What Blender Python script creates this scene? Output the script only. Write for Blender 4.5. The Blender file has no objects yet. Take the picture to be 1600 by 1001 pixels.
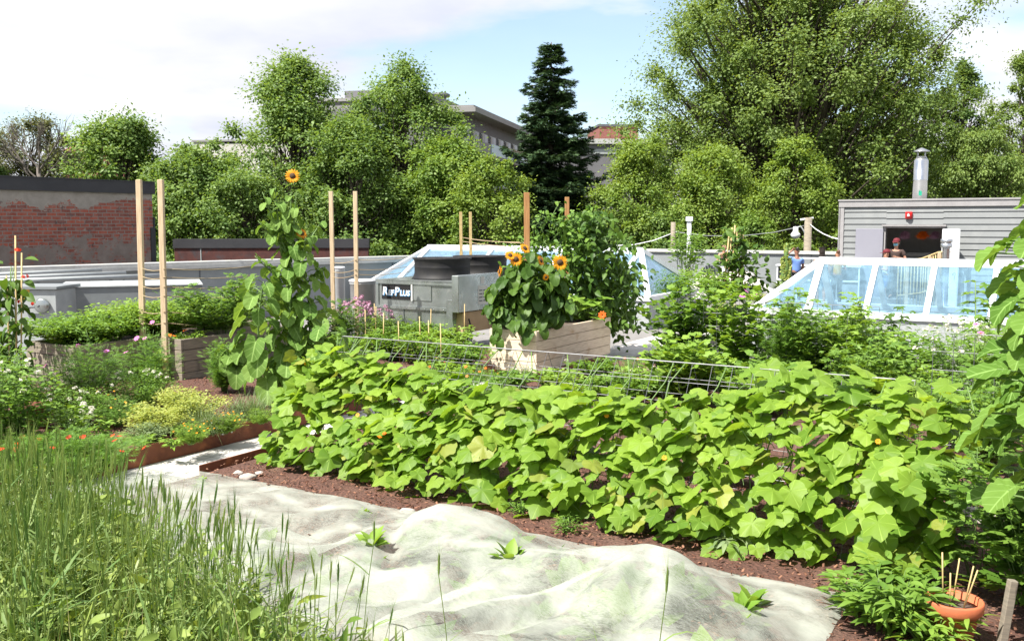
import bpy, math, random
import numpy as np
from mathutils import Vector, Matrix, noise as mnoise

# ------------------------------------------------------------------ camera, world, sun, exposure
SC = bpy.context.scene
COL = SC.collection
CAMH = 2.1
PITCH = math.atan(150.5 / 1500.0)
cam_d = bpy.data.cameras.new('camera')
cam_d.sensor_width = 36.0
cam_d.lens = 36.0 * 1500.0 / 1600.0
cam_d.clip_end = 3000.0
cam = bpy.data.objects.new('camera', cam_d)
cam.location = (0, 0, CAMH)
cam.rotation_euler = (math.pi / 2 - PITCH, 0, 0)
COL.objects.link(cam)
SC.camera = cam

SUN_EL = math.radians(57)
SUN_DIR = Vector((-0.80, -0.60, 0)).normalized()      # horizontal direction TO the sun
S = Vector((SUN_DIR.x * math.cos(SUN_EL), SUN_DIR.y * math.cos(SUN_EL), math.sin(SUN_EL)))
sun_d = bpy.data.lights.new('sun', 'SUN')
sun_d.energy = 5.0
sun_d.angle = math.radians(0.5)
sun_d.color = (1.0, 0.955, 0.88)
sun = bpy.data.objects.new('sun', sun_d)
sun.location = (0, 0, 30)
sun.rotation_euler = S.to_track_quat('Z', 'Y').to_euler()
COL.objects.link(sun)

SC.view_settings.view_transform = 'Standard'
SC.view_settings.look = 'None'
SC.view_settings.exposure = 1.22
SC.view_settings.gamma = 1.0
SC.cycles.use_denoising = True
SC.cycles.max_bounces = 8
SC.cycles.diffuse_bounces = 3
SC.cycles.glossy_bounces = 3
SC.cycles.transmission_bounces = 6
SC.cycles.transparent_max_bounces = 12
SC.cycles.caustics_reflective = False
SC.cycles.caustics_refractive = False

W = bpy.data.worlds.new('World')
SC.world = W
W.use_nodes = True
nt = W.node_tree
nt.nodes.clear()
sky = nt.nodes.new('ShaderNodeTexSky')
sky.sky_type = 'NISHITA'
sky.sun_disc = False
sky.sun_elevation = SUN_EL
sky.sun_rotation = math.atan2(SUN_DIR.x, SUN_DIR.y)
sky.air_density = 1.0
sky.dust_density = 0.6
sky.ozone_density = 1.5
tc = nt.nodes.new('ShaderNodeTexCoord')
sep = nt.nodes.new('ShaderNodeSeparateXYZ'); nt.links.new(tc.outputs['Generated'], sep.inputs[0])
mz = nt.nodes.new('ShaderNodeMath'); mz.operation = 'MAXIMUM'; mz.inputs[1].default_value = 0.0; nt.links.new(sep.outputs[2], mz.inputs[0])
az = nt.nodes.new('ShaderNodeMath'); az.operation = 'ADD'; az.inputs[1].default_value = 0.16; nt.links.new(mz.outputs[0], az.inputs[0])
dx = nt.nodes.new('ShaderNodeMath'); dx.operation = 'DIVIDE'; nt.links.new(sep.outputs[0], dx.inputs[0]); nt.links.new(az.outputs[0], dx.inputs[1])
dy = nt.nodes.new('ShaderNodeMath'); dy.operation = 'DIVIDE'; nt.links.new(sep.outputs[1], dy.inputs[0]); nt.links.new(az.outputs[0], dy.inputs[1])
cmb = nt.nodes.new('ShaderNodeCombineXYZ'); nt.links.new(dx.outputs[0], cmb.inputs[0]); nt.links.new(dy.outputs[0], cmb.inputs[1])
cn = nt.nodes.new('ShaderNodeTexNoise'); cn.inputs['Scale'].default_value = 0.72; cn.inputs['Detail'].default_value = 9; cn.inputs['Roughness'].default_value = 0.52; cn.inputs['Distortion'].default_value = 0.3
mp = nt.nodes.new('ShaderNodeMapping'); mp.inputs['Location'].default_value = (3.1, 1.7, 0.0); nt.links.new(cmb.outputs[0], mp.inputs[0]); nt.links.new(mp.outputs[0], cn.inputs['Vector'])
cr = nt.nodes.new('ShaderNodeValToRGB'); cr.color_ramp.elements[0].position = 0.40; cr.color_ramp.elements[1].position = 0.49
cr.color_ramp.elements[0].color = (0.15, 0.15, 0.15, 1)
nt.links.new(cn.outputs['Fac'], cr.inputs[0])
cn2 = nt.nodes.new('ShaderNodeTexNoise'); cn2.inputs['Scale'].default_value = 1.1; cn2.inputs['Detail'].default_value = 6; cn2.inputs['Roughness'].default_value = 0.5
nt.links.new(cmb.outputs[0], cn2.inputs['Vector'])
cr2 = nt.nodes.new('ShaderNodeValToRGB')
cr2.color_ramp.elements[0].position = 0.36; cr2.color_ramp.elements[0].color = (3.5, 3.7, 4.35, 1)
cr2.color_ramp.elements[1].position = 0.64; cr2.color_ramp.elements[1].color = (5.1, 5.05, 5.15, 1)
nt.links.new(cn2.outputs['Fac'], cr2.inputs[0])
mx = nt.nodes.new('ShaderNodeMix'); mx.data_type = 'RGBA'
nt.links.new(cr.outputs[0], mx.inputs[0]); nt.links.new(sky.outputs[0], mx.inputs[6]); nt.links.new(cr2.outputs[0], mx.inputs[7])
bg = nt.nodes.new('ShaderNodeBackground'); bg.inputs[1].default_value = 0.097
nt.links.new(mx.outputs[2], bg.inputs[0])
wo = nt.nodes.new('ShaderNodeOutputWorld'); nt.links.new(bg.outputs[0], wo.inputs[0])

# ------------------------------------------------------------------ geometry of the place
rng = np.random.default_rng(7)
random.seed(5)
CP, SP = math.cos(PITCH), math.sin(PITCH)
def ray(px, py):
    u = (px - 800) / 1500.0; v = (500.5 - py) / 1500.0
    return Vector((u, CP + v * SP, -SP + v * CP))
def loc(px, py, z=0.0):          # where the ray through a photo point meets a level
    r = ray(px, py); t = (z - CAMH) / r.z
    return Vector((r.x * t, r.y * t, z))
def at(px, py, Y):               # the point of that ray at a given distance ahead
    r = ray(px, py); t = Y / r.y
    return Vector((r.x * t, Y, CAMH + r.z * t))
ANG = -math.radians(31)
A = Vector((math.cos(ANG), math.sin(ANG), 0))
B = Vector((-math.sin(ANG), math.cos(ANG), 0))
O = loc(320, 733, 0)             # near corner of the main bed beside the path
def g(a, b, z=0.0):
    return Vector((O.x + a * A.x + b * B.x, O.y + a * A.y + b * B.y, z))
DECK = -0.30

# ------------------------------------------------------------------ object helpers
def tag(o, label=None, cat=None, group=None, kind=None):
    if label: o['label'] = label
    if cat: o['category'] = cat
    if group: o['group'] = group
    if kind: o['kind'] = kind
    return o
def thing(name, label, cat, loc=(0, 0, 0), rz=0.0, group=None):
    o = bpy.data.objects.new(name, None)
    o.empty_display_size = 0.2
    o.location = loc; o.rotation_euler = (0, 0, rz)
    COL.objects.link(o)
    return tag(o, label, cat, group)
def chain_offset(parent):
    v = Vector((0, 0, 0)); p = parent
    while p is not None:
        v += Vector(p.location); p = p.parent
    return v
def link_mesh(name, me, mats, parent=None, local=True, origin=None):
    o = bpy.data.objects.new(name, me)
    for m in (mats if isinstance(mats, (list, tuple)) else [mats]):
        me.materials.append(m)
    off = None
    if parent is not None:
        o.parent = parent
        if not local: off = chain_offset(parent)
    elif origin is not None:
        off = Vector(origin); o.location = origin
    if off is not None:
        me.transform(Matrix.Translation(-off))
    COL.objects.link(o)
    return o

class MB:
    """collects solid shapes, builds them as one mesh object"""
    def __init__(s): s.v = []; s.f = []; s.m = []; s.sm = []
    def add(s, vs, fs, mi=0, smooth=False):
        n = len(s.v); s.v += [tuple(p) for p in vs]
        for f in fs: s.f.append(tuple(i + n for i in f)); s.m.append(mi); s.sm.append(smooth)
    def box(s, x0, x1, y0, y1, z0, z1, mi=0, M=None):
        vs = [Vector(p) for p in ((x0, y0, z0), (x1, y0, z0), (x1, y1, z0), (x0, y1, z0), (x0, y0, z1), (x1, y0, z1), (x1, y1, z1), (x0, y1, z1))]
        if M: vs = [M @ p for p in vs]
        s.add(vs, [(0, 3, 2, 1), (4, 5, 6, 7), (0, 1, 5, 4), (1, 2, 6, 5), (2, 3, 7, 6), (3, 0, 4, 7)], mi)
    def bbox(s, x0, x1, y0, y1, z0, z1, c=0.008, mi=0):      # box with chamfered edges
        c = min(c, (x1 - x0) * .4, (y1 - y0) * .4, (z1 - z0) * .4)
        vs = []
        for z, k in ((z0, c), (z0 + c, 0), (z1 - c, 0), (z1, c)):
            xa, xb, ya, yb = x0 + k, x1 - k, y0 + k, y1 - k
            e = c if k == 0 else c * .6
            vs += [(xa + e, ya, z), (xb - e, ya, z), (xb, ya + e, z), (xb, yb - e, z), (xb - e, yb, z), (xa + e, yb, z), (xa, yb - e, z), (xa, ya + e, z)]
        fs = [tuple(range(7, -1, -1)), tuple(range(24, 32))]
        for r in range(3):
            for i in range(8):
                j = (i + 1) % 8
                fs.append((r * 8 + i, r * 8 + j, r * 8 + 8 + j, r * 8 + 8 + i))
        s.add(vs, fs, mi)
    def tube(s, pts, rad, n=6, mi=0, cap=True, smooth=True):
        pts = [Vector(p) for p in pts]
        if not isinstance(rad, (list, tuple)): rad = [rad] * len(pts)
        vs = []; up = None
        for i, p in enumerate(pts):
            t = (pts[min(i + 1, len(pts) - 1)] - pts[max(i - 1, 0)])
            if t.length < 1e-9: t = Vector((0, 0, 1))
            t.normalize()
            if up is None:
                up = Vector((1, 0, 0)) if abs(t.x) < 0.8 else Vector((0, 1, 0))
            x = (up - t * up.dot(t)).normalized(); y = t.cross(x); up = x
            for k in range(n):
                a = 2 * math.pi * k / n
                vs.append(p + (x * math.cos(a) + y * math.sin(a)) * rad[i])
        fs = []
        for i in range(len(pts) - 1):
            for k in range(n):
                j = (k + 1) % n
                fs.append((i * n + k, i * n + j, i * n + n + j, i * n + n + k))
        if cap:
            fs.append(tuple(range(n - 1, -1, -1))); fs.append(tuple(range((len(pts) - 1) * n, len(pts) * n)))
        s.add(vs, fs, mi, smooth)
    def lathe(s, prof, n=24, c=(0, 0, 0), mi=0, smooth=True, sx=1, sy=1):
        vs = []
        for r, z in prof:
            for k in range(n):
                a = 2 * math.pi * k / n
                vs.append((c[0] + r * math.cos(a) * sx, c[1] + r * math.sin(a) * sy, c[2] + z))
        fs = []
        for i in range(len(prof) - 1):
            for k in range(n):
                j = (k + 1) % n
                fs.append((i * n + k, i * n + j, i * n + n + j, i * n + n + k))
        fs.append(tuple(range(n - 1, -1, -1))); fs.append(tuple(range((len(prof) - 1) * n, len(prof) * n)))
        s.add(vs, fs, mi, smooth)
    def prism(s, poly, z0, z1, mi=0):
        n = len(poly)
        vs = [(p[0], p[1], z0) for p in poly] + [(p[0], p[1], z1) for p in poly]
        fs = [tuple(range(n - 1, -1, -1)), tuple(range(n, 2 * n))]
        for i in range(n):
            j = (i + 1) % n; fs.append((i, j, n + j, n + i))
        s.add(vs, fs, mi)
    def slab(s, p, q, r, t, th, mi=0):       # quad p q r t with thickness th
        p, q, r, t = map(Vector, (p, q, r, t))
        n = (q - p).cross(t - p).normalized() * th
        s.add([p, q, r, t, p - n, q - n, r - n, t - n], [(0, 1, 2, 3), (7, 6, 5, 4), (0, 4, 5, 1), (1, 5, 6, 2), (2, 6, 7, 3), (3, 7, 4, 0)], mi)
    def build(s, name, mats, parent=None, local=True, origin=None):
        me = bpy.data.meshes.new(name)
        me.from_pydata(s.v, [], s.f)
        me.polygons.foreach_set('material_index', s.m)
        me.polygons.foreach_set('use_smooth', s.sm)
        me.update()
        return link_mesh(name, me, mats, parent, local, origin)

def nrmz(a):
    return a / np.maximum(np.linalg.norm(a, axis=-1, keepdims=True), 1e-9)
class T:
    def __init__(s, v, f, uv):
        s.v = np.array(v, float); s.f = np.array(f, int); s.uv = np.array(uv, float)
class LM:
    """many small leaf shapes in one mesh"""
    def __init__(s): s.V = []; s.F = []; s.U = []; s.R = []; s.M = []; s.n = 0
    def add(s, t, pos, tip, nrm, size, rnd=None, mi=0):
        pos = np.atleast_2d(np.array(pos, float)); n = len(pos)
        if n == 0: return
        tip = np.broadcast_to(np.array(tip, float), (n, 3)); nrm = np.broadcast_to(np.array(nrm, float), (n, 3))
        y = nrmz(tip); z = nrmz(nrm - (nrm * y).sum(-1, keepdims=True) * y + 1e-6); x = np.cross(y, z)
        size = np.array(size, float)
        if size.ndim == 0: size = np.full(n, float(size))
        if size.ndim == 1: size = np.repeat(size[:, None], 3, 1)
        tv = t.v[None] * size[:, None, :]
        v = pos[:, None] + tv[..., 0:1] * x[:, None] + tv[..., 1:2] * y[:, None] + tv[..., 2:3] * z[:, None]
        k = len(t.v)
        s.V.append(v.reshape(-1, 3)); s.F.append((t.f[None] + (np.arange(n) * k)[:, None, None] + s.n).reshape(-1, 3))
        s.U.append(np.tile(t.uv, (n, 1)))
        if rnd is None: rnd = rng.random(n)
        s.R.append(np.repeat(rnd, k)); s.M.append(np.full(n * len(t.f), mi)); s.n += n * k
    def build(s, name, mats, parent=None, local=False, origin=None, smooth=False):
        me = bpy.data.meshes.new(name)
        if s.V:
            V = np.concatenate(s.V); F = np.concatenate(s.F); U = np.concatenate(s.U); R = np.concatenate(s.R); M = np.concatenate(s.M)
            me.vertices.add(len(V)); me.vertices.foreach_set('co', V.ravel())
            me.loops.add(F.size); me.loops.foreach_set('vertex_index', F.ravel().astype(np.int32))
            me.polygons.add(len(F)); me.polygons.foreach_set('loop_start', np.arange(0, F.size, 3, dtype=np.int32))
            me.polygons.foreach_set('material_index', M.astype(np.int32))
            me.update(calc_edges=True)
            if smooth: me.polygons.foreach_set('use_smooth', np.ones(len(F), bool))
            uvl = me.uv_layers.new(name='UVMap'); uvl.data.foreach_set('uv', U[F.ravel()].ravel())
            at_ = me.attributes.new('rnd', 'FLOAT', 'POINT'); at_.data.foreach_set('value', R.astype(np.float32))
        return link_mesh(name, me, mats, parent, local, origin)

# ------------------------------------------------------------------ leaf shapes
def t_tree():      # small folded leaf
    return T([(0, 0, 0), (.32, .5, .10), (0, 1, -.06), (-.32, .5, .10)], [(0, 1, 2), (0, 2, 3)], [(.5, 0), (.8, .5), (.5, 1), (.2, .5)])
def t_ovate(w=.3, bend=.18):
    ys = [0, .12, .35, .6, .82, 1]; ws = [0, .7, 1, .82, .42, 0]
    v = []; uv = []; f = []
    for y, q in zip(ys, ws):
        zc = -bend * y * y
        for sx in (-1, 0, 1):
            v.append((sx * q * w, y, zc + abs(sx) * q * w * .35)); uv.append((.5 + sx * q * .5, y))
    for i in range(5):
        a = i * 3
        for k in (0, 1):
            f += [(a + k, a + k + 1, a + k + 4), (a + k, a + k + 4, a + k + 3)]
    return T(v, f, uv)
def t_polar(rf, n=30, zf=None, zt=None, rings=(.33, .68, 1.0), notch=True):
    """leaf outline given as r(theta), theta=0 at the tip (+y); attachment at the origin"""
    v = [(0, 0, 0)]; uv = [(.5, .5)]; f = []
    ths = [(-math.pi + .10) + (2 * math.pi - .20) * i / (n - 1) for i in range(n)]
    for q in rings:
        for th in ths:
            r = rf(th) * q
            x, y = r * math.sin(th), r * math.cos(th)
            v.append((x, y, zf(r, th, q))); uv.append((.5 + x * .45, .5 + y * .45))
    for i in range(n - 1):
        f.append((0, 1 + i + 1, 1 + i))
    for k in range(len(rings) - 1):
        a = 1 + k * n
        for i in range(n - 1):
            f += [(a + i, a + i + 1, a + n + i + 1), (a + i, a + n + i + 1, a + n + i)]
    f = [(c, b, a) for a, b, c in f]
    return T(v, f, uv)
def cuc_r(th):
    lobes = [(0, 1.0, .55), (1.08, .86, .5), (-1.08, .86, .5), (2.1, .74, .5), (-2.1, .74, .5)]
    r = .69
    for c, h, w in lobes:
        d = abs(th - c)
        r = max(r, h * (1 - .31 * min(1, d / w)))
    r *= 1 - .55 * max(0, (abs(th) - 2.45)) / .69
    return r * (1 + .03 * math.sin(th * 19) + .02 * math.sin(th * 7 + 1))
def cuc_z(r, th, q, s=0):
    ridge = .022 * math.cos(th * 5.98 / 1.05 + s * .3) * q
    return ridge - (.12 + .08 * math.sin(s)) * r * r + .05 * abs(math.sin(th)) * q * math.cos(s) + .06 * q * math.sin(2 * th + s) + .03 * math.sin(5 * th + 2 * s) * q
T_CUC = [t_polar(cuc_r, 36, lambda r, th, q, s=s: cuc_z(r, th, q, s)) for s in (0, 1.1, 2.3, 3.4, 4.4, 5.3)]
def heart_r(th):
    a = abs(th)
    r = .46 + .54 * max(0, math.cos(a)) ** 2.4 if a < 1.57 else .46 + .05 * math.sin((a - 1.57) * 2)
    if a > 2.6: r *= 1 - .35 * (a - 2.6) / .54
    return r * (1 + .025 * math.sin(th * 25))
def heart_z(r, th, q, s=0):
    x = r * math.sin(th); y = r * math.cos(th)
    return (.35 + .25 * math.sin(s * 2.3)) * abs(x) - .38 * max(0, y) ** 2 * (1 + .7 * math.sin(s)) - .15 * max(0, -y) + .05 * math.sin(th * 9 + s) * q + .12 * x * math.sin(s * 1.7) + .10 * math.sin(y * 5 + s * 2) * abs(x)
T_SUN = [t_polar(heart_r, 28, lambda r, th, q, s=s: heart_z(r, th, q, s)) for s in (0, 1.3, 2.6, 3.9, 5.0, 6.1)]
def fig_r(th):           # deeply cut three to five lobed leaf
    r = .34
    for c, h, w in [(0, 1.0, .30), (.95, .85, .30), (-.95, .85, .30), (1.9, .6, .34), (-1.9, .6, .34)]:
        d = abs(th - c); r = max(r, h * (1 - .65 * min(1, d / w)))
    return r
T_LOBE = [t_polar(fig_r, 31, lambda r, th, q, s=s: -.25 * r * r + .08 * math.sin(2 * th + s), rings=(.5, 1.0)) for s in (0, 2)]
T_TREE = t_tree()
T_OV = t_ovate(.30, .2)
T_LANCE = t_ovate(.15, .3)
T_ROUND = t_ovate(.45, .15)
def t_needles(n=8, w=.035, spread=.6, seed=1):
    r = random.Random(seed); v = []; f = []; uv = []
    for i in range(n):
        y0 = i / n * .7; sgn = 1 if i % 2 else -1
        an = sgn * (r.random() * spread + .25); az_ = (r.random() - .5) * spread
        L = .42 * (1.1 - y0 * .6)
        p0 = Vector((0, y0, 0)); d = Vector((math.sin(an), math.cos(an), az_)).normalized() * L
        sd = Vector((math.cos(an), -math.sin(an), 0)) * w
        k = len(v); v += [p0 - sd, p0 + sd, p0 + d]; f.append((k, k + 1, k + 2)); uv += [(0, 0), (1, 0), (.5, 1)]
    k = len(v); v += [(-w * .6, 0, 0), (w * .6, 0, 0), (0, 1, 0)]; f.append((k, k + 1, k + 2)); uv += [(0, 0), (1, 0), (.5, 1)]
    return T([tuple(p) for p in v], f, uv)
T_FEATH = [t_needles(10, .03, .8, s) for s in (1, 2, 3)]
T_SPRAY = [t_needles(14, .075, .7, s) for s in (4, 5)]
def t_comp(seed=0, n=7):       # compound leaf of several leaflets
    r = random.Random(seed); v = []; f = []; uv = []
    for i in range(n):
        y0 = (i // 2) / (n / 2) * .62; sg = (1 if i % 2 else -1) if i < n - 1 else 0
        an = sg * 1.0; L = .42
        ax = Vector((math.sin(an), math.cos(an), -.15)); sd = Vector((math.cos(an), -math.sin(an), .1)) * .13
        p0 = Vector((0, y0, 0)); k = len(v)
        v += [p0, p0 + ax * L * .45 + sd, p0 + ax * L, p0 + ax * L * .45 - sd]; f += [(k, k + 1, k + 2), (k, k + 2, k + 3)]
        uv += [(.5, 0), (1, .5), (.5, 1), (0, .5)]
    return T([tuple(p) for p in v], f, uv)
T_COMP = [t_comp(1, 7), t_comp(2, 9)]
def t_blade(bend=.35, w=.02, n=5):
    v = []; uv = []; f = []
    for i in range(n + 1):
        t = i / n; q = w * (1 - t ** 2) + .0005
        y = t * (1 - bend * .25 * t); z = -bend * t * t * t
        v += [(-q, y, z + q * .3), (q, y, z + q * .3)]; uv += [(0, t), (1, t)]
    for i in range(n):
        a = 2 * i; f += [(a, a + 1, a + 3), (a, a + 3, a + 2)]
    return T(v, f, uv)
T_BLADE = [t_blade(.15), t_blade(.5), t_blade(.9, .022)]
def t_petals(n=14, r0=.28, w=.12, cone=.12):
    v = []; f = []; uv = []
    for i in range(n):
        a = 2 * math.pi * i / n + .1 * math.sin(i * 7)
        c, s_ = math.cos(a), math.sin(a); z = cone * math.sin(i * 5.1)
        k = len(v)
        for rr, ww, zz in ((r0, w * .6, 0), (.66, w, .10 + z * .5), (1.0, .01, .02 + z)):
            v += [(c * rr - s_ * ww, s_ * rr + c * ww, zz), (c * rr + s_ * ww, s_ * rr - c * ww, zz)]; uv += [(0, rr), (1, rr)]
        f += [(k, k + 1, k + 3), (k, k + 3, k + 2), (k + 2, k + 3, k + 5), (k + 2, k + 5, k + 4)]
    return T(v, f, uv)
T_PET = t_petals(16)
T_PET8 = t_petals(8, .15, .26, .05)
def t_disc(n=12, r=.36, h=.12):
    v = [(0, 0, h)] + [(r * math.cos(2 * math.pi * i / n), r * math.sin(2 * math.pi * i / n), h * .55) for i in range(n)] + [(r * math.cos(2 * math.pi * i / n), r * math.sin(2 * math.pi * i / n), -h * .6) for i in range(n)] + [(0, 0, -h)]
    f = []
    for i in range(n):
        j = (i + 1) % n
        f += [(0, 1 + i, 1 + j), (1 + i, 1 + n + i, 1 + n + j), (1 + i, 1 + n + j, 1 + j), (2 * n + 1, 1 + n + j, 1 + n + i)]
    return T(v, f, [(.5, .5)] * len(v))
T_DISC = t_disc()

# ------------------------------------------------------------------ materials
def newmat(name):
    m = bpy.data.materials.new(name); m.use_nodes = True
    nt = m.node_tree; nt.nodes.clear()
    return m, nt
def bsdf_out(nt):
    o = nt.nodes.new('ShaderNodeOutputMaterial'); b = nt.nodes.new('ShaderNodeBsdfPrincipled')
    nt.links.new(b.outputs[0], o.inputs[0]); return b, o
def mixrgb(nt, fac, a, b, mode='MIX'):
    m = nt.nodes.new('ShaderNodeMix'); m.data_type = 'RGBA'; m.blend_type = mode
    for sock, val in ((0, fac), (6, a), (7, b)):
        if hasattr(val, 'links') or isinstance(val, bpy.types.NodeSocket): nt.links.new(val, m.inputs[sock])
        elif sock == 0: m.inputs[0].default_value = val
        else: m.inputs[sock].default_value = (*val, 1) if len(val) == 3 else val
    return m.outputs[2]
def noise(nt, scale, detail=4, rough=.55, vec=None, mapping=None, dist=0):
    n = nt.nodes.new('ShaderNodeTexNoise'); n.inputs['Scale'].default_value = scale; n.inputs['Detail'].default_value = detail
    n.inputs['Roughness'].default_value = rough; n.inputs['Distortion'].default_value = dist
    if vec is None:
        t = nt.nodes.new('ShaderNodeTexCoord'); vec = t.outputs['Object']
    if mapping:
        mp = nt.nodes.new('ShaderNodeMapping'); mp.inputs['Scale'].default_value = mapping; nt.links.new(vec, mp.inputs[0]); vec = mp.outputs[0]
    nt.links.new(vec, n.inputs['Vector'])
    return n.outputs['Fac']
def ramp(nt, fac, p0, p1, c0=(0, 0, 0), c1=(1, 1, 1)):
    r = nt.nodes.new('ShaderNodeValToRGB'); e = r.color_ramp.elements
    e[0].position = p0; e[1].position = p1; e[0].color = (*c0, 1); e[1].color = (*c1, 1)
    nt.links.new(fac, r.inputs[0]); return r.outputs[0]
def bump(nt, b, h, strength=.3, dist=.01):
    bp = nt.nodes.new('ShaderNodeBump'); bp.inputs['Strength'].default_value = strength; bp.inputs['Distance'].default_value = dist
    nt.links.new(h, bp.inputs['Height']); nt.links.new(bp.outputs[0], b.inputs['Normal'])
def mat(name, c1, c2=None, rough=.6, metal=0, scale=6, mapping=None, bscale=None, bstr=.2, spec=.5, stain=None, stainscale=1.5, stainpos=(.55, .7)):
    m, nt = newmat(name); b, o = bsdf_out(nt)
    c2 = c2 or tuple(x * .75 for x in c1)
    f = noise(nt, scale, 5, .6, mapping=mapping)
    col = mixrgb(nt, ramp(nt, f, .35, .65), c1, c2)
    if stain:
        sf = noise(nt, stainscale, 8, .65, dist=.4)
        col = mixrgb(nt, ramp(nt, sf, *stainpos), col, stain)
    nt.links.new(col, b.inputs['Base Color'])
    b.inputs['Roughness'].default_value = rough; b.inputs['Metallic'].default_value = metal
    if metal: nt.links.new(ramp(nt, noise(nt, 2.5, 6, .6), .3, .7, (rough * .6,) * 3, (min(1, rough * 1.5),) * 3), b.inputs['Roughness'])
    b.inputs['Specular IOR Level'].default_value = spec
    if bscale: bump(nt, b, noise(nt, bscale, 5, .6, mapping=mapping), bstr)
    return m
def leafmat(name, c1, c2, transl=.35, tcol=None, rough=.5, vein=0, spec=.35, big=0.0):
    m, nt = newmat(name)
    o = nt.nodes.new('ShaderNodeOutputMaterial'); b = nt.nodes.new('ShaderNodeBsdfPrincipled')
    a = nt.nodes.new('ShaderNodeAttribute'); a.attribute_name = 'rnd'
    col = mixrgb(nt, a.outputs['Fac'], c1, c2)
    geo = nt.nodes.new('ShaderNodeNewGeometry')
    if vein:
        tcn = nt.nodes.new('ShaderNodeTexCoord')
        s = nt.nodes.new('ShaderNodeVectorMath'); s.operation = 'SUBTRACT'; s.inputs[1].default_value = (.5, .5, 0); nt.links.new(tcn.outputs['UV'], s.inputs[0])
        sp = nt.nodes.new('ShaderNodeSeparateXYZ'); nt.links.new(s.outputs[0], sp.inputs[0])
        if vein == 1:       # palmate: radiating veins
            an = nt.nodes.new('ShaderNodeMath'); an.operation = 'ARCTAN2'; nt.links.new(sp.outputs[0], an.inputs[0]); nt.links.new(sp.outputs[1], an.inputs[1])
            k = nt.nodes.new('ShaderNodeMath'); k.operation = 'MULTIPLY'; k.inputs[1].default_value = 5.0; nt.links.new(an.outputs[0], k.inputs[0])
            c = nt.nodes.new('ShaderNodeMath'); c.operation = 'COSINE'; nt.links.new(k.outputs[0], c.inputs[0])
            vf = ramp(nt, c.outputs[0], .975, 1.0, (0, 0, 0), (.55, .55, .55))
        else:               # midrib with side veins
            ab = nt.nodes.new('ShaderNodeMath'); ab.operation = 'ABSOLUTE'; nt.links.new(sp.outputs[0], ab.inputs[0])
            d = nt.nodes.new('ShaderNodeMath'); d.operation = 'SUBTRACT'; nt.links.new(sp.outputs[1], d.inputs[0]); nt.links.new(ab.outputs[0], d.inputs[1])
            k = nt.nodes.new('ShaderNodeMath'); k.operation = 'MULTIPLY'; k.inputs[1].default_value = 46; nt.links.new(d.outputs[0], k.inputs[0])
            c = nt.nodes.new('ShaderNodeMath'); c.operation = 'COSINE'; nt.links.new(k.outputs[0], c.inputs[0])
            mr = ramp(nt, ab.outputs[0], .006, .02, (1, 1, 1), (0, 0, 0))
            vf = mixrgb(nt, 1.0, ramp(nt, c.outputs[0], .9, 1.0, (0, 0, 0), (.6, .6, .6)), mr, 'LIGHTEN')
        col = mixrgb(nt, vf, col, tuple(min(1, x * 1.35 + .05) for x in c2))
        fn = noise(nt, 14, 3, .6, vec=tcn.outputs['UV'])
        bump(nt, b, mixrgb(nt, .35, fn, vf), .30, .01)
    nt.links.new(col, b.inputs['Base Color'])
    b.inputs['Roughness'].default_value = rough; b.inputs['Specular IOR Level'].default_value = spec
    t = nt.nodes.new('ShaderNodeBsdfTranslucent')
    tc_ = mixrgb(nt, 1.0, col, tcol or (1.25, 1.15, .55), 'MULTIPLY')
    nt.links.new(tc_, t.inputs[0])
    mx = nt.nodes.new('ShaderNodeMixShader'); mx.inputs[0].default_value = transl
    nt.links.new(b.outputs[0], mx.inputs[1]); nt.links.new(t.outputs[0], mx.inputs[2]); nt.links.new(mx.outputs[0], o.inputs[0])
    return m

M = {}
M['cuc'] = leafmat('cucumber_leaf', (.12, .24, .025), (.28, .42, .05), .5, vein=1)
M['cucold'] = leafmat('ageing_cucumber_leaf', (.30, .33, .05), (.10, .17, .03), .35, vein=1)
M['straw'] = leafmat('dry_straw', (.42, .36, .18), (.30, .30, .12), .2)
M['sunleaf'] = leafmat('sunflower_leaf', (.10, .20, .035), (.20, .32, .07), .38, vein=2, spec=.15, rough=.65)
M['sunleaf2'] = leafmat('near_sunflower_leaf', (.085, .18, .025), (.16, .28, .05), .38, vein=2, spec=.12, rough=.7)
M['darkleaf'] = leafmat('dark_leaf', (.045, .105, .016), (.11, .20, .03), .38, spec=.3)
M['midleaf'] = leafmat('mid_leaf', (.08, .18, .022), (.19, .32, .05), .42)
M['briteleaf'] = leafmat('bright_leaf', (.14, .27, .03), (.25, .38, .06), .4)
M['fern'] = leafmat('feathery_leaf', (.10, .22, .03), (.19, .34, .06), .4)
M['yelleaf'] = leafmat('yellow_green_leaf', (.26, .36, .07), (.44, .47, .13), .4)
M['bluegrn'] = leafmat('grey_green_blade', (.13, .20, .08), (.24, .31, .14), .3)
M['wheat'] = leafmat('wheat_green', (.10, .19, .045), (.28, .36, .12), .35)
M['weed'] = leafmat('weed_blade', (.12, .21, .03), (.32, .40, .10), .4)
M['t_ash'] = leafmat('ash_tree_leaf', (.075, .155, .03), (.24, .35, .09), .45, spec=.35, rough=.5)
M['t_ashb'] = leafmat('young_ash_leaf', (.11, .21, .03), (.26, .37, .08), .45)
M['t_yel'] = leafmat('yellowish_tree_leaf', (.11, .20, .028), (.27, .37, .07), .45)
M['t_pop'] = leafmat('poplar_leaf', (.09, .16, .03), (.25, .34, .09), .45, spec=.3, rough=.5)
M['t_dark'] = leafmat('dark_tree_leaf', (.055, .12, .025), (.15, .23, .055), .4)
M['t_brn'] = leafmat('brownish_tree_leaf', (.08, .10, .03), (.16, .17, .06), .3)
M['spruce'] = leafmat('spruce_needle', (.03, .07, .03), (.10, .165, .07), .12, spec=.3)
M['stem'] = mat('green_stem', (.13, .22, .05), (.09, .16, .04), .6, scale=20)
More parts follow.
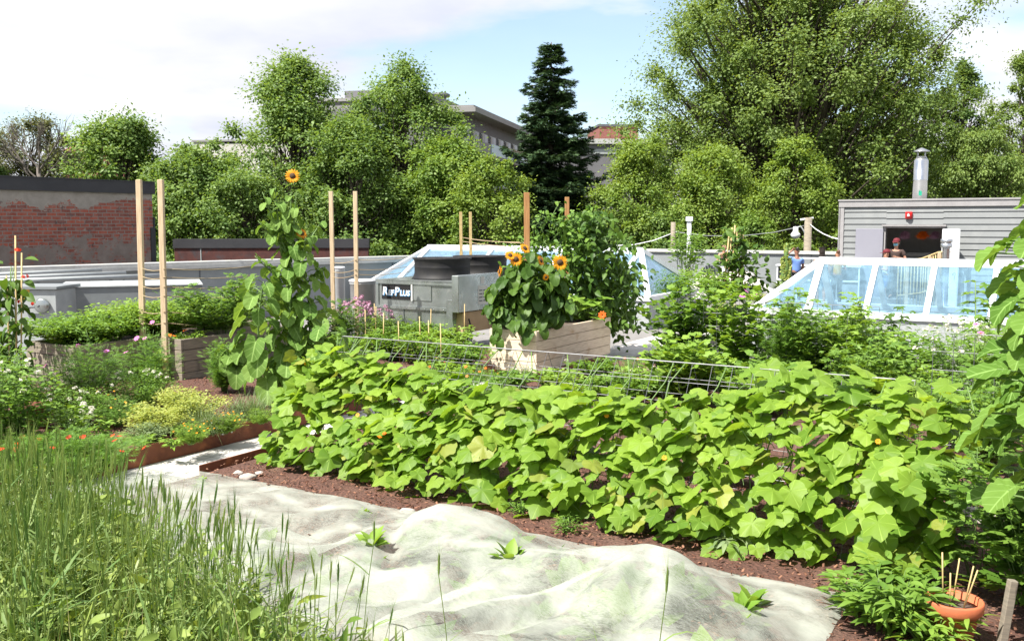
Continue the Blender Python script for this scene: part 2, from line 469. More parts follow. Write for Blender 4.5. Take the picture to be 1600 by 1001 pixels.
M['bark'] = mat('bark', (.10, .08, .06), (.05, .04, .03), .9, scale=8, mapping=(1, 1, .2), bscale=20, bstr=.5)
M['twig'] = mat('grey_twig', (.16, .14, .12), (.09, .075, .065), .9)
M['petal_y'] = leafmat('yellow_petal', (.75, .30, .01), (.85, .42, .02), .35, (1, .8, .3))
M['petal_o'] = leafmat('orange_petal', (.80, .14, .01), (.85, .22, .01), .3, (1, .6, .3))
M['petal_r'] = leafmat('red_petal', (.55, .03, .01), (.70, .06, .015), .3, (1, .4, .3))
M['petal_p'] = leafmat('pink_petal', (.70, .16, .50), (.80, .28, .62), .35, (1, .7, .9))
M['petal_m'] = leafmat('mauve_petal', (.42, .22, .32), (.58, .36, .46), .35, (1, .8, .9))
M['petal_w'] = leafmat('white_petal', (.65, .62, .52), (.78, .76, .66), .3, (1, 1, .9))
M['disc'] = mat('flower_disc', (.035, .018, .008), (.08, .045, .015), .9, scale=60)
M['disc_y'] = mat('yellow_disc', (.55, .30, .02), (.4, .2, .02), .9, scale=60)
M['pine'] = mat('new_pine_board', (.68, .57, .43), (.52, .42, .30), .7, scale=5, mapping=(1, 1, 9), bscale=30, bstr=.1, stain=(.44, .30, .17), stainscale=3, stainpos=(.60, .72))
M['pineS'] = mat('stake_wood', (.62, .49, .33), (.46, .34, .21), .7, scale=9, mapping=(6, 6, .5))
M['pineO'] = mat('orange_stake_wood', (.42, .22, .08), (.30, .14, .05), .75, scale=9, mapping=(6, 6, .5))
M['greywood'] = mat('weathered_board', (.27, .23, .17), (.16, .14, .11), .85, scale=5, mapping=(1, 1, 9), bscale=30, bstr=.15, stain=(.10, .09, .07), stainscale=3)
M['bamboo'] = mat('bamboo', (.50, .38, .17), (.36, .26, .11), .6, scale=20)
M['string'] = mat('jute_twine', (.42, .33, .20), (.3, .22, .13), .9)
M['wire'] = mat('galvanised_wire', (.22, .225, .23), (.15, .15, .155), .45, metal=.6)
M['corten'] = mat('rusty_steel_edging', (.20, .065, .028), (.12, .038, .02), .8, scale=6, bscale=60, bstr=.15, stain=(.28, .10, .04), stainscale=5)
M['galv'] = mat('galvanised_sheet', (.40, .43, .42), (.30, .33, .32), .28, metal=.75, scale=4, stain=(.50, .52, .50), stainscale=6)
M['greypaint'] = mat('grey_painted_metal', (.20, .22, .225), (.17, .185, .19), .5, scale=3, stain=(.25, .26, .25), stainscale=1.2)
M['greydark'] = mat('dark_grey_metal', (.10, .11, .12), (.075, .08, .09), .5)
M['ltgrey'] = mat('light_grey_metal', (.36, .38, .38), (.30, .32, .32), .45)
M['coping'] = mat('pale_metal_coping', (.48, .48, .46), (.40, .40, .38), .4, stain=(.34, .33, .30), stainscale=2)
M['parapet'] = mat('grey_parapet_panel', (.22, .24, .245), (.19, .205, .21), .6, scale=1.5, stain=(.27, .28, .28), stainscale=.8)
M['black'] = mat('black_plastic', (.012, .012, .014), (.022, .021, .02), .62, spec=.3)
M['blackcop'] = mat('black_flashing', (.022, .022, .026), (.035, .034, .038), .6, scale=2)
M['white'] = mat('white_painted_frame', (.72, .74, .76), (.66, .68, .70), .4, scale=3)
M['whitedoor'] = mat('shaded_white_door', (.25, .25, .29), (.23, .23, .27), .45, scale=1)  # left leaf of the white doors, its shade put into this grey
M['terra'] = mat('terracotta', (.48, .13, .05), (.38, .10, .04), .75, scale=8, bscale=40, bstr=.1, stain=(.30, .11, .06), stainscale=6)
M['terrad'] = mat('dark_terracotta', (.20, .07, .04), (.14, .05, .03), .85, scale=8)  # darker clay tone for the small pot near the left edge
M['soil'] = mat('potting_soil', (.06, .04, .03), (.12, .09, .07), .95, scale=40, bscale=60, bstr=.6)
M['rock'] = mat('pale_rock', (.42, .38, .34), (.32, .28, .25), .9, scale=6, bscale=14, bstr=.6, stain=(.5, .42, .38), stainscale=4)
M['skin'] = mat('tan_skin', (.44, .23, .15), (.40, .20, .13), .55)
M['skind'] = mat('brown_skin', (.28, .13, .08), (.24, .11, .07), .55)
M['hair'] = mat('dark_hair', (.018, .012, .010), (.03, .02, .015), .45, scale=60)
M['hairb'] = mat('brown_hair', (.12, .055, .025), (.08, .035, .02), .5, scale=60)
M['bluecloth'] = mat('light_blue_cotton', (.16, .28, .62), (.13, .24, .55), .85)
M['blueshort'] = mat('blue_denim', (.06, .14, .32), (.045, .11, .26), .85)
M['blackcloth'] = mat('black_cotton', (.012, .012, .015), (.02, .02, .022), .85)
M['browncloth'] = mat('dark_brown_cotton', (.055, .032, .026), (.04, .024, .02), .85)
M['whitecloth'] = mat('white_cotton', (.70, .70, .70), (.6, .6, .62), .85)
M['yelcloth'] = mat('yellow_cotton', (.70, .36, .02), (.6, .3, .02), .85)
M['redcloth'] = mat('maroon_cap_cloth', (.13, .008, .015), (.10, .007, .012), .8)
M['mask'] = mat('pale_blue_mask', (.20, .50, .62), (.17, .45, .56), .8)
M['red'] = mat('red_plastic', (.50, .01, .01), (.42, .01, .01), .35)
M['yelsign'] = mat('yellow_sign', (.72, .42, .02), (.66, .38, .02), .5)
M['green'] = mat('green_sticker', (.02, .40, .25), (.02, .34, .2), .5)
M['paper'] = mat('white_sticker', (.65, .65, .62), (.58, .58, .56), .6)
M['blueink'] = mat('light_blue_print', (.06, .36, .72), (.05, .3, .64), .5)
M['whiteink'] = mat('white_print', (.8, .8, .8), (.76, .76, .76), .5)
M['card'] = mat('tan_board', (.48, .34, .20), (.42, .29, .17), .8)
M['steel'] = mat('stainless_flue', (.55, .56, .57), (.48, .49, .50), .25, metal=.9, scale=3)
M['inner'] = mat('shed_inner_wall', (.5, .48, .46), (.44, .42, .4), .9)
M['deck'] = mat('roof_deck', (.20, .19, .18), (.14, .135, .13), .9, scale=1.5, bscale=30, bstr=.3)
M['stucco'] = mat('pale_concrete_wall', (.50, .48, .44), (.44, .42, .39), .9, scale=.4)
M['conc'] = mat('grey_concrete', (.25, .245, .24), (.21, .205, .20), .9, scale=.5)
M['cladding'] = mat('grey_cladding', (.16, .155, .165), (.13, .125, .135), .7, scale=.4)
M['tealglass'] = mat('teal_balcony_glass', (.16, .30, .32), (.12, .24, .27), .15, scale=.6)
M['winglass'] = mat('dark_window_glass', (.03, .035, .04), (.05, .055, .06), .1)
M['tan'] = mat('tan_cladding', (.45, .34, .22), (.4, .3, .2), .8)
M['tub'] = mat('cloudy_plastic', (.48, .50, .50), (.40, .42, .42), .3)

def m_mulch():
    m, nt = newmat('wood_mulch'); b, o = bsdf_out(nt)
    t = nt.nodes.new('ShaderNodeTexCoord')
    v = nt.nodes.new('ShaderNodeTexVoronoi'); v.inputs['Scale'].default_value = 34; nt.links.new(t.outputs['Object'], v.inputs['Vector'])
    f = noise(nt, 50, 6, .7)
    c = mixrgb(nt, v.outputs['Color'], (.055, .022, .014), (.19, .085, .055))
    c = mixrgb(nt, ramp(nt, f, .3, .7), c, (.11, .05, .035))
    c = mixrgb(nt, ramp(nt, noise(nt, 2.2, 5, .6), .5, .7), c, (.15, .085, .06))
    nt.links.new(c, b.inputs['Base Color']); b.inputs['Roughness'].default_value = .9
    h = mixrgb(nt, .5, v.outputs['Distance'], f)
    bump(nt, b, h, 1.0, .05)
    return m
M['mulch'] = m_mulch()
M['chip'] = leafmat('mulch_chip', (.07, .026, .016), (.27, .14, .09), .0, spec=.2, rough=.9)
def m_path():
    m, nt = newmat('pale_paving'); b, o = bsdf_out(nt)
    t = nt.nodes.new('ShaderNodeTexCoord')
    br = nt.nodes.new('ShaderNodeTexBrick'); br.inputs['Scale'].default_value = 1.0
    br.inputs['Color1'].default_value = (.52, .50, .47, 1); br.inputs['Color2'].default_value = (.46, .45, .42, 1); br.inputs['Mortar'].default_value = (.20, .18, .16, 1)
    br.inputs['Mortar Size'].default_value = .006; br.inputs['Brick Width'].default_value = .62; br.inputs['Row Height'].default_value = .62; br.offset = 0
    nt.links.new(t.outputs['Object'], br.inputs['Vector'])
    c = mixrgb(nt, ramp(nt, noise(nt, 5, 6, .7), .45, .75), br.outputs['Color'], (.36, .32, .28))
    nt.links.new(c, b.inputs['Base Color']); b.inputs['Roughness'].default_value = .85
    bump(nt, b, noise(nt, 60, 5, .7), .2)
    return m
M['path'] = m_path()
def m_brick():
    m, nt = newmat('old_red_brick'); b, o = bsdf_out(nt)
    t = nt.nodes.new('ShaderNodeTexCoord'); sp = nt.nodes.new('ShaderNodeSeparateXYZ'); nt.links.new(t.outputs['Object'], sp.inputs[0])
    cb = nt.nodes.new('ShaderNodeCombineXYZ'); nt.links.new(sp.outputs[0], cb.inputs[0]); nt.links.new(sp.outputs[2], cb.inputs[1])
    wn = nt.nodes.new('ShaderNodeTexNoise'); wn.inputs['Scale'].default_value = 3; nt.links.new(cb.outputs[0], wn.inputs['Vector'])
    wv = nt.nodes.new('ShaderNodeVectorMath'); wv.operation = 'SCALE'; wv.inputs['Scale'].default_value = .03; nt.links.new(wn.outputs['Color'], wv.inputs[0])
    ad = nt.nodes.new('ShaderNodeVectorMath'); ad.operation = 'ADD'; nt.links.new(cb.outputs[0], ad.inputs[0]); nt.links.new(wv.outputs[0], ad.inputs[1])
    br = nt.nodes.new('ShaderNodeTexBrick'); br.inputs['Scale'].default_value = 1.0
    br.inputs['Color1'].default_value = (.36, .075, .04, 1); br.inputs['Color2'].default_value = (.17, .045, .032, 1); br.inputs['Mortar'].default_value = (.22, .19, .165, 1)
    br.inputs['Mortar Size'].default_value = .012; br.inputs['Mortar Smooth'].default_value = .2
    br.inputs['Brick Width'].default_value = .26; br.inputs['Row Height'].default_value = .095; br.inputs['Bias'].default_value = -.1
    nt.links.new(ad.outputs[0], br.inputs['Vector'])
    spn = noise(nt, 5, 6, .7, vec=cb.outputs[0])
    c = mixrgb(nt, ramp(nt, spn, .56, .66), br.outputs['Color'], (.06, .045, .045))
    sp2 = noise(nt, 3.5, 8, .7, vec=cb.outputs[0], mapping=(1, 2.2, 1))
    c = mixrgb(nt, ramp(nt, sp2, .60, .64), c, (.30, .265, .23))
    c = mixrgb(nt, ramp(nt, noise(nt, 7, 8, .8, vec=cb.outputs[0], mapping=(1, .5, 1)), .40, .75, (0, 0, 0), (.42, .42, .42)), c, (.34, .27, .23))
    # render / plaster remains: a band under the coping and one along the foot, with ragged edges
    rn = noise(nt, .9, 6, .6, vec=cb.outputs[0])
    def band(thr, sgn, amp, nz):
        a1 = nt.nodes.new('ShaderNodeMath'); a1.operation = 'MULTIPLY'; a1.inputs[1].default_value = amp; nt.links.new(nz, a1.inputs[0])
        a2 = nt.nodes.new('ShaderNodeMath'); a2.operation = 'MULTIPLY_ADD'; a2.inputs[1].default_value = sgn; nt.links.new(sp.outputs[2], a2.inputs[0]); nt.links.new(a1.outputs[0], a2.inputs[2])
        a3 = nt.nodes.new('ShaderNodeMapRange'); a3.inputs['From Min'].default_value = thr; a3.inputs['From Max'].default_value = thr + .03; nt.links.new(a2.outputs[0], a3.inputs['Value'])
        return a3.outputs[0]
    pn = ramp(nt, noise(nt, 3, 8, .7, vec=cb.outputs[0]), .3, .7)
    c = mixrgb(nt, band(8.42, 1.0, 1.5, noise(nt, .75, 7, .68, vec=cb.outputs[0])), c, mixrgb(nt, pn, (.38, .34, .29), (.25, .22, .19)))
    pm = mixrgb(nt, 1.0, band(-5.45, -1.0, 2.4, noise(nt, 1.3, 7, .65, vec=ad.outputs[0])), ramp(nt, noise(nt, 2.6, 8, .75, vec=ad.outputs[0]), .44, .50), 'MULTIPLY')
    c = mixrgb(nt, pm, c, mixrgb(nt, pn, (.27, .22, .19), (.17, .13, .11)))
    nt.links.new(c, b.inputs['Base Color']); b.inputs['Roughness'].default_value = .9
    bump(nt, b, br.outputs['Fac'], -.6, .01)
    return m
M['brick'] = m_brick()
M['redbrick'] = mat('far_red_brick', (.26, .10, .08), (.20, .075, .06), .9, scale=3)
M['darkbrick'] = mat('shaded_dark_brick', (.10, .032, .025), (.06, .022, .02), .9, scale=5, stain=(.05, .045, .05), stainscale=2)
def m_glass():
    m, nt = newmat('skylight_glass'); o = nt.nodes.new('ShaderNodeOutputMaterial')
    tr = nt.nodes.new('ShaderNodeBsdfTransparent'); tr.inputs[0].default_value = (.84, .94, 1.0, 1)
    gl = nt.nodes.new('ShaderNodeBsdfGlossy'); gl.inputs['Roughness'].default_value = .03; gl.inputs[0].default_value = (.75, .9, 1, 1)
    df = nt.nodes.new('ShaderNodeBsdfDiffuse'); df.inputs[0].default_value = (.50, .74, .86, 1)
    m1 = nt.nodes.new('ShaderNodeMixShader'); nt.links.new(ramp(nt, noise(nt, 3.5, 9, .75), .35, .8, (.03, .03, .03), (.13, .13, .13)), m1.inputs[0]); nt.links.new(tr.outputs[0], m1.inputs[1]); nt.links.new(df.outputs[0], m1.inputs[2])
    lw = nt.nodes.new('ShaderNodeLayerWeight'); lw.inputs[0].default_value = .5
    m2 = nt.nodes.new('ShaderNodeMixShader'); nt.links.new(ramp(nt, lw.outputs['Facing'], .3, 1.0, (.06, .06, .06), (.75, .75, .75)), m2.inputs[0]); nt.links.new(m1.outputs[0], m2.inputs[1]); nt.links.new(gl.outputs[0], m2.inputs[2])
    nt.links.new(m2.outputs[0], o.inputs[0]); return m
M['glass'] = m_glass()
def m_fleece():
    m, nt = newmat('white_row_cover_fleece'); o = nt.nodes.new('ShaderNodeOutputMaterial')
    n1 = noise(nt, 3.5, 6, .65, dist=.6)
    c = mixrgb(nt, ramp(nt, n1, .35, .65), (.53, .55, .48), (.45, .48, .41))
    c = mixrgb(nt, ramp(nt, noise(nt, 1.6, 8, .7), .60, .72), c, (.50, .49, .42))
    b = nt.nodes.new('ShaderNodeBsdfPrincipled'); nt.links.new(c, b.inputs['Base Color']); b.inputs['Roughness'].default_value = .85
    bump(nt, b, noise(nt, 7, 9, .66, mapping=(.7, 1.6, 1), dist=.8), .14, .03)
    tl = nt.nodes.new('ShaderNodeBsdfTranslucent'); nt.links.new(c, tl.inputs[0])
    tr = nt.nodes.new('ShaderNodeBsdfTransparent')
    m1 = nt.nodes.new('ShaderNodeMixShader'); m1.inputs[0].default_value = .30; nt.links.new(b.outputs[0], m1.inputs[1]); nt.links.new(tl.outputs[0], m1.inputs[2])
    f1 = ramp(nt, noise(nt, 3.2, 4, .5, dist=.5), .36, .66, (.28, .28, .28), (.95, .95, .95))
    f2 = ramp(nt, noise(nt, 55, 7, .75, mapping=(.45, 1.3, 1), dist=1.5), .30, .70, (.45, .45, .45), (1, 1, 1))
    f = mixrgb(nt, 1.0, f1, f2, 'MULTIPLY')
    m2 = nt.nodes.new('ShaderNodeMixShader'); nt.links.new(f, m2.inputs[0]); nt.links.new(m1.outputs[0], m2.inputs[1]); nt.links.new(tr.outputs[0], m2.inputs[2])
    nt.links.new(m2.outputs[0], o.inputs[0]); return m
M['fleece'] = m_fleece()
M['fleece2'] = mat('far_row_cover', (.62, .58, .54), (.55, .51, .47), .9, scale=9, bscale=12, bstr=.4)
M['siding'] = mat('grey_lap_siding', (.205, .215, .215), (.185, .195, .195), .55, scale=1.2, stain=(.235, .245, .24), stainscale=.9)
M['trim'] = mat('grey_trim', (.30, .29, .29), (.26, .25, .25), .5)
M['green_fruit'] = mat('green_fruit', (.28, .36, .09), (.22, .30, .07), .3)
M['far_ground'] = mat('street_ground', (.06, .08, .035), (.09, .10, .05), .95, scale=.1)

# ================================================================== SETTING
def struct(name, mb, m, origin=None):
    return tag(mb.build(name, m, origin=origin), kind='structure')
mb = MB(); mb.add([(-900, -300, -5), (900, -300, -5), (900, 1500, -5), (-900, 1500, -5)], [(0, 1, 2, 3)])
struct('ground', mb, M['far_ground'])
# roof outline (world x, y) with the parapet along its far side
PAR = [(-16.0, 14.0), (-10.9, 20.3), (-6.9, 24.4), (-2.4, 28.3), (3.3, 36.8), (11.2, 32.05), (22.0, 25.56)]
mb = MB(); mb.prism([(-16, -12), (24, -12)] + [(p[0] + .1, p[1] - .1) for p in reversed(PAR)], -5, DECK)
struct('roof_deck', mb, M['deck'])
# main mulch bed, left bed, far bed, and the paved path between
def bed(name, a0, a1, b0, b1, z0=DECK + .004, z1=0.0, m='mulch', n=0):
    mb = MB(); mb.box(a0, a1, b0, b1, z0, z1)
    if n:
        mb = MB(); na, nb = int((a1 - a0) * n), int((b1 - b0) * n); vs = []
        for i in range(na + 1):
            for j in range(nb + 1):
                x = a0 + (a1 - a0) * i / na; y = b0 + (b1 - b0) * j / nb
                e = min(1, min(x - a0, a1 - x, y - b0, b1 - y) / .15)
                vs.append((x, y, z1 - .03 + e * (.03 + .035 * mnoise.noise(Vector((x * 2.1, y * 2.1, 0))) + .02 * mnoise.noise(Vector((x * 9, y * 9, 3))))))
        mb.add(vs, [(i * (nb + 1) + j, (i + 1) * (nb + 1) + j, (i + 1) * (nb + 1) + j + 1, i * (nb + 1) + j + 1) for i in range(na) for j in range(nb)], 0, True)
        mb.box(a0, a1, b0, b1, z0, z1 - .035)
    o = struct(name, mb, M[m]); o.location = (O.x, O.y, 0); o.rotation_euler = (0, 0, ANG); return o
bed('garden_soil', 0.01, 9.5, -7.5, 8.0, n=7)
bed('garden_soil', -6.5, -.90, -6.0, 8.0, z1=.05, n=5)
bed('path', -.885, -.005, -7.5, 14, z1=-.10, m='path')
bed('garden_soil', 5.2, 9.4, 12.8, 21.5, z1=.22)
bed('path', 0.0, 10.0, 8.1, 9.3, z1=-.2, m='path')
def edging(a0, b0, a1, b1, z0, z1, label):
    mb = MB(); L = math.hypot(a1 - a0, b1 - b0); mb.bbox(0, L, -.006, .006, z0, z1, .003)
    o = mb.build('steel_edging', M['corten']); p = g(a0, b0); o.location = (p.x, p.y, 0); o.rotation_euler = (0, 0, ANG + math.atan2(b1 - b0, a1 - a0))
    tag(o, label, 'edging')
    return o
ed = edging(-.892, -3.2, -.892, 8, -.1, .085, 'long rusty steel edging between the herb bed and the pale path')
for q in (4.2, 4.32):
    rv = MB(); rv.tube([(q, -.014, .02), (q, -.004, .02)], .011, 10); rv.build('rivet', M['whiteink'], ed)
edging(.0, -.06, .0, 8.0, -.1, .05, 'rusty steel edging along the cucumber bed beside the pale path')
# mulch chips lying on the soil near the camera
lm = LM(); n = 16000
a = rng.uniform(.05, 8, n); b = rng.uniform(-3.0, 2.4, n); p = np.stack([O.x + a * A.x + b * B.x, O.y + a * A.y + b * B.y, np.full(n, .012) + rng.random(n) * .03], 1)
a2 = rng.uniform(-4.5, -1.0, 3500); b2 = rng.uniform(-1.5, 4.5, 3500); p2 = np.stack([O.x + a2 * A.x + b2 * B.x, O.y + a2 * A.y + b2 * B.y, np.full(3500, .062) + rng.random(3500) * .02], 1)
p = np.concatenate([p, p2]); n = len(p)
tip = np.stack([rng.normal(size=n), rng.normal(size=n), rng.normal(size=n) * .35], 1)
nr = np.stack([rng.normal(size=n) * .5, rng.normal(size=n) * .5, np.ones(n)], 1)
chip = T([(-.2, 0, 0), (.2, 0, 0), (.15, 1, 0), (-.22, .9, 0), (-.2, 0, -.15), (.2, 0, -.15), (.15, 1, -.15), (-.22, .9, -.15)],
         [(0, 1, 2), (0, 2, 3), (0, 5, 1), (0, 4, 5), (1, 5, 6), (1, 6, 2), (2, 6, 7), (2, 7, 3), (3, 7, 4), (3, 4, 0)], [(0, 0)] * 8)
lm.add(chip, p, tip, nr, rng.uniform(.008, .04, n) ** 1.0 * rng.uniform(.6, 1.1, n))
tag(lm.build('mulch_chips', M['chip']), kind='stuff')

# parapets
def wall_run(name, label, pts, z0, z1, th, m, cope, ch=.10, cw=.14, seams=1.9, cat='parapet wall'):
    r = thing(name, label, cat, (pts[0][0], pts[0][1], z0))
    w = MB(); c = MB(); s = MB(); e = MB()
    for (x0, y0), (x1, y1) in zip(pts[:-1], pts[1:]):
        d = Vector((x1 - x0, y1 - y0, 0)); L = d.length; an = math.atan2(d.y, d.x)
        Mx = Matrix.Translation((x0, y0, 0)) @ Matrix.Rotation(an, 4, 'Z')
        w.box(0, L + .02, 0, th, z0, z1, M=Mx)
        c.box(-.03, L + .05, -cw * .35, th + cw * .6, z1, z1 + ch * .55, M=Mx)
        c.box(-.03, L + .05, -cw * .25, th + cw * .6, z1 + ch * .55, z1 + ch, M=Mx)
        q = .8
        while q < L: s.box(q, q + .03, -.012, -.001, z0, z1 - .01, M=Mx); q += seams
    w.build('wall', M[m], r, False); c.build('coping', M[cope], r, False); s.build('seam', M['greydark'], r, False)
    return r
wall_run('parapet_wall', 'grey metal parapet wall on the left below the brick wall, pale coping on top', PAR[0:4], DECK, 1.02, .35, 'parapet', 'coping', .16, .3)
wall_run('parapet_wall', 'grey metal parapet wall at the back right behind the people', PAR[4:7], DECK, 1.08, .3, 'parapet', 'coping', .10, .2, 2.4)
wall_run('parapet_wall', 'grey metal parapet wall hidden largely behind the left glass skylight', PAR[3:5], DECK, 1.04, .3, 'parapet', 'coping', .10, .2)

# neighbour's brick walls
r = thing('brick_wall', 'tall old red brick wall with patches of render under a black coping', 'wall', (-15.6, 19.9, -5), math.atan2(7.9, 5.5))
L = 9.35
mb = MB(); mb.box(0, L, 0, .4, 0, 7.95); mb.build('brickwork', M['brick'], r)
mb = MB(); mb.box(-.05, L + .06, -.07, .5, 7.95, 8.27); mb.box(-.05, L + .08, -.09, .52, 8.27, 8.30); mb.build('coping', M['blackcop'], r)
mb = MB(); mb.box(L + .002, L + .05, -.03, .42, 4.6, 7.3); mb.box(L - .1, L + .0, -.03, -.004, 4.6, 7.0); mb.build('flashing', M['blackcop'], r)
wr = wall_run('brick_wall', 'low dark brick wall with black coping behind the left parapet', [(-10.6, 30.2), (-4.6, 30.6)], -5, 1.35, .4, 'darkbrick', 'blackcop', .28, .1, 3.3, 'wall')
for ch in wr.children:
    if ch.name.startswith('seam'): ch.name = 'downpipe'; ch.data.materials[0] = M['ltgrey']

# ------------------------------------------------------------------ skylights
def skylight(label, P, w, ridge, e, npane, zb=.42, zr=1.41):
    r = thing('skylight', label, 'skylight', (P.x, P.y, DECK), ANG)
    zb -= DECK; zr -= DECK; L = ridge + 2 * e
    cb = MB(); cb.box(-.06, L + .06, -.06, 2 * w + .06, .004, zb - .06); cb.build('curb', M['ltgrey'], r)
    pr = [Vector((e, w, zr)), Vector((e + ridge, w, zr))]
    c = [Vector((0, 0, zb)), Vector((L, 0, zb)), Vector((L, 2 * w, zb)), Vector((0, 2 * w, zb))]
    fr = MB()
    def bar(p, q, wd=.10, h=.09, up=None):
        p, q = Vector(p), Vector(q); d = (q - p).normalized(); up = Vector(up or (0, 0, 1)); x = d.cross(up).normalized(); u = x.cross(d)
        vs = []
        for pt in (p, q):
            for sx, sz in ((-1, -1), (1, -1), (1, 1), (-1, 1)): vs.append(pt + x * wd / 2 * sx + u * h / 2 * sz)
        fr.add(vs, [(0, 1, 2, 3), (7, 6, 5, 4), (0, 4, 5, 1), (1, 5, 6, 2), (2, 6, 7, 3), (3, 7, 4, 0)])
    fr.box(-.1, L + .1, -.1, .06, zb - .06, zb + .05); fr.box(-.1, L + .1, 2 * w - .06, 2 * w + .1, zb - .06, zb + .05)
    fr.box(-.1, .06, .061, 2 * w - .061, zb - .06, zb + .05); fr.box(L - .06, L + .1, .061, 2 * w - .061, zb - .06, zb + .05)
    bar(pr[0] - Vector((.04, 0, 0)), pr[1] + Vector((.04, 0, 0)), .17, .14)
    for i, k in ((0, 0), (1, 1), (2, 1), (3, 0)): bar(c[i] + Vector((0, 0, .02)), pr[k] + Vector((0, 0, .011 + .002 * i)), .13, .10)
    for sgn, n_ in ((0, Vector((0, -1, .9))), (1, Vector((0, 1, .9)))):
        for k in range(npane + 1):
            x = e + ridge * k / npane; yb = 0 if sgn == 0 else 2 * w
            bar((x, yb, zb + .01), (x, w, zr - .013), .13 if k in (0, npane) else .10, .085, n_)
    fr.build('frame', M['white'], r)
    def pane(*pts):
        p = [Vector(q) for q in pts]; n = (p[1] - p[0]).cross(p[2] - p[0]).normalized() * .006
        k = len(p); m_ = MB(); m_.add([q for q in p] + [q - n for q in p], [tuple(range(k)), tuple(range(2 * k - 1, k - 1, -1))] + [(i, k + i, k + (i + 1) % k, (i + 1) % k) for i in range(k)])
        m_.build('glass_pane', M['glass'], r)
    for k in range(npane):
        x0 = e + ridge * k / npane; x1 = e + ridge * (k + 1) / npane
        pane((x0, 0, zb), (x1, 0, zb), (x1, w, zr), (x0, w, zr)); pane((x1, 2 * w, zb), (x0, 2 * w, zb), (x0, w, zr), (x1, w, zr))
    pane(c[0], (e, 0, zb), pr[0]); pane((e + ridge, 0, zb), c[1], pr[1]); pane(c[1], c[2], pr[1]); pane(c[3], c[0], pr[0])
    pane(c[2], (e + ridge, 2 * w, zb), pr[1]); pane((e, 2 * w, zb), c[3], pr[0])
    wl = MB(); wl.box(.0, L, .0, 2 * w, zb - .055, zb - .04); wl.build('shaft_lining', M['stucco'], r)
    return r
PR = at(1001, 391, 23.8)
P1 = Vector((PR.x, PR.y, 0)) - A * (6.4 + .95) - B * 1.75
skylight('white framed glass skylight behind the metal cooling unit and sunflowers', P1, 1.75, 6.4, .95, 3, .42, PR.z)
PR2 = at(1284, 407, 19.2)
P2 = Vector((PR2.x, PR2.y, 0)) - A * 1.05 - B * 1.0
skylight('white framed glass skylight on the right in front of the grey shed', P2, 1.0, 6.3, 1.05, 6, .42, PR2.z)

# ------------------------------------------------------------------ shed
P0 = at(1312, 400, 30.0); SH = thing('garden_shed', 'grey lap sided rooftop shed with open double doors', 'shed', (P0.x, P0.y, DECK), ANG)
H = 3.10; W_ = 8.5; D_ = 3.2; d0, d1, dh = 1.34, 2.93, 2.28
f = MB()
def boards(x0, x1, z0, z1):
    z = z0; st = .185
    while z < z1 - .01:
        zt = min(z + st, z1)
        f.add([(x0, -.035, z), (x1, -.035, z), (x1, -.008, zt), (x0, -.008, zt), (x0, .03, z), (x1, .03, z), (x1, .03, zt), (x0, .03, zt)],
              [(0, 1, 2, 3), (0, 4, 5, 1), (3, 2, 6, 7), (0, 3, 7, 4), (1, 5, 6, 2), (4, 7, 6, 5)])
        z = zt
boards(.0, d0, .0, H - .19); boards(d1, W_, .0, H - .19); boards(d0, d1, dh + .105, H - .19)
f.build('siding', M['siding'], SH)
w = MB(); w.box(.0, d0, .031, .12, 0, H - .1); w.box(d1, W_, .031, .12, 0, H - .1); w.box(d0, d1, .031, .12, dh + .06, H - .1)
w.box(0, .1, .121, D_, 0, H - .1); w.box(W_ - .1, W_, .121, D_, 0, H - .1); w.box(.101, W_ - .101, D_ - .1, D_, 0, H - .1)
w.build('wall', M['inner'], SH)
w = MB(); w.box(-.08, W_ + .08, -.10, D_ + .08, H - .0, H + .05); w.box(-.06, W_ + .06, -.075, D_ + .06, H - .18, H - .001); rf = w.build('roof', M['trim'], SH)
w = MB(); w.box(-.045, .10, -.055, -.036, .0, H - .181); w.box(-.06, -.001, -.055, .2, .0, H - .181); w.build('corner_trim', M['trim'], SH)
w = MB(); w.box(d0 - .05, d0, -.06, .13, 0, dh + .05); w.box(d1, d1 + .05, -.06, .13, 0, dh + .05); w.box(d0 - .1, d1 + .1, -.16, -.036, dh + .051, dh + .10); w.box(d0 + .001, d1 - .001, -.05, .13, dh, dh + .05)
w.build('door_frame', M['trim'], SH)
dl = MB(); dl.bbox(d0 - .86, d0 - .06, -.115, -.07, .02, dh - .02, .006); dd = dl.build('door', M['whitedoor'], SH)
hd = MB(); hd.tube([(d0 - .79, -.12, 1.0), (d0 - .79, -.17, 1.0), (d0 - .69, -.17, 1.0)], .013, 8); hd.build('handle', M['steel'], dd)
dr = MB(); Mx = Matrix.Translation((d1 + .03, -.07, 0)) @ Matrix.Rotation(math.radians(-50), 4, 'Z'); dr.box(0, .80, -.045, 0, .02, dh - .02, M=Mx); dd = dr.build('door', M['white'], SH)
dd['label'] = 'bright white right door leaf swung outward'
hd = MB(); q = Mx @ Vector((.73, -.06, 1.0)); hd.tube([q, q + Vector((-.05, -.03, 0)), q + Vector((-.05, -.03, -.09))], .013, 8); hd.build('handle', M['steel'], dd)
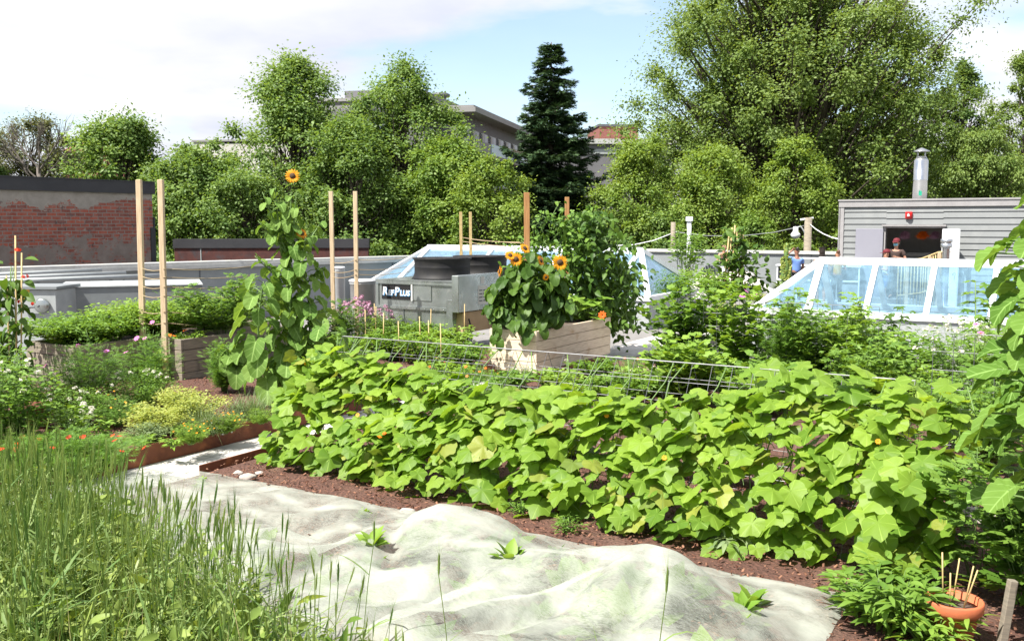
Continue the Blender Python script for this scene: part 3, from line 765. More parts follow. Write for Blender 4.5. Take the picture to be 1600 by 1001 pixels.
# things inside the doorway
def inshed(x, y, z): return SH.matrix_basis @ Vector((x, y, z))
SH_M = Matrix.Translation(SH.location) @ Matrix.Rotation(ANG, 4, 'Z')
def sp(x, y, z): return SH_M @ Vector((x, y, z))
for k, (x, z, ww, hh, lb) in enumerate([(2.15, 1.65, .22, .28, 'small pale poster on the back wall inside the shed, left'), (2.62, 1.72, .2, .2, 'tiny square notice pinned high on the back wall inside the shed'), (2.75, 1.2, .55, .45, 'dark framed board low on the back wall inside the shed')]):
    m_ = MB(); m_.box(-ww / 2, ww / 2, -.02, 0, -hh / 2, hh / 2); o = m_.build('wall_poster', M['paper' if k < 2 else 'greydark']); o.location = sp(x + .9, D_ - .102, z); o.rotation_euler = (0, 0, ANG); tag(o, lb, 'poster')
for k, (x, y_, lb) in enumerate([(1.72, 1.0, 'left bunch of dried flowers hanging in the shed doorway'), (2.25, .9, 'middle bunch of dried flowers hanging in the shed doorway'), (2.6, 1.0, 'right bunch of dried flowers hanging in the shed doorway')]):
    lm = LM(); p = sp(x, y_, 2.2); n = 60
    d = np.stack([rng.normal(size=n) * .35, rng.normal(size=n) * .35, -np.ones(n)], 1)
    lm.add(T_FEATH[0], np.array(p)[None] + d * 0.02, d, (0, 1, 0), rng.uniform(.2, .34, n))
    o = lm.build('dried_flower_bunch', M['petal_m' if k != 1 else 'petal_o'], origin=p); tag(o, lb, 'dried flowers', 'dried flower bunches in the shed')
# siren
p = sp(1.98, -.03, 2.66); s = thing('fire_siren', 'round red fire siren on the siding above the shed door', 'siren', p, ANG)
m_ = MB(); m_.bbox(-.10, .10, -.07, 0, -.11, .11, .02); m_.build('housing', M['red'], s)
m_ = MB(); m_.lathe([(.0, 0), (.075, .0), (.085, .02), (.06, .05), (.0, .055)], 16)
o = m_.build('horn', M['red'], s); o.rotation_euler = (math.pi / 2, 0, 0); o.location = (0, -.07, -.01)
m_ = MB(); m_.box(-.03, .03, -.131, -.126, -.03, .03); m_.build('strobe_lens', M['whiteink'], s)
# chimney flue on the roof
q = at(1437, 308, 30.0); s = thing('chimney_flue', 'tall shiny steel chimney flue with conical cap on the shed roof', 'chimney', (q.x, q.y, sp(0, 0, H + .05).z))
zt = at(1437, 246, 30).z - s.location.z
m_ = MB(); m_.lathe([(.21, 0), (.21, zt * .45), (.215, zt * .455), (.215, zt * .47), (.21, zt * .475), (.21, zt - .1), (.15, zt)], 28); m_.build('pipe', M['steel'], s)
for k in range(4): m_ = MB(); a_ = k * math.pi / 2 + .5; m_.tube([(.14 * math.cos(a_), .14 * math.sin(a_), zt - .02), (.15 * math.cos(a_), .15 * math.sin(a_), zt + .2)], .012, 5); m_.build('bracket', M['steel'], s)
m_ = MB(); m_.lathe([(.25, zt + .17), (.24, zt + .19), (.03, zt + .29), (.0, zt + .295)], 28); m_.lathe([(.15, zt + .0), (.15, zt + .03)], 20); m_.build('cap', M['steel'], s)
m_ = MB(); m_.box(-.12, -.03, -.217, -.196, .12, .24); m_.build('sticker', M['green'], s)
# vent pipe in front of the door
q = at(1478, 400, 23.2); s = thing('vent_pipe', 'short silver vent pipe with banded cap before the white door leaf', 'vent pipe', (q.x, q.y, DECK))
zt = at(1478, 373, 23.2).z - DECK
m_ = MB(); m_.lathe([(.16, 0), (.16, .03), (.085, .06), (.085, zt - .25), (.09, zt - .24), (.09, zt - .2)], 20); m_.build('pipe', M['steel'], s)
m_ = MB(); m_.lathe([(.125, zt - .21), (.13, zt - .2), (.13, zt - .12), (.11, zt - .11), (.11, zt - .10), (.135, zt - .09), (.135, zt - .01), (.09, zt)], 20); m_.build('cap', M['steel'], s)
# bamboo roll fence before the doorway
q0 = at(1404, 409, 25.6); q1 = at(1440, 404, 25.2); q2 = at(1466, 394, 24.6); q3 = at(1484, 393, 24.4)
s = thing('picket_fence', 'low tan bamboo picket fence with curved top rail before the shed doorway', 'fence', (q0.x, q0.y, DECK))
pk = MB(); pts = [q0, q1, q2, q3]; rl = MB()
for (u, v) in zip(pts[:-1], pts[1:]):
    n = max(2, int((v - u).length / .085))
    for i in range(n):
        c = u.lerp(v, i / n); pk.tube([(c.x, c.y, DECK), (c.x, c.y, c.z - .01 + random.uniform(-.02, .02))], .016, 5)
rl.tube([p + Vector((0, -.03, -.0)) for p in pts], .024, 6); rl.tube([p + Vector((0, -.03, -.9)) for p in pts], .02, 6)
pk.build('picket', M['bamboo'], s, False); rl.build('rail', M['bamboo'], s, False)
ps = MB()
for c in (q0.lerp(q1, .35), q1.lerp(q2, .45), q2): ps.box(c.x - .035, c.x + .035, c.y - .10, c.y - .05, DECK, c.z + .01)
ps.build('post', M['pineS'], s, False)
# low metal table / cold frame on the right
q0 = at(1497, 407, 23.5)
s = thing('metal_table', 'long low grey metal table top right of the shed doors', 'table', (q0.x, q0.y, DECK), ANG)
hh = q0.z - DECK
m_ = MB(); m_.box(0, 5, 0, 1.0, hh - .05, hh); m_.box(.02, 5, -.02, .0, hh - .12, hh - .01); m_.build('table_top', M['ltgrey'], s)
for x in (.1, 4.8):
    for y in (.1, .9): m_ = MB(); m_.box(x - .03, x + .03, y - .03, y + .03, 0, hh - .051); m_.build('leg', M['ltgrey'], s)

# ------------------------------------------------------------------ metal cooling unit with sign
UC = at(590, 438, 17.1)          # top left corner of the face towards the camera
UZ = UC.z; U = thing('cooling_unit', 'galvanised metal cooling unit with two black fan drums', 'cooling unit', (UC.x, UC.y, DECK), ANG)
uz = UZ - DECK; ub = .30 - DECK - .02; UL = 1.72; UD = 2.9
m_ = MB(); m_.bbox(0, UL, 0, UD, ub, uz, .01); m_.build('cabinet', M['galv'], U)
m_ = MB(); m_.box(-.02, UL + .01, -.03, -.003, uz - .045, uz + .02); m_.box(-.02, UL + .01, -.03, -.003, ub + .34, ub + .39); m_.box(-.03, .03, -.02, -.002, ub, uz - .05); m_.box(-.03, UL + .02, -.03, UD, uz + .001, uz + .022)
m_.box(-.02, UL, -.03, -.003, ub - .04, ub + .0); m_.build('flange', M['galv'], U)
m_ = MB(); m_.box(.10, .72, -.012, -.003, uz - .32, uz - .06); sg = m_.build('sign', M['black'], U)
sg['label'] = 'black sign with white REFPLUS lettering edged in light blue'
m_ = MB(); m_.box(.80, 1.18, -.014, -.003, uz - .32, uz - .06); m_.build('access_panel', M['galv'], U)
m_ = MB(); m_.box(.76, .79, -.03, -.003, uz - .33, uz - .05); m_.build('label_plate', M['paper'], U)
m_ = MB(); m_.box(.20, .26, -.006, -.003, ub + .12, ub + .18); m_.build('label_plate', M['paper'], U)
def text_mesh(txt, size, m, parent, locn, ext=.002, offset=0, shear=0):
    cu = bpy.data.curves.new('lettering', 'FONT'); cu.body = txt; cu.size = size; cu.extrude = ext; cu.offset = offset; cu.shear = shear; cu.resolution_u = 3
    to = bpy.data.objects.new('lettering', cu); COL.objects.link(to)
    bpy.context.view_layer.update()
    me = bpy.data.meshes.new_from_object(to.evaluated_get(bpy.context.evaluated_depsgraph_get()))
    wd = max((v.co.x for v in me.vertices), default=0)
    bpy.data.objects.remove(to); bpy.data.curves.remove(cu)
    me.transform(Matrix.Rotation(math.pi / 2, 4, 'X')); me.name = 'lettering'
    me.materials.clear()
    o = link_mesh('lettering', me, m, parent); o.location = locn
    return wd
x = .115; zb_ = uz - .245
for ch, sz in (('R', .20), ('EF', .13), ('P', .20), ('LUS', .13)):
    text_mesh(ch, sz, M['blueink'], sg, (x + .006, -.0145, zb_ - .006), .0008, .008, .1)
    wdt = text_mesh(ch, sz, M['whiteink'], sg, (x, -.0175, zb_), .0008, .004, .1); x += wdt + .004
# control box on the corner, stickers, board, legs, cable
for k in range(9): m_ = MB(); m_.lathe([(0, -.004), (.008, -.004), (.008, .004), (0, .004)], 8, (.08 + k * .195, -.034, ub + .365)); m_.build('screw', M['steel'], U)
for x_ in (.58, 1.15): m_ = MB(); m_.box(x_, x_ + .012, -.009, -.003, ub + .001, ub + .335); m_.build('panel_seam', M['greydark'], U)
m_ = MB(); m_.bbox(UL + .001, UL + .14, -.18, 1.15, uz - .48, uz + .14, .008); cbx = m_.build('control_box', M['galv'], U)
m_ = MB(); m_.box(UL - .12, UL - .0, -.16, -.031, ub + .22, uz - .28); m_.build('junction_box', M['galv'], U)
m_ = MB(); m_.box(UL + .141, UL + .144, .42, .72, uz - .38, uz - .06); m_.box(UL + .141, UL + .144, .5, .62, uz - .03, uz + .09); m_.build('sticker', M['paper'], cbx)
m_ = MB()
for k in range(4):
    for j in (0, 1): m_.box(UL + .1445, UL + .146, .45 + j * .13, .55 + j * .13, uz - .33 + k * .06, uz - .31 + k * .06)
m_.build('print', M['greydark'], cbx)
m_ = MB(); m_.bbox(UL - .02, UL + .12, -.02, 2.3, ub - .02, uz - .49, .006); m_.build('side_board', M['card'], U)
m_ = MB(); m_.tube([(UL + .16, .1, uz - .6), (UL + .18, .14, uz - .75), (UL + .16, .05, uz - .95), (UL + .16, -.02, ub - .05)], .014, 6)
ring = [(UL + .17, .95 + .12 * math.sin(t * .52), uz - .78 + .14 * math.cos(t * .52)) for t in range(13)]; m_.tube(ring, .014, 6); m_.build('cable', M['black'], U)
for x in (.12, UL - .12):
    for y in (.15, UD - .15): m_ = MB(); m_.box(x - .05, x + .05, y - .05, y + .05, 0, ub - .001); m_.build('leg', M['galv'], U)
for y in (.78, 2.05):
    m_ = MB(); zz = uz + .022
    m_.lathe([(.56, zz), (.53, zz + .03), (.50, zz + .10), (.50, zz + .20), (.505, zz + .21), (.50, zz + .22), (.51, zz + .34), (.535, zz + .36), (.535, zz + .375), (.49, zz + .37), (.46, zz + .1)], 40, (UL / 2, y, 0)); fd = m_.build('fan_drum', M['black'], U)
    m_ = MB()
    for k in range(8): a_ = k * math.pi / 4; m_.tube([(UL / 2, y, zz + .36), (UL / 2 + .48 * math.cos(a_), y + .48 * math.sin(a_), zz + .365)], .006, 4)
    for rr in (.15, .3, .42): m_.tube([(UL / 2 + rr * math.cos(t * math.pi / 12), y + rr * math.sin(t * math.pi / 12), zz + .362) for t in range(25)], .005, 4)
    m_.build('grille', M['black'], fd)

# ------------------------------------------------------------------ grey ducts and pipes on the left
q0 = at(90, 450, 16.2); q1 = at(316, 443, 17.0)
an = math.atan2(q1.y - q0.y, q1.x - q0.x); L = (Vector((q1.x, q1.y)) - Vector((q0.x, q0.y))).length; hz = q0.z - DECK
s = thing('ventilation_duct', 'long grey ventilation duct with louvred side on the left', 'duct', (q0.x, q0.y, DECK), an)
m_ = MB(); m_.bbox(0, L, 0, 1.6, .72, hz - .001, .015); m_.box(0.2, L, .06, 1.5, .0, .719); m_.build('casing', M['greypaint'], s)
m_ = MB(); m_.box(-.01, L + .01, -.02, 1.62, hz, hz + .02); m_.build('lid', M['ltgrey'], s)
m_ = MB()
for k in range(6): z = .08 + k * .105; m_.add([(.3, -.03, z), (L - .3, -.03, z), (L - .3, .055, z + .08), (.3, .055, z + .08), (.3, -.03, z + .012), (L - .3, -.03, z + .012), (L - .3, .055, z + .092), (.3, .055, z + .092)], [(0, 3, 2, 1), (4, 5, 6, 7), (0, 1, 5, 4), (1, 2, 6, 5), (2, 3, 7, 6), (3, 0, 4, 7)])
m_.build('louvre', M['ltgrey'], s)
q0 = at(-30, 444, 15.6); q1 = at(90, 452, 15.6)
s = thing('electrical_cabinet', 'grey electrical cabinet with yellow warning sign at the left edge', 'cabinet', (q0.x, q0.y, DECK), 0)
L = q1.x - q0.x; hz = q1.z - DECK
m_ = MB(); m_.bbox(0, L * .98, 0, .8, 0, hz, .015); m_.build('body', M['ltgrey'], s)
m_ = MB(); m_.box(-.03, L, -.04, .84, hz + .001, hz + .045); m_.build('lid', M['greypaint'], s)
c0 = at(30, 449, 15.6).x - q0.x; c1 = at(46, 449, 15.6).x - q0.x; z0 = at(38, 468, 15.6).z - DECK; z1 = at(38, 448, 15.6).z - DECK
m_ = MB(); m_.box(c0, c1, -.006, -.001, z0, z1); sg = m_.build('warning_sign', M['yelsign'], s)
m_ = MB()
for k in range(4): m_.box(c0 + .02 + .02 * (k % 2), c1 - .02, -.0075, -.0062, z0 + .03 + k * .045, z0 + .05 + k * .045)
m_.build('sign_print', M['greydark'], sg)
m_ = MB(); m_.lathe([(.0, 0), (.11, 0), (.12, .02), (.12, .06), (.09, .08), (0, .085)], 20); o = m_.build('disconnect_switch', M['galv'], s); o.rotation_euler = (math.pi / 2, 0, 0); o.location = (L * .80, -.001, hz - .26)
m_ = MB(); m_.tube([(L * .55, -.05, hz - .3), (L * .75, -.06, hz - .28), (L * .78, -.1, hz - .26)], .015, 6); m_.build('conduit', M['greydark'], s)
for k, (ya, yb, yy, xa, xb) in enumerate([(427, 425, 19.5, -60, 158), (433, 429, 18.9, -60, 196), (439, 432, 18.3, -60, 250)]):
    a0 = at(xa, ya + 1, yy - 1.0); a1 = at(xb, yb, yy + 1.4); a1.z = a0.z = (a0.z + a1.z) / 2
    m_ = MB(); m_.tube([a0, a1], .045, 12); sup = MB()
    o = thing('metal_pipe', ['uppermost pale grey pipe below the left parapet', 'middle pale grey pipe of the three below the left parapet', 'lowest and longest pale grey pipe behind the ventilation duct'][k], 'pipe', (a0.x, a0.y, DECK), 0, 'grey pipes below the parapet')
    m_.build('pipe', M['ltgrey'], o, False)
    for t_ in (.35, .9):
        sup = MB(); c = a0.lerp(a1, t_); sup.box(c.x - .03, c.x + .03, c.y - .03, c.y + .03, DECK, c.z - .04); sup.build('pipe_support', M['greydark'], o, False)
for k, (x0, x1, yt, yb, yy, lb) in enumerate([(519, 539, 420, 478, 18.5, 'tall cloudy plastic tub behind the stakes left of the cooling unit'), (546, 588, 440, 470, 17.8, 'wide low cloudy plastic tub beside the cooling unit')]):
    c = at((x0 + x1) / 2, yt, yy); rr = (x1 - x0) / 2 / 1500 * yy
    s = thing('plastic_tub', lb, 'tub', (c.x, c.y, DECK)); hz = c.z - DECK
    m_ = MB(); m_.lathe([(rr * .85, 0), (rr * .9, .05), (rr * .95, hz - .05), (rr, hz - .04), (rr, hz - .01), (rr * .97, hz)], 24); m_.build('tub_body', M['tub'], s)
    m_ = MB(); m_.lathe([(rr * 1.04, hz + .001), (rr * 1.04, hz + .03), (rr * .9, hz + .045), (0.0, hz + .05)], 24); m_.build('lid', M['white'], s)

# ------------------------------------------------------------------ wooden planters
def planter(name, label, P, wd, ln, h, m, z0=0.0, nb=4, rz=ANG, split=()):
    s = thing(name, label, 'planter box', (P.x, P.y, z0), rz)     # P: near corner; extends -wd along x, ln along y
    bh = h / nb; t = .04
    for k in range(nb):
        z = k * bh
        for (x0, x1, y0, y1) in ((-wd, 0, 0, t), (-wd, 0, ln - t, ln), (-t, 0, t + .001, ln - t - .001), (-wd, -wd + t, t + .001, ln - t - .001)):
            m_ = MB(); m_.bbox(x0, x1, y0, y1, z + .003, z + bh - .004, .004); m_.build('board', M[m], s)
    m_ = MB()
    for (x, y) in ((-t - .05, t + .002), (-wd + t + .002, t + .002), (-t - .05, ln - t - .05), (-wd + t + .002, ln - t - .05)): m_.box(x, x + .045, y, y + .045, 0, h - .01)
    m_.build('corner_post', M[m], s)
    m_ = MB(); m_.box(-wd + t + .001, -t - .001, t + .001, ln - t - .001, .01, h - .07); m_.build('planter_soil', M['soil'], s)
    return s
KC = loc(838, 583, 0)
planter('planter_box', 'new pale pine planter box in the middle with sunflowers', KC, .78, 2.45, .60, 'pine')
KL = loc(285, 601, 0)
planter('planter_box', 'weathered grey planter box behind the two tall stakes on the left', KL, .42, 2.0, .60, 'greywood')
KM = loc(118, 612, 0)
planter('planter_box', 'shaded grey planter box at the left filled with bushy mint', KM, 1.0, 3.6, .58, 'greywood')

# stakes and twine
def stake(px, ytop, P, w, m, label, grp='tall wooden stakes'):
    zt = at(px, ytop, P.y).z; m_ = MB()
    x1 = at(px, ytop, P.y).x
    lean = x1 - P.x
    m_.bbox(-w / 2, w / 2, -w / 2, w / 2, 0, zt - P.z, .004)
    for i, v in enumerate(m_.v): m_.v[i] = (v[0] + lean * v[2] / (zt - P.z), v[1], v[2])
    o = m_.build('wooden_stake', M[m]); o.location = P; tag(o, label, 'stake', grp); return o
def P_at(px, py, Y, z):
    p = at(px, py, Y); return Vector((p.x, p.y, z))
sA = stake(217, 281, P_at(223, 540, 12.9, 0), .068, 'pineS', 'left one of the two tall stakes before the brick wall')
sB = stake(251, 281, P_at(258, 560, 12.5, 0), .068, 'pineS', 'right one of the two tall stakes before the brick wall')
sC = stake(517, 299, P_at(521, 470, 16.3, DECK), .066, 'pineS', 'left one of the two stakes beside the tall sunflower')
sD = stake(555, 299, P_at(557, 470, 15.9, DECK), .066, 'pineS', 'right one of the two stakes beside the tall sunflower')
sE = stake(720, 331, P_at(721, 400, 23.0, DECK), .07, 'bamboo', 'left one of the two far thin stakes above the skylight')
sF = stake(735, 331, P_at(736, 400, 24.0, DECK), .07, 'bamboo', 'right one of the two far thin stakes above the skylight')
sG = stake(823, 301, P_at(824, 500, 15.2, .02), .09, 'pineO', 'thick orange brown stake in the pine planter box, left')
sH = stake(886, 308, P_at(886, 500, 16.6, .02), .075, 'pineO', 'thinner brown stake in the pine planter box, right')
def twine(name, label, segs, r=.005, m='string', cat='twine', sag=.03):
    m_ = MB(); o0 = Vector(segs[0][0])
    for p, q in segs:
        p, q = Vector(p), Vector(q); m_.tube([p.lerp(q, t) - Vector((0, 0, sag * 4 * t * (1 - t))) for t in (0, .25, .5, .75, 1)], r, 4)
    o = m_.build(name, M[m], origin=o0); return tag(o, label, cat)
segs = []
for py in (419, 432, 447, 461, 486, 503):
    p = at(222, py, 12.85); q = at(257, py + 1, 12.45); segs.append((p, q)); segs.append((q, at(392, py - 1 + (py - 440) * .1, 14.6)))
twine('twine', 'rows of jute twine strung from the two tall left stakes', segs)
segs = []
for py in (409, 424, 432):
    segs.append((at(520, py + 1, 16.25), at(556, py - 3, 15.85))); segs.append((at(556, py - 3, 15.85), at(640, py - 8, 18)))
twine('twine', 'rows of jute twine between the stakes beside the tall sunflower', segs)
twine('twine', 'pale twine strung from the far thin stakes over the skylight', [(at(721, 371, 23), at(829, 380, 20)), (at(721, 377, 23), at(829, 386, 20)), (at(736, 374, 24), at(829, 378, 20)), (at(721, 384, 23), at(829, 388, 20))], .008)

# ------------------------------------------------------------------ far furniture
def pole(px, yt, Y, r, m, name, label, cat, z0=-5, n=14):
    p = at(px, yt, Y); s = thing(name, label, cat, (p.x, p.y, z0)); m_ = MB(); m_.tube([(0, 0, 0), (0, 0, p.z - z0)], [r * 1.1, r], n); m_.build('pole', M[m], s); return s, p
s, p = pole(1263, 340, 37, .14, 'greywood', 'street_lamp', 'wooden utility pole carrying a white round street lamp', 'street lamp')
m_ = MB(); l = at(1243, 366, 37) - Vector((p.x, p.y, -5)); m_.tube([(0, 0, l.z - .3), (-.15, 0, l.z + .12), (l.x * .6, 0, l.z + .3), (l.x, 0, l.z + .25)], .03, 8); m_.build('lamp_arm', M['ltgrey'], s)
m_ = MB(); m_.lathe([(.0, -.18), (.1, -.16), (.17, -.08), (.18, .0), (.17, .02), (.10, .10), (.09, .28), (.0, .3)], 20); o = m_.build('lamp_head', M['white'], s); o.location = (l.x, 0, l.z)
m_ = MB(); m_.tube([(-.3, 0, l.z + .55), (.2, 0, l.z + .62)], .04, 8); m_.build('insulator', M['whiteink'], s)
twine('power_line', 'thin pale cable running from the lamp pole down to the shed', [(at(1265, 350, 37), at(1312, 374, 31.5))], .022, 'white', 'cable', .1)
twine('power_line', 'thin cable running left from the lamp pole across the trees', [(at(1263, 351, 37), at(1053, 362, 37))], .012, 'ltgrey', 'cable', .3)
s, p = pole(1052, 347, 36.5, .09, 'greywood', 'wooden_post', 'weathered wooden post behind the parapet left of the white vent', 'post', DECK, 10)
twine('power_line', 'pale cable hanging from the weathered post towards the spruce', [(at(1052, 364, 36.5), at(930, 380, 36.5))], .018, 'white', 'cable', .25)
s, p = pole(1077, 346, 33, .075, 'white', 'vent_pipe', 'white standing vent pipe with square cap by the far shrub', 'vent pipe', DECK)
m_ = MB(); m_.bbox(-.11, .11, -.11, .11, p.z - DECK, p.z - DECK + .16, .02); m_.build('cap', M['white'], s)
# white shelf unit by the parapet
q = at(1212, 413, 30.6)
s = thing('metal_counter', 'white outdoor counter with glass sided lower part behind the person in blue', 'counter', (q.x, q.y, DECK), ANG)
hz = q.z - DECK
m_ = MB(); m_.box(0, 2.6, 0, .7, hz - .04, hz); m_.box(.25, 2.6, .35, .6, hz + .18, hz + .22); m_.box(.3, .34, .4, .44, hz, hz + .18); m_.box(2.5, 2.54, .4, .44, hz, hz + .18); m_.build('counter_top', M['white'], s)
m_ = MB()
for x in (.03, .65, 1.3, 1.95, 2.53): m_.box(x, x + .04, .03, .07, 0, hz - .041)
m_.box(.07, 2.53, .035, .065, hz - .5, hz - .45); m_.box(.07, 2.53, .035, .065, .02, .06); m_.build('counter_frame', M['white'], s)
m_ = MB(); m_.box(.07, 2.53, .08, .6, .06, hz - .5); m_.build('cupboard', M['parapet'], s)
m_ = MB(); m_.box(.07, 2.53, .085, .095, hz - .44, hz - .05); m_.build('counter_glass', M['winglass'], s)
# dark slatted garden chair near the woman
q = at(1118, 462, 33.2)
s = thing('garden_chair', 'dark grey slatted garden chair with fan shaped back beside the woman', 'chair', (q.x, q.y, DECK), math.radians(20))
bk = MB()
for k in range(7):
    x = (k - 3) * .085; hz = 1.0 - abs(k - 3) * .05; bk.slab((x * .8 - .035, .25, .3), (x * .8 + .035, .25, .3), (x * 1.25 + .04, .45, hz), (x * 1.25 - .04, .45, hz), .02)
bk.build('backrest', M['greydark'], s)
st = MB()
for k in range(5): st.box(-.27, .27, -.3 + k * .11, -.2 + k * .11, .34 - k * .01, .36 - k * .01)
st.build('seat', M['greydark'], s)
for sx in (-1, 1):
    m_ = MB(); m_.bbox(sx * .36 - .06, sx * .36 + .06, -.38, .35, .52, .545, .008); m_.build('armrest', M['greydark'], s)
    m_ = MB(); m_.box(sx * .33 - .03, sx * .33 + .03, -.34, -.26, 0, .519); m_.build('leg', M['greydark'], s)
    m_ = MB(); m_.box(sx * .33 - .03, sx * .33 + .03, .22, .29, 0, .519); m_.build('leg', M['greydark'], s)
# white bundled cushion
q = at(1160, 452, 28.0); s = thing('folded_fabric', 'bundled white fabric roll lying behind the far row cover', 'fabric', (q.x, q.y, .2))
m_ = MB(); m_.lathe([(0, 0), (.30, .0), (.42, .06), (.45, .16), (.40, .27), (.25, .31), (0, .32)], 20, sx=1.35, sy=.8)
for i, v in enumerate(m_.v):
    k = 1 + .12 * mnoise.noise(Vector(v) * 4); m_.v[i] = (v[0] * k, v[1] * k, v[2] * (1 + .2 * mnoise.noise(Vector(v) * 3)))
m_.build('roll', M['fleece2'], s)
# far row cover over hoops
def row_cover(name, label, P, an, L, Wd, hf, m, nx, ny, parent=None):
    s = MB(); vs = []
    for i in range(nx + 1):
        for j in range(ny + 1):
            x = L * i / nx; y = Wd * j / ny; vs.append((x, y, hf(x, y)))
    s.add(vs, [(i * (ny + 1) + j, (i + 1) * (ny + 1) + j, (i + 1) * (ny + 1) + j + 1, i * (ny + 1) + j + 1) for i in range(nx) for j in range(ny)], 0, True)
    o = s.build(name, M[m]); o.location = P; o.rotation_euler = (0, 0, an); tag(o, label, 'row cover')
    return o
q = loc(1078, 471, .22); q2 = loc(1208, 455, .22); L = (q2 - q).length + .3
def hf(x, y):
    e = min(1, min(x / .5, (L - x) / .5, y / .5, (1.7 - y) / .5)); e = max(0, e) ** .6
    h = .28 + .30 * max(0, math.cos((x - L * .86) / .45 if abs(x - L * .86) < 1 else 9)) + .24 * math.exp(-((x - L * .52) / .45) ** 2) + .16 * math.exp(-((x - L * .25) / .4) ** 2)
    h += .05 * abs(math.sin(x * 9 + 2 * math.sin(y * 3))) - .04
    return .0 + e * h * math.sin(min(1, y / 1.7) * math.pi) ** .5 if 0 < y < 1.7 else 0
row_cover('row_cover', 'far crumpled white row cover over hoops by the parapet', q, math.atan2(q2.y - q.y, q2.x - q.x), L, 1.7, hf, 'fleece2', 90, 24)

# ------------------------------------------------------------------ wire trellises
RL = at(535, 526, 8.75); RR = RL + A * 4.90; RR.z = RL.z
def panel(mb_, p0, p1, q0, q1, nc, nr, r=.0020):      # p: top rail ends, q: bottom rail ends
    for i in range(nc + 1):
        t = i / nc; mb_.tube([p0.lerp(p1, t), q0.lerp(q1, t)], r, 4, smooth=False)
    for j in range(nr + 1):
        t = j / nr; a_, b_ = p0.lerp(q0, t), p1.lerp(q1, t); off = Vector((0, 0, .006)); mb_.tube([a_ + off, b_ + off], r * (1.2 if j == 0 else 1), 4, smooth=False)
TR = thing('wire_trellis', 'long galvanised wire mesh trellis forming an A frame under the cucumbers', 'trellis', (RL.x, RL.y, 0))
FB0 = Vector((RL.x, RL.y, 0)) - B * .62; FB1 = FB0 + A * 4.9; BB0 = FB0 + B * 1.24; BB1 = FB1 + B * 1.24
m_ = MB(); panel(m_, RL, RR, FB0, FB1, 32, 8); m_.build('mesh_panel', M['wire'], TR, False)
m_ = MB(); panel(m_, RL + B * .02, RR + B * .02, BB0, BB1, 32, 8); m_.build('mesh_panel', M['wire'], TR, False)
def trellis2(label, p, q, h, nc, nr):
    s = thing('wire_trellis', label, 'trellis', p); m_ = MB(); up = Vector((0, 0, h))
    panel(m_, p + up, q + up, p, q, nc, nr, .0028); m_.build('mesh_panel', M['wire'], s, False)
trellis2('upright wire mesh trellis behind the cucumbers near the middle of the bed', g(1.95, 6.0), g(4.4, 6.0), 1.15, 14, 7)
trellis2('upright wire mesh trellis between the echinacea and the right sunflowers', g(5.3, 3.5), g(7.6, 3.5), 1.15, 14, 7)

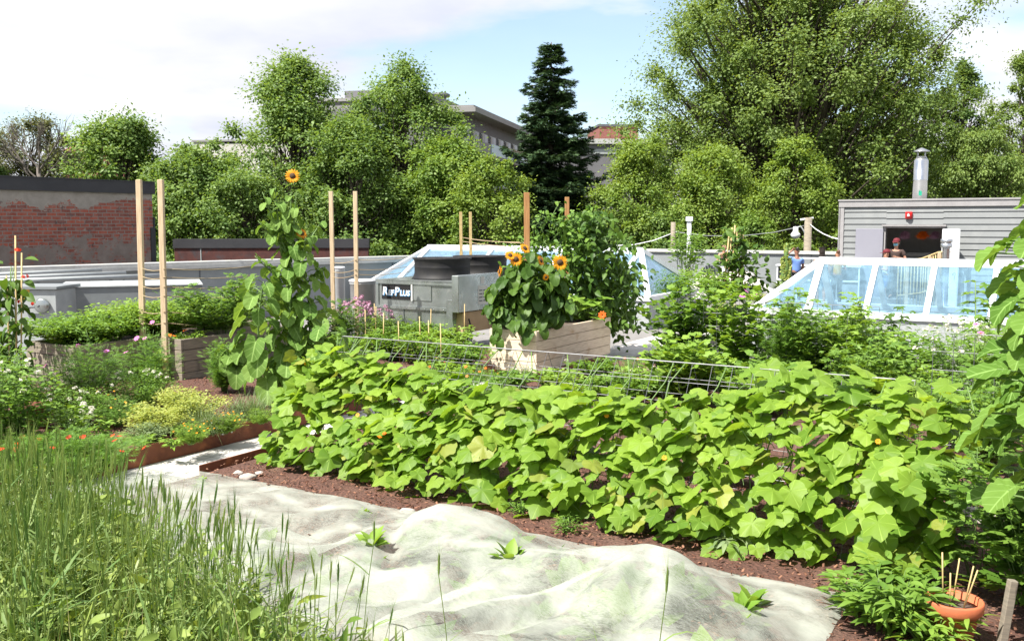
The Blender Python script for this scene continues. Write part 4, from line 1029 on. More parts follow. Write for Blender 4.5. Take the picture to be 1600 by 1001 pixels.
# ================================================================== PLANTS
DENS = 1.9
def arr(*v): return np.array(v, float)
def unit_rand(n):
    v = rng.normal(size=(n, 3)); return nrmz(v)
def stems_plant(name, label, cat, P, h, r, nst=8, nleaf=300, ls=(.04, .08), leaf=T_OV, lm='midleaf', sm='stem', srad=.004, droop=.25,
                up=.5, fill=.35, group=None, lo=.12, flowers=None, top=1.0, lean=(0, 0), flat=1.0, squash=1.0, smooth=False, stemshow=True):
    """stems fan out of the ground, leaves sit along them; returns the thing"""
    nleaf = int(nleaf * DENS); nst = int(nst * 1.35)
    P = Vector(P); s = thing(name, label, cat, P, 0, group); sm_ = MB(); fl = LM()
    leafs = leaf if isinstance(leaf, (list, tuple)) else [leaf]
    tips = []; K = 8; paths = np.zeros((nst, K, 3))
    for i in range(nst):
        a = rng.uniform(0, 2 * math.pi); q = math.sqrt(rng.random()); rr = r * q
        hh = h * (1 - .45 * q ** 2 * flat) * rng.uniform(.82, 1.06)
        d = arr(math.cos(a) * rr + lean[0] * hh, math.sin(a) * rr * squash + lean[1] * hh, 0)
        for k in range(K):
            t = k / (K - 1); paths[i, k] = arr(P.x, P.y, P.z) + d * (t ** 1.3 * .85 + .15) + arr(0, 0, hh * t - droop * .15 * rr * t * t) + rng.normal(size=3) * .012 * t
        if stemshow: sm_.tube([paths[i, k] for k in range(0, K, 1 if h > .5 else 2)] , [srad * (1.1 - .7 * k / (K - 1)) for k in range(0, K, 1 if h > .5 else 2)], 5)
        tips.append(paths[i, -1])
    i = rng.integers(0, nst, nleaf); t = lo + (1 - lo) * rng.random(nleaf) ** .75 * top
    x = np.clip(t, 0, .999) * (K - 1); k0 = x.astype(int); fr = (x - k0)[:, None]
    p = paths[i, k0] * (1 - fr) + paths[i, np.minimum(k0 + 1, K - 1)] * fr
    an = rng.uniform(0, 2 * math.pi, nleaf); rad = np.stack([np.cos(an), np.sin(an), np.zeros(nleaf)], 1)
    c0 = arr(P.x, P.y, 0)
    out = p - c0; out[:, 2] = 0; out = nrmz(out) * .5 + rad * .8
    p = p + out * (rng.random((nleaf, 1)) * fill * r)
    tip = nrmz(out) + arr(0, 0, 1) * (up - droop * 2 * rng.random((nleaf, 1)))
    nr = arr(0, 0, 1) + unit_rand(nleaf) * .55 + out * .35
    sz = rng.uniform(*ls, nleaf) * (1.1 - .35 * t)
    w = rng.integers(0, len(leafs), nleaf); rnd = np.clip(rng.random(nleaf) * .7 + .3 * t, 0, 1)
    for k, tl in enumerate(leafs):
        q = w == k; fl.add(tl, p[q], tip[q], nr[q], sz[q], rnd[q])
    if sm_.v: sm_.build('stems', M[sm], s, False)
    fl.build('foliage', M[lm], s, smooth=smooth)
    if flowers:
        for (nf, mt, size, temp, disc) in flowers:
            for j in range(nf):
                tp = arr(*tips[rng.integers(0, len(tips))]) + arr(rng.normal() * r * .25, rng.normal() * r * .25 - r * .15, rng.uniform(-.02, .10) * h + .01)
                f1 = LM(); dirn = arr(rng.normal() * .35 - .15, rng.normal() * .3 - .4, 1.0)
                f1.add(temp, tp, np.cross(dirn, arr(1, 0, 0)), dirn, size * rng.uniform(.85, 1.15), mi=0)
                f1.add(T_DISC, tp, np.cross(dirn, arr(1, 0, 0)), dirn, size * .7, mi=1)
                f1.build('flower', [M[mt], M[disc]], s)
    return s
def clumps_flower(s, P, h, r, n, mt, size=.012, per=14):
    """heads of many tiny florets"""
    for j in range(n):
        a = rng.uniform(0, 6.28); q = r * math.sqrt(rng.random())
        c = arr(P[0] + q * math.cos(a), P[1] + q * math.sin(a), P[2] + h * (1 - .3 * (q / r) ** 2) * rng.uniform(.88, 1.06))
        f1 = LM(); m = unit_rand(per); m[:, 2] = abs(m[:, 2]); f1.add(T_PET8, c + m * size * 2.0, unit_rand(per), m + arr(0, 0, .6), rng.uniform(size * .7, size * 1.2, per)); f1.build('flower_head', M[mt], s)

# ---- cucumbers on the long trellis, one plant every half metre or so
def vine_leaves(lm, st, P0_, a0, a1, n, front=True, smin=.07, smax=.148, prof=None, r=1.0):
    sgn = -1 if front else 1
    a_ = rng.uniform(a0, a1, n); s = rng.random(n) ** .9
    for k in range(n):
        a, sl = a_[k], s[k]
        topm = prof(a) if prof else 1.0
        sl = sl * topm
        z = RL.z * sl
        base = FB0 if front else BB0
        w = (1 - sl) ** 1.1
        off = sgn * (.04 + rng.random() * (.16 + (.20 if a > 1.2 else .06) * w)) * r; sl = max(sl, .10 + .08 * rng.random())
        p = base.lerp(Vector((RL.x, RL.y, 0)), sl) + A * a + B * off
        p = Vector((p.x, p.y, z + rng.uniform(-.03, .10)))
        size = rng.uniform(smin, smax) * (1.0 if sl < .75 else .9)
        az_ = rng.normal() * .75
        dn = Vector((A * math.sin(az_) + B * (sgn * math.cos(az_))))
        drp = -.35 - .6 * rng.random() + .35 * sl
        tip = Vector((dn.x, dn.y, drp)); nr = Vector((dn.x * .75, dn.y * .75, .95)) + Vector(rng.normal(size=3)) * .42
        tl = T_CUC[rng.integers(0, 6)]
        pos = np.array(p); lm.add(tl, pos, np.array(tip), np.array(nr), size, np.array([np.clip(rng.random() * .8 + .25 * sl, 0, 1)]), mi=1 if rng.random() < .06 else 0)
        if k % 2 == 0:
            q = p - dn * rng.uniform(.08, .16) + Vector((0, 0, -.08)); st.tube([q, q.lerp(p, .6) + Vector((0, 0, .02)), p], .003, 4, cap=False)
def prof_front(a):
    if a < .6: return .88
    if a < 3.5: return .80 - .08 * math.sin((a - .6) / 2.9 * math.pi)
    return .80 + .16 * min(1, (a - 3.5) / .5)
nv = 9
for k in range(nv):
    a0, a1 = -.32 + k * 5.55 / nv, -.32 + (k + 1) * 5.55 / nv
    bp = FB0 + A * ((a0 + a1) / 2); s = thing('cucumber_plant', 'bright green cucumber vine climbing the long front wire trellis', 'cucumber plant', (bp.x, bp.y, 0), 0, 'cucumber vines on the front trellis')
    lm = LM(); st = MB()
    vine_leaves(lm, st, None, a0, a1, 160, True, prof=prof_front)
    vine_leaves(lm, st, None, a0, a1, 44, False, prof=lambda a: .62 if a < 3.6 else .9)
    if k in (7, 8):      # vigorous top growth at the right end
        for _ in range(14 if k == 7 else 16):
            a = rng.uniform(3.75, 5.0); p = RL + A * a + B * rng.uniform(-.25, .2); p = Vector((p.x, p.y, RL.z + rng.uniform(-.22, .05)))
            lm.add(T_CUC[rng.integers(0, 6)], np.array(p), rng.normal(size=3) * arr(1, 1, .3) - arr(0, .8, 0.2), arr(-.2, -.5, 1) + rng.normal(size=3) * .25, rng.uniform(.10, .15))
    if k == 8:           # spills past the end of the trellis
        for _ in range(60):
            p = FB0 + A * rng.uniform(4.8, 5.1) + B * rng.uniform(-.45, .35); p = Vector((p.x, p.y, rng.uniform(.08, .75)))
            lm.add(T_CUC[rng.integers(0, 6)], np.array(p), rng.normal(size=3) * arr(.7, .5, .3) + arr(.25, -.6, -.3), arr(.1, -.5, 1) + rng.normal(size=3) * .3, rng.uniform(.10, .15))
    for j in range(3):   # climbing stems with tendrils
        a = rng.uniform(a0, a1); pts = []
        for i in range(9):
            t = i / 8; q = FB0.lerp(Vector((RL.x, RL.y, RL.z)), t); q = q + A * (a + .06 * math.sin(i * 1.7 + j)) - B * .02; pts.append(Vector((q.x, q.y, RL.z * t + .0)))
        cs_ = MB(); cs_.tube(pts, .005, 5); cs_.build('climbing_stem', M['stem'], s, False)
    lm.build('foliage', [M['cuc'], M['cucold']], s, smooth=True); st.build('leaf_stalks', M['stem'], s, False)
    for j in range(1):
        a = rng.uniform(a0, a1); sl = rng.uniform(.15, .8); q = FB0.lerp(Vector((RL.x, RL.y, 0)), sl) + A * a - B * rng.uniform(.15, .4)
        f1 = LM(); f1.add(T_PET8, arr(q.x, q.y, RL.z * sl), (1, 0, .3), (-.2, -1, .6), .02); f1.build('flower', M['petal_y'], s)
# calendulas and greens in front of and among the cucumbers
for (px, py, h, r_, nf) in ((625, 745, .50, .16, 5), (1105, 838, .30, .12, 0), (680, 655, .8, .1, 3)):
    P = loc(px, py, 0); stems_plant('calendula_plant', {625: 'orange flowered calendula at the foot of the cucumbers beside bare mulch', 1105: 'leafy rosette with long pale leaves below the cucumbers', 680: 'calendula with small orange flowers poking through the cucumber leaves'}[px], 'flowering plant', P, h, r_, 7, 90, (.06, .12), T_LANCE, 'midleaf', flowers=[(nf, 'petal_o', .022, T_PET, 'petal_o')] if nf else None)
P = loc(1135, 850, 0); s = stems_plant('garden_weed', 'low grey green weed rosette at the edge of the fleece', 'plant', P, .16, .2, 12, 60, (.09, .14), T_LANCE, 'bluegrn', droop=.7)
for (px, py, lb) in ((745, 782, 'tiny weedy tuft on the mulch before the cucumbers'), (815, 805, 'straggly small weed with narrow leaves beside the fleece edge'), (435, 700, 'tuft of white flowering alyssum at the corner of the pale path'), (885, 832, 'small weed between fleece hump and cucumber leaves')):
    P = loc(px, py, 0); s = stems_plant('garden_weed', lb, 'plant', P, .14, .13, 9, 110, (.02, .05), T_LANCE, 'midleaf', flowers=[(8, 'petal_w', .012, T_PET8, 'disc_y')] if px == 435 else None)

# ---- white fleece over leafy greens in the foreground
FL0 = loc(300, 736, 0); CL, CW = 5.85, 2.7
FLO = g(-.45, -.10)
hills = [(3.6, -.72, .27, .50, .42), (4.95, -.95, .34, .42, .42), (4.3, -1.3, .20, .6, .5), (5.4, -1.5, .16, .4, .5), (3.2, -1.75, .20, .6, .6), (4.4, -2.1, .20, .6, .5), (2.1, -1.5, .12, .6, .5), (1.1, -1.4, .09, .6, .5), (2.4, -2.1, .14, .5, .4), (5.1, -2.2, .15, .4, .4)]
def fleece_h(x, y):
    e = min(1, max(0, min((x + .0) / .35, (CL - x) / .22, (-y) / .35, (CW + y) / .3))) ** .55
    h = .055
    for (cx, cy, hh, sx, sy) in hills: h += hh * math.exp(-((x - cx) / sx) ** 2 - ((y - cy) / sy) ** 2)
    h += .05 * mnoise.noise(Vector((x * 2.6, y * 2.6, 1))) + .015 * (1 - abs(mnoise.noise(Vector((x * 2.6 + y * 1.5, y * 2.2 - x, 4)))) * 2) ** 3 + .010 * mnoise.noise(Vector((x * 9, y * 8, 2)))
    # creases running from the tops
    for (cx, cy, ang, ln) in ((4.95, -.8, -1.9, 1.5), (4.95, -.8, -1.3, 1.2), (3.0, -.5, -.95, 1.2), (3.1, -.9, -2.4, 1.3), (4.2, -1.1, -1.7, 1.3), (2.9, -1.0, 2.9, .9), (4.95, -.9, -2.45, 1.7), (3.3, -1.3, -1.5, 1.1), (4.9, -.8, -2.15, 1.4), (2.6, -.6, -2.0, 1.1)):
        dx_, dy_ = x - cx, y - cy; u = dx_ * math.cos(ang) + dy_ * math.sin(ang); v = -dx_ * math.sin(ang) + dy_ * math.cos(ang)
        if 0 < u < ln: h -= .07 * math.exp(-(v / .07) ** 2) * min(1, u / .3) * min(1, (ln - u) / .3)
    return .015 + e * max(.02, h)
s = MB(); nx, ny = 190, 96; vs = []
for i in range(nx + 1):
    for j in range(ny + 1):
        x = CL * i / nx; y = -CW * j / ny
        ex = .05 * mnoise.noise(Vector((x * 3, 7, 0))) if j == 0 else 0; ey = .05 * mnoise.noise(Vector((5, y * 3, 0))) if i in (0, nx) else 0
        vs.append((x + ey, y + ex, fleece_h(x, y)))
s.add(vs, [(i * (ny + 1) + j, i * (ny + 1) + j + 1, (i + 1) * (ny + 1) + j + 1, (i + 1) * (ny + 1) + j) for i in range(nx) for j in range(ny)], 0, True)
o = s.build('row_cover', M['fleece']); o.location = (FLO.x, FLO.y, 0); o.rotation_euler = (0, 0, ANG); tag(o, 'large rumpled white fleece row cover draped over greens in the foreground', 'row cover')
# greens under it, three of them poking through holes
def rosette(label, P, r, n, lmname='briteleaf', grp=None, upz=.0, name='lettuce_plant', cat='lettuce'):
    s = thing(name, label, cat, P, 0, grp); lm = LM()
    an = rng.uniform(0, 6.28, n); el = rng.uniform(.35, 1.3, n)
    d = np.stack([np.cos(an) * np.cos(el), np.sin(an) * np.cos(el), np.sin(el)], 1)
    lm.add(T_OV, np.array(P)[None] + d * .02 + arr(0, 0, upz), d, arr(0, 0, 1) + unit_rand(n) * .3 - d * .2, rng.uniform(r * .7, r * 1.1, n))
    lm.build('leaves', M[lmname], s, smooth=True); return s
def fpt(x, y, dz=0):
    p = Vector((FLO.x, FLO.y, 0)) + A * x + B * y; return Vector((p.x, p.y, dz))
k = 0
for i in range(13):
    for j in range(5):
        x = .5 + i * .41 + rng.uniform(-.08, .08); y = -.36 - j * .46 + rng.uniform(-.08, .08); hh = fleece_h(x, y)
        if hh < .09: continue
        rosette('leafy green growing hidden beneath the white fleece cover', fpt(x, y, .02), hh * .80, 22, 'briteleaf' if (i + j) % 3 else 'midleaf', 'greens beneath the fleece')
def on_fleece(px, py):
    r = ray(px, py); t = 3.0
    while t < 9:
        p = Vector((0, 0, CAMH)) + r * t; d = p - Vector((FLO.x, FLO.y, 0)); x, y = d.dot(A), d.dot(B)
        if 0 < x < CL and -CW < y < 0 and p.z < fleece_h(x, y): return p
        t += .01
    return loc(px, py, .2)
for px, py, r_, lb in ((582, 845, .12, 'small green leaf shoot poking through the left part of the fleece'), (795, 868, .12, 'lettuce leaves pushing out of a hole in the middle of the fleece'), (1172, 940, .13, 'bright lettuce leaves in a hole at the right end of the fleece'), (1160, 946, .10, 'lettuce rosette just left within the right hole of the fleece')):
    q = on_fleece(px, py); rosette(lb, Vector((q.x, q.y, q.z - .04)), r_, 12, 'briteleaf')

# ---- wheat and weeds at the lower left: far too many to count
def t_wheat(seed):
    r = random.Random(seed); v = []; f = []; uv = []
    def strip(pts, ws, side):
        k = len(v)
        for p, w in zip(pts, ws):
            p = Vector(p); sd = Vector(side) * w; v.extend([p - sd, p + sd]); uv.extend([(0, p.y), (1, p.y)])
        for i in range(len(pts) - 1): a = k + 2 * i; f.extend([(a, a + 1, a + 3), (a, a + 3, a + 2)])
    bx = r.uniform(-.08, .08); hh = .84
    st = [(bx * (t ** 2), t * hh, r.uniform(-.004, .004)) for t in (0, .25, .5, .75, 1)]
    strip(st, [.0018] * 5, (1, 0, 0)); strip(st, [.0018] * 5, (0, 0, 1))
    ty = hh; tx = bx; dn = r.uniform(-.25, .25)
    ear = [(tx + dn * q * .3, ty + q, dn * q * .2) for q in (0, .012, .045, .085, .10)]
    strip(ear, [.0015, .0042, .0052, .004, .001], (1, 0, 0)); strip(ear, [.0015, .004, .005, .0035, .001], (0, 0, 1))
    for q in range(9):
        y = ty + .01 + q * .01; a = r.uniform(0, 6.28); e = Vector((math.cos(a) * .022, .085, math.sin(a) * .018)); b = Vector((tx + dn * (y - ty) * .3, y, 0)); k = len(v)
        v.extend([b, b + Vector((.0012, 0, .0012)), b + e]); uv.extend([(0, 0)] * 3); f.append((k, k + 1, k + 2))
    for q in range(3):
        y = r.uniform(.15, .7); a = r.uniform(0, 6.28); L = r.uniform(.16, .28); c, s_ = math.cos(a), math.sin(a); fold = r.uniform(.1, .9)
        pts = [(bx * (y / hh) ** 2 + c * L * t * .8, y + L * (t * .7 - fold * t * t * .9), s_ * L * t * .8) for t in (0, .25, .5, .75, 1)]
        strip(pts, [.004, .006, .0055, .004, .0005], (-s_, 0, c))
    return T([tuple(p) for p in v], f, uv)
TW = [t_wheat(i) for i in range(7)]
RB = [(-2.75, 6.0), (-1.85, 4.9), (-1.2, 4.3), (-.7, 3.75), (-.3, 3.3), (.1, 2.9), (.3, 2.3)]
def xr(y):
    for (x0, y0), (x1, y1) in zip(RB[:-1], RB[1:]):
        if y1 <= y <= y0: return x0 + (x1 - x0) * (y0 - y) / (y0 - y1)
    return RB[-1][0] if y < 2.3 else RB[0][0]
def wheat_pts(n, y0=2.3, y1=7.0, sparse=1.0):
    out = []
    while len(out) < n:
        y = y0 + (y1 - y0) * rng.random() ** .8; x1 = xr(y); x0 = -.62 * y - .35; x = x0 + (x1 - x0) * rng.random() ** sparse
        if x < x1: out.append((x, y, 0))
    return np.array(out)
lm = LM(); n = 2100; p = wheat_pts(n, 2.6, 5.7, 1.35)
edge = np.array([xr(q[1]) - q[0] for q in p])
sz = rng.uniform(.66, 1.02, n) * np.clip(.86 + edge * .3, .86, 1.0)
sz = sz * np.where(p[:, 1] < 3.6, .80, 1.0)
tip = np.stack([rng.normal(size=n) * .13 + .03, rng.normal(size=n) * .11, np.ones(n)], 1); w = rng.integers(0, 7, n)
for k in range(7): q = w == k; lm.add(TW[k], p[q], tip[q], rng.normal(size=(q.sum(), 3)) * arr(1, 1, 0), sz[q])
n = 260; p = wheat_pts(n, 2.4, 5.6); tip = np.stack([rng.normal(size=n) * .35, rng.normal(size=n) * .3, np.ones(n)], 1); lm.add(T_BLADE[0], p, tip, rng.normal(size=(n, 3)), np.stack([np.full(n, .16), rng.uniform(.4, .85, n), rng.uniform(.4, .8, n)], 1), mi=1)
tag(lm.build('wheat', [M['wheat'], M['straw']]), kind='stuff')
lm = LM(); n = 6500; p = wheat_pts(n, 2.2, 5.9); tip = np.stack([rng.normal(size=n) * .4, rng.normal(size=n) * .4, np.ones(n)], 1)
for k in range(3):
    q = rng.integers(0, 3, n) == k; c = q.sum(); L = rng.uniform(.18, .62, c); lm.add(T_BLADE[k], p[q], tip[q], rng.normal(size=(c, 3)), np.stack([L * 0 + .40 * rng.uniform(.8, 1.6, c), L, L], 1))
n = 9000; p = wheat_pts(n, 2.2, 5.9); p[:, 2] = rng.uniform(.08, .66, n) * rng.uniform(.5, 1, n)
tip = np.stack([rng.normal(size=n), rng.normal(size=n), rng.normal(size=n) * .6], 1)
lm.add(T_OV, p[:n // 2], tip[:n // 2], unit_rand(n // 2) + arr(0, 0, .8), rng.uniform(.03, .07, n // 2)); lm.add(T_LANCE, p[n // 2:], tip[n // 2:], unit_rand(n - n // 2) + arr(0, 0, .8), rng.uniform(.06, .15, n - n // 2))
tag(lm.build('grass', M['weed']), kind='stuff')
# bottom strip of short grasses in front of the fleece
lm = LM(); n = 900; p = np.stack([rng.uniform(-.9, 1.5, n), rng.uniform(2.75, 3.6, n), np.full(n, 0)], 1); keep = (p[:, 1] < 3.55 - .25 * p[:, 0] * (p[:, 0] > 0)); p = p[keep]; n = len(p)
tip = np.stack([rng.normal(size=n) * .35, rng.normal(size=n) * .3, np.ones(n)], 1); L = rng.uniform(.3, .62, n) * (1 - .12 * np.clip(p[:, 0], 0, 2))
for k in range(3):
    q = rng.integers(0, 3, n) == k; lm.add(T_BLADE[k], p[q], tip[q], rng.normal(size=(q.sum(), 3)), np.stack([np.full(q.sum(), .42), L[q], L[q]], 1))
tag(lm.build('grass', M['weed']), kind='stuff')
for k, (px, pyt, Y, lb) in enumerate(((1018, 868, 3.25, 'single wheat ear standing alone before the fleece'), (707, 848, 3.55, 'drooping wheat leaf blade and stalk left of the lone ear'), (560, 800, 4.0, 'wheat stalk rising highest against the left fleece'))):
    q = at(px, pyt, Y); lm = LM(); lm.add(TW[k], arr(q.x, q.y, 0), (0, 0, 1), (0, -1, 0), q.z / .98); o = lm.build('wheat_stalk', M['wheat'], origin=Vector((q.x, q.y, 0))); tag(o, lb, 'wheat stalk')

# ---- tall sunflower on the left
def big_leaf_stem(lm, st, base, top, nl, s0, s1, srad=.018, lo=.05, curve=(0, 0), petl=.9, hang=.55, pw=1.0):
    base, top = Vector(base), Vector(top); H_ = top.z - base.z
    def pt(t): return base.lerp(top, t) + Vector((curve[0] * math.sin(t * math.pi), curve[1] * math.sin(t * math.pi), 0))
    st.tube([pt(t / 8) for t in range(9)], [srad * (1.15 - .75 * t / 8) for t in range(9)], 7)
    for k in range(nl):
        t = lo + (1 - lo) * (k + rng.random()) / nl; p = pt(t); a = k * 2.4 + rng.normal() * .4; size = (s0 + (s1 - s0) * t ** pw) * rng.uniform(.8, 1.12)
        d = Vector((math.cos(a), math.sin(a), 0)); L = size * petl * rng.uniform(.7, 1.1); e = p + d * L + Vector((0, 0, L * .35))
        st.tube([p, p + d * L * .5 + Vector((0, 0, L * .32)), e], .006 * min(1, size / .2) + .001, 5, cap=False)
        tip = d + Vector((0, 0, -hang - rng.random() * .7)); nr = Vector((d.x * .6, d.y * .6, .9)) + Vector(rng.normal(size=3)) * .22
        lm.add(T_SUN[rng.integers(0, 6)], np.array(e), np.array(tip), np.array(nr), size, np.array([rng.random()]))
def flower_head(s, p, dirn, r=.075):
    p = Vector(p); dirn = Vector(dirn).normalized(); f = LM(); tp = dirn.cross(Vector((.3, .2, 1))).normalized()
    f.add(T_PET, np.array(p), np.array(tp), np.array(dirn), r); f.add(T_PET, np.array(p - dirn * .006), np.array(tp.cross(dirn)), np.array(dirn), r * .95)
    h = f.build('flower_head', M['petal_y'], s)
    d = LM(); d.add(T_DISC, np.array(p + dirn * .006), np.array(tp), np.array(dirn), r * 1.05); d.build('disc', M['disc'], h).location = (0, 0, 0)
    c = LM(); n = 12; an = np.arange(n) * 2 * math.pi / n; y = tp.cross(dirn); dd = np.cos(an)[:, None] * np.array(tp) + np.sin(an)[:, None] * np.array(y)
    c.add(T_OV, np.array(p - dirn * .015)[None] + dd * r * .15, dd - np.array(dirn) * .2, np.array(dirn), r * .6); c.build('sepals', M['sunleaf'], h).location = (0, 0, 0)
SB = loc(447, 634, .05)
s = thing('sunflower_plant', 'very tall sunflower with big drooping leaves beside the cucumber trellis', 'sunflower', SB); lm = LM(); st = MB()
def sp_(px, py, Y=None): return at(px, py, Y or SB.y)
big_leaf_stem(lm, st, SB, sp_(452, 335), 66, .24, .10, .024, .06, (.03, 0), 1.0, .5, 1.0)
big_leaf_stem(lm, st, SB + Vector((.1, .05, 0)), sp_(470, 400), 40, .25, .13, .018, .1, (.12, .05), 1.1, .45)
big_leaf_stem(lm, st, SB + Vector((-.1, -.08, 0)), sp_(412, 440, SB.y - .25), 34, .25, .15, .018, .1, (-.12, 0), 1.1, .5)
big_leaf_stem(lm, st, SB + Vector((.15, -.1, 0)), sp_(505, 500, SB.y - .1), 18, .26, .17, .014, .15, (.1, 0), 1.1, .5)
for (x0, y0, x1, y1, nl) in ((450, 420, 456, 286, 10), (440, 400, 430, 292, 8), (455, 410, 463, 300, 4), (448, 395, 403, 345, 7), (470, 420, 478, 370, 6), (468, 400, 503, 345, 6), (440, 440, 398, 400, 7), (480, 440, 510, 420, 5), (450, 400, 410, 300, 6)):
    big_leaf_stem(lm, st, sp_(x0, y0), sp_(x1, y1, SB.y + rng.uniform(-.2, .2)), nl, .14, .075, .010, .2, (0, 0), .5, .25)
st.build('stem', M['stem'], s, False); lm.build('leaves', M['sunleaf'], s, smooth=True)
flower_head(s, sp_(457, 275), (.15, -.9, .25), .085); flower_head(s, sp_(471, 365), (.5, -.5, .45), .075)
P = loc(375, 612, .05); s = thing('sunflower_plant', 'young low sunflower with pale drooping leaves left of the tall one', 'sunflower', P); lm = LM(); st = MB()
big_leaf_stem(lm, st, P, P + Vector((-.1, 0, .55)), 16, .22, .16, .012, .3, (0, 0), .9, .3); st.build('stem', M['stem'], s, False); lm.build('leaves', M['sunleaf'], s, smooth=True)

# ---- sunflowers, beans and squash in the pine planter
def inpl(x, y, z=.52): return Vector((KC.x, KC.y, z)) + A * x + B * y
b0 = inpl(-.35, .3); s = thing('sunflower_plant', 'bushy sunflower with orange yellow heads spilling over the pine planter corner', 'sunflower', b0); lm = LM(); st = MB()
for k, (px, py, dy) in enumerate(((775, 455, 0), (885, 445, .1), (893, 485, 0), (765, 490, -.1), (855, 440, 0), (800, 430, 0), (815, 412, .1), (828, 405, -.1), (843, 420, .15), (865, 425, 0), (872, 460, .1), (795, 450, -.1), (835, 450, -.25), (780, 470, .1))):
    big_leaf_stem(lm, st, b0 + Vector((rng.uniform(-.15, .2), rng.uniform(-.1, .1), 0)), at(px, py - 8, b0.y + dy), 30, .20, .145, .013, .22, (rng.uniform(-.1, .1), 0), .85, .38)
for _ in range(26):        # skirt hanging over the boards
    p = b0 + Vector((rng.uniform(-.45, .55), rng.uniform(-.45, .1), rng.uniform(-.06, .25))); lm.add(T_SUN[rng.integers(0, 3)], np.array(p), rng.normal(size=3) * arr(.7, .3, .2) + arr(0, -.4, -.7), arr(0, -.7, .8) + rng.normal(size=3) * .25, rng.uniform(.12, .18))
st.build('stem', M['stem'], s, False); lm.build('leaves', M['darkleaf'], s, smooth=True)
for (px, py, dr, r_) in ((797, 399, (.2, -.6, .5), .08), (806, 405, (.1, -1, .2), .10), (820, 388, (.5, -.5, .5), .085), (845, 407, (.7, -.4, .3), .08), (848, 396, (.3, .2, 1), .075), (875, 410, (.15, -1, .1), .115), (781, 424, (-1, -.25, .1), .085), (853, 433, (.3, -.9, -.2), .05)):
    flower_head(s, at(px, py, b0.y - .62), dr, r_)
b1 = inpl(-.3, 1.5); s = thing('bean_vine', 'dense dark climbing bean vine on the stakes of the pine planter', 'bean vine', b1); lm = LM(); st = MB()
n = 1700; tt = rng.random(n) ** 1.25; px = 915 + rng.normal(size=n) * (16 + 30 * (1 - tt)); py = 512 - tt * 182
q = np.array([at(a, b, 15.9 + c) for a, b, c in zip(px, py, rng.normal(size=n) * .3)])
lm.add(T_OV, q, unit_rand(n) * arr(1, 1, .5) + arr(0, -.3, -.6), unit_rand(n) * .5 + arr(-.3, -.4, .8), rng.uniform(.09, .17, n))
n = 900; px = 955 + rng.normal(size=n) * 22; py = 450 + rng.normal(size=n) * 34; q = np.array([at(a, b, 16.4 + c) for a, b, c in zip(px, py, rng.normal(size=n) * .25)])
lm.add(T_OV, q, unit_rand(n) * arr(1, 1, .5) + arr(0, -.3, -.6), unit_rand(n) * .5 + arr(-.3, -.4, .8), rng.uniform(.09, .16, n))
for k in range(16):
    x = 880 + k * 7; pts = [at(x + 8 * math.sin(i * 1.3 + k), 510 - i * (22 - abs(k - 5) * 1.1), 15.9 + .1 * math.sin(i + k)) for i in range(9)]; st.tube(pts, .006, 5)
lm.build('leaves', M['darkleaf'], s, smooth=True); st.build('stem', M['stem'], s, False)
s = thing('bean_vine', 'light green bean shoots twining at the top between the planter stakes', 'bean vine', inpl(-.4, 1.2)); lm = LM(); st = MB()
for k in range(12):
    x0 = rng.uniform(800, 915); top = rng.uniform(322, 350) if x0 > 835 else rng.uniform(365, 400); pts = [at(x0 + (i / 7) * rng.uniform(-14, 22) + 5 * math.sin(i * 1.4 + k), 430 - i / 7 * (430 - top), 15.5) for i in range(8)]; st.tube(pts, .005, 5)
    for p in pts[2:]:
        n = 7; lm.add(T_OV, np.array(p)[None] + rng.normal(size=(n, 3)) * .08, unit_rand(n) * arr(1, 1, .5) + arr(0, -.3, -.4), unit_rand(n) * .4 + arr(-.3, -.4, .8), rng.uniform(.06, .12, n))
lm.build('leaves', M['midleaf'], s, smooth=True); st.build('stem', M['stem'], s, False)
s = thing('squash_plant', 'squash plant with yellow green leaves at the back of the pine planter', 'squash', inpl(-.3, 2.1)); lm = LM(); st = MB(); b2 = inpl(-.25, 2.1)
for k in range(26):
    a = rng.uniform(0, 6.28); e = b2 + Vector((math.cos(a) * rng.uniform(.1, .42), math.sin(a) * rng.uniform(.1, .3), rng.uniform(.12, .46))); st.tube([b2, b2.lerp(e, .6) + Vector((0, 0, .06)), e], .007, 5)
    lm.add(T_CUC[k % 4], np.array(e), arr(math.cos(a), math.sin(a), -.1), arr(-.2, -.4, 1) + rng.normal(size=3) * .3, rng.uniform(.12, .19))
lm.build('leaves', M['briteleaf'], s, smooth=True); st.build('stem', M['stem'], s, False)
f = LM(); f.add(T_PET8, np.array(at(941, 492, b2.y - .5)), (1, 0, .4), (0, -1, .4), .07); f.build('flower', M['petal_o'], s)

# ---- tomatoes and others in the left planters
P = Vector((KL.x, KL.y, .55)) + A * -.2 + B * .9
s = stems_plant('tomato_plant', 'staked tomato plant growing in the weathered planter behind the twine', 'tomato', P, .85, .62, 12, 620, (.08, .14), T_COMP, 'midleaf', squash=1.2, flat=.5)
P = Vector((KL.x, KL.y, .53)) + A * -.2 + B * .3
s = stems_plant('nasturtium_plant', 'low nasturtium with an orange flower at the planter edge', 'nasturtium', P, .16, .22, 10, 90, (.04, .07), T_ROUND, 'briteleaf', flowers=[(3, 'petal_o', .035, T_PET8, 'petal_o')])
for k, (x, y, h, lb) in enumerate(((-.5, .5, .42, 'bushy light green mint at the front of the shaded grey planter'), (-.45, 1.5, .55, 'bushy light green mint in the middle of the shaded grey planter'), (-.4, 2.6, .52, 'bushy mint at the far end of the shaded grey planter by the stakes'))):
    P = Vector((KM.x, KM.y, .5)) + A * x + B * y; stems_plant('mint_plant', lb, 'mint', P, h * 1.05, .80, 60, 3000, (.05, .085), T_OV, 'briteleaf' if k else 'midleaf', flat=.5, fill=.3)
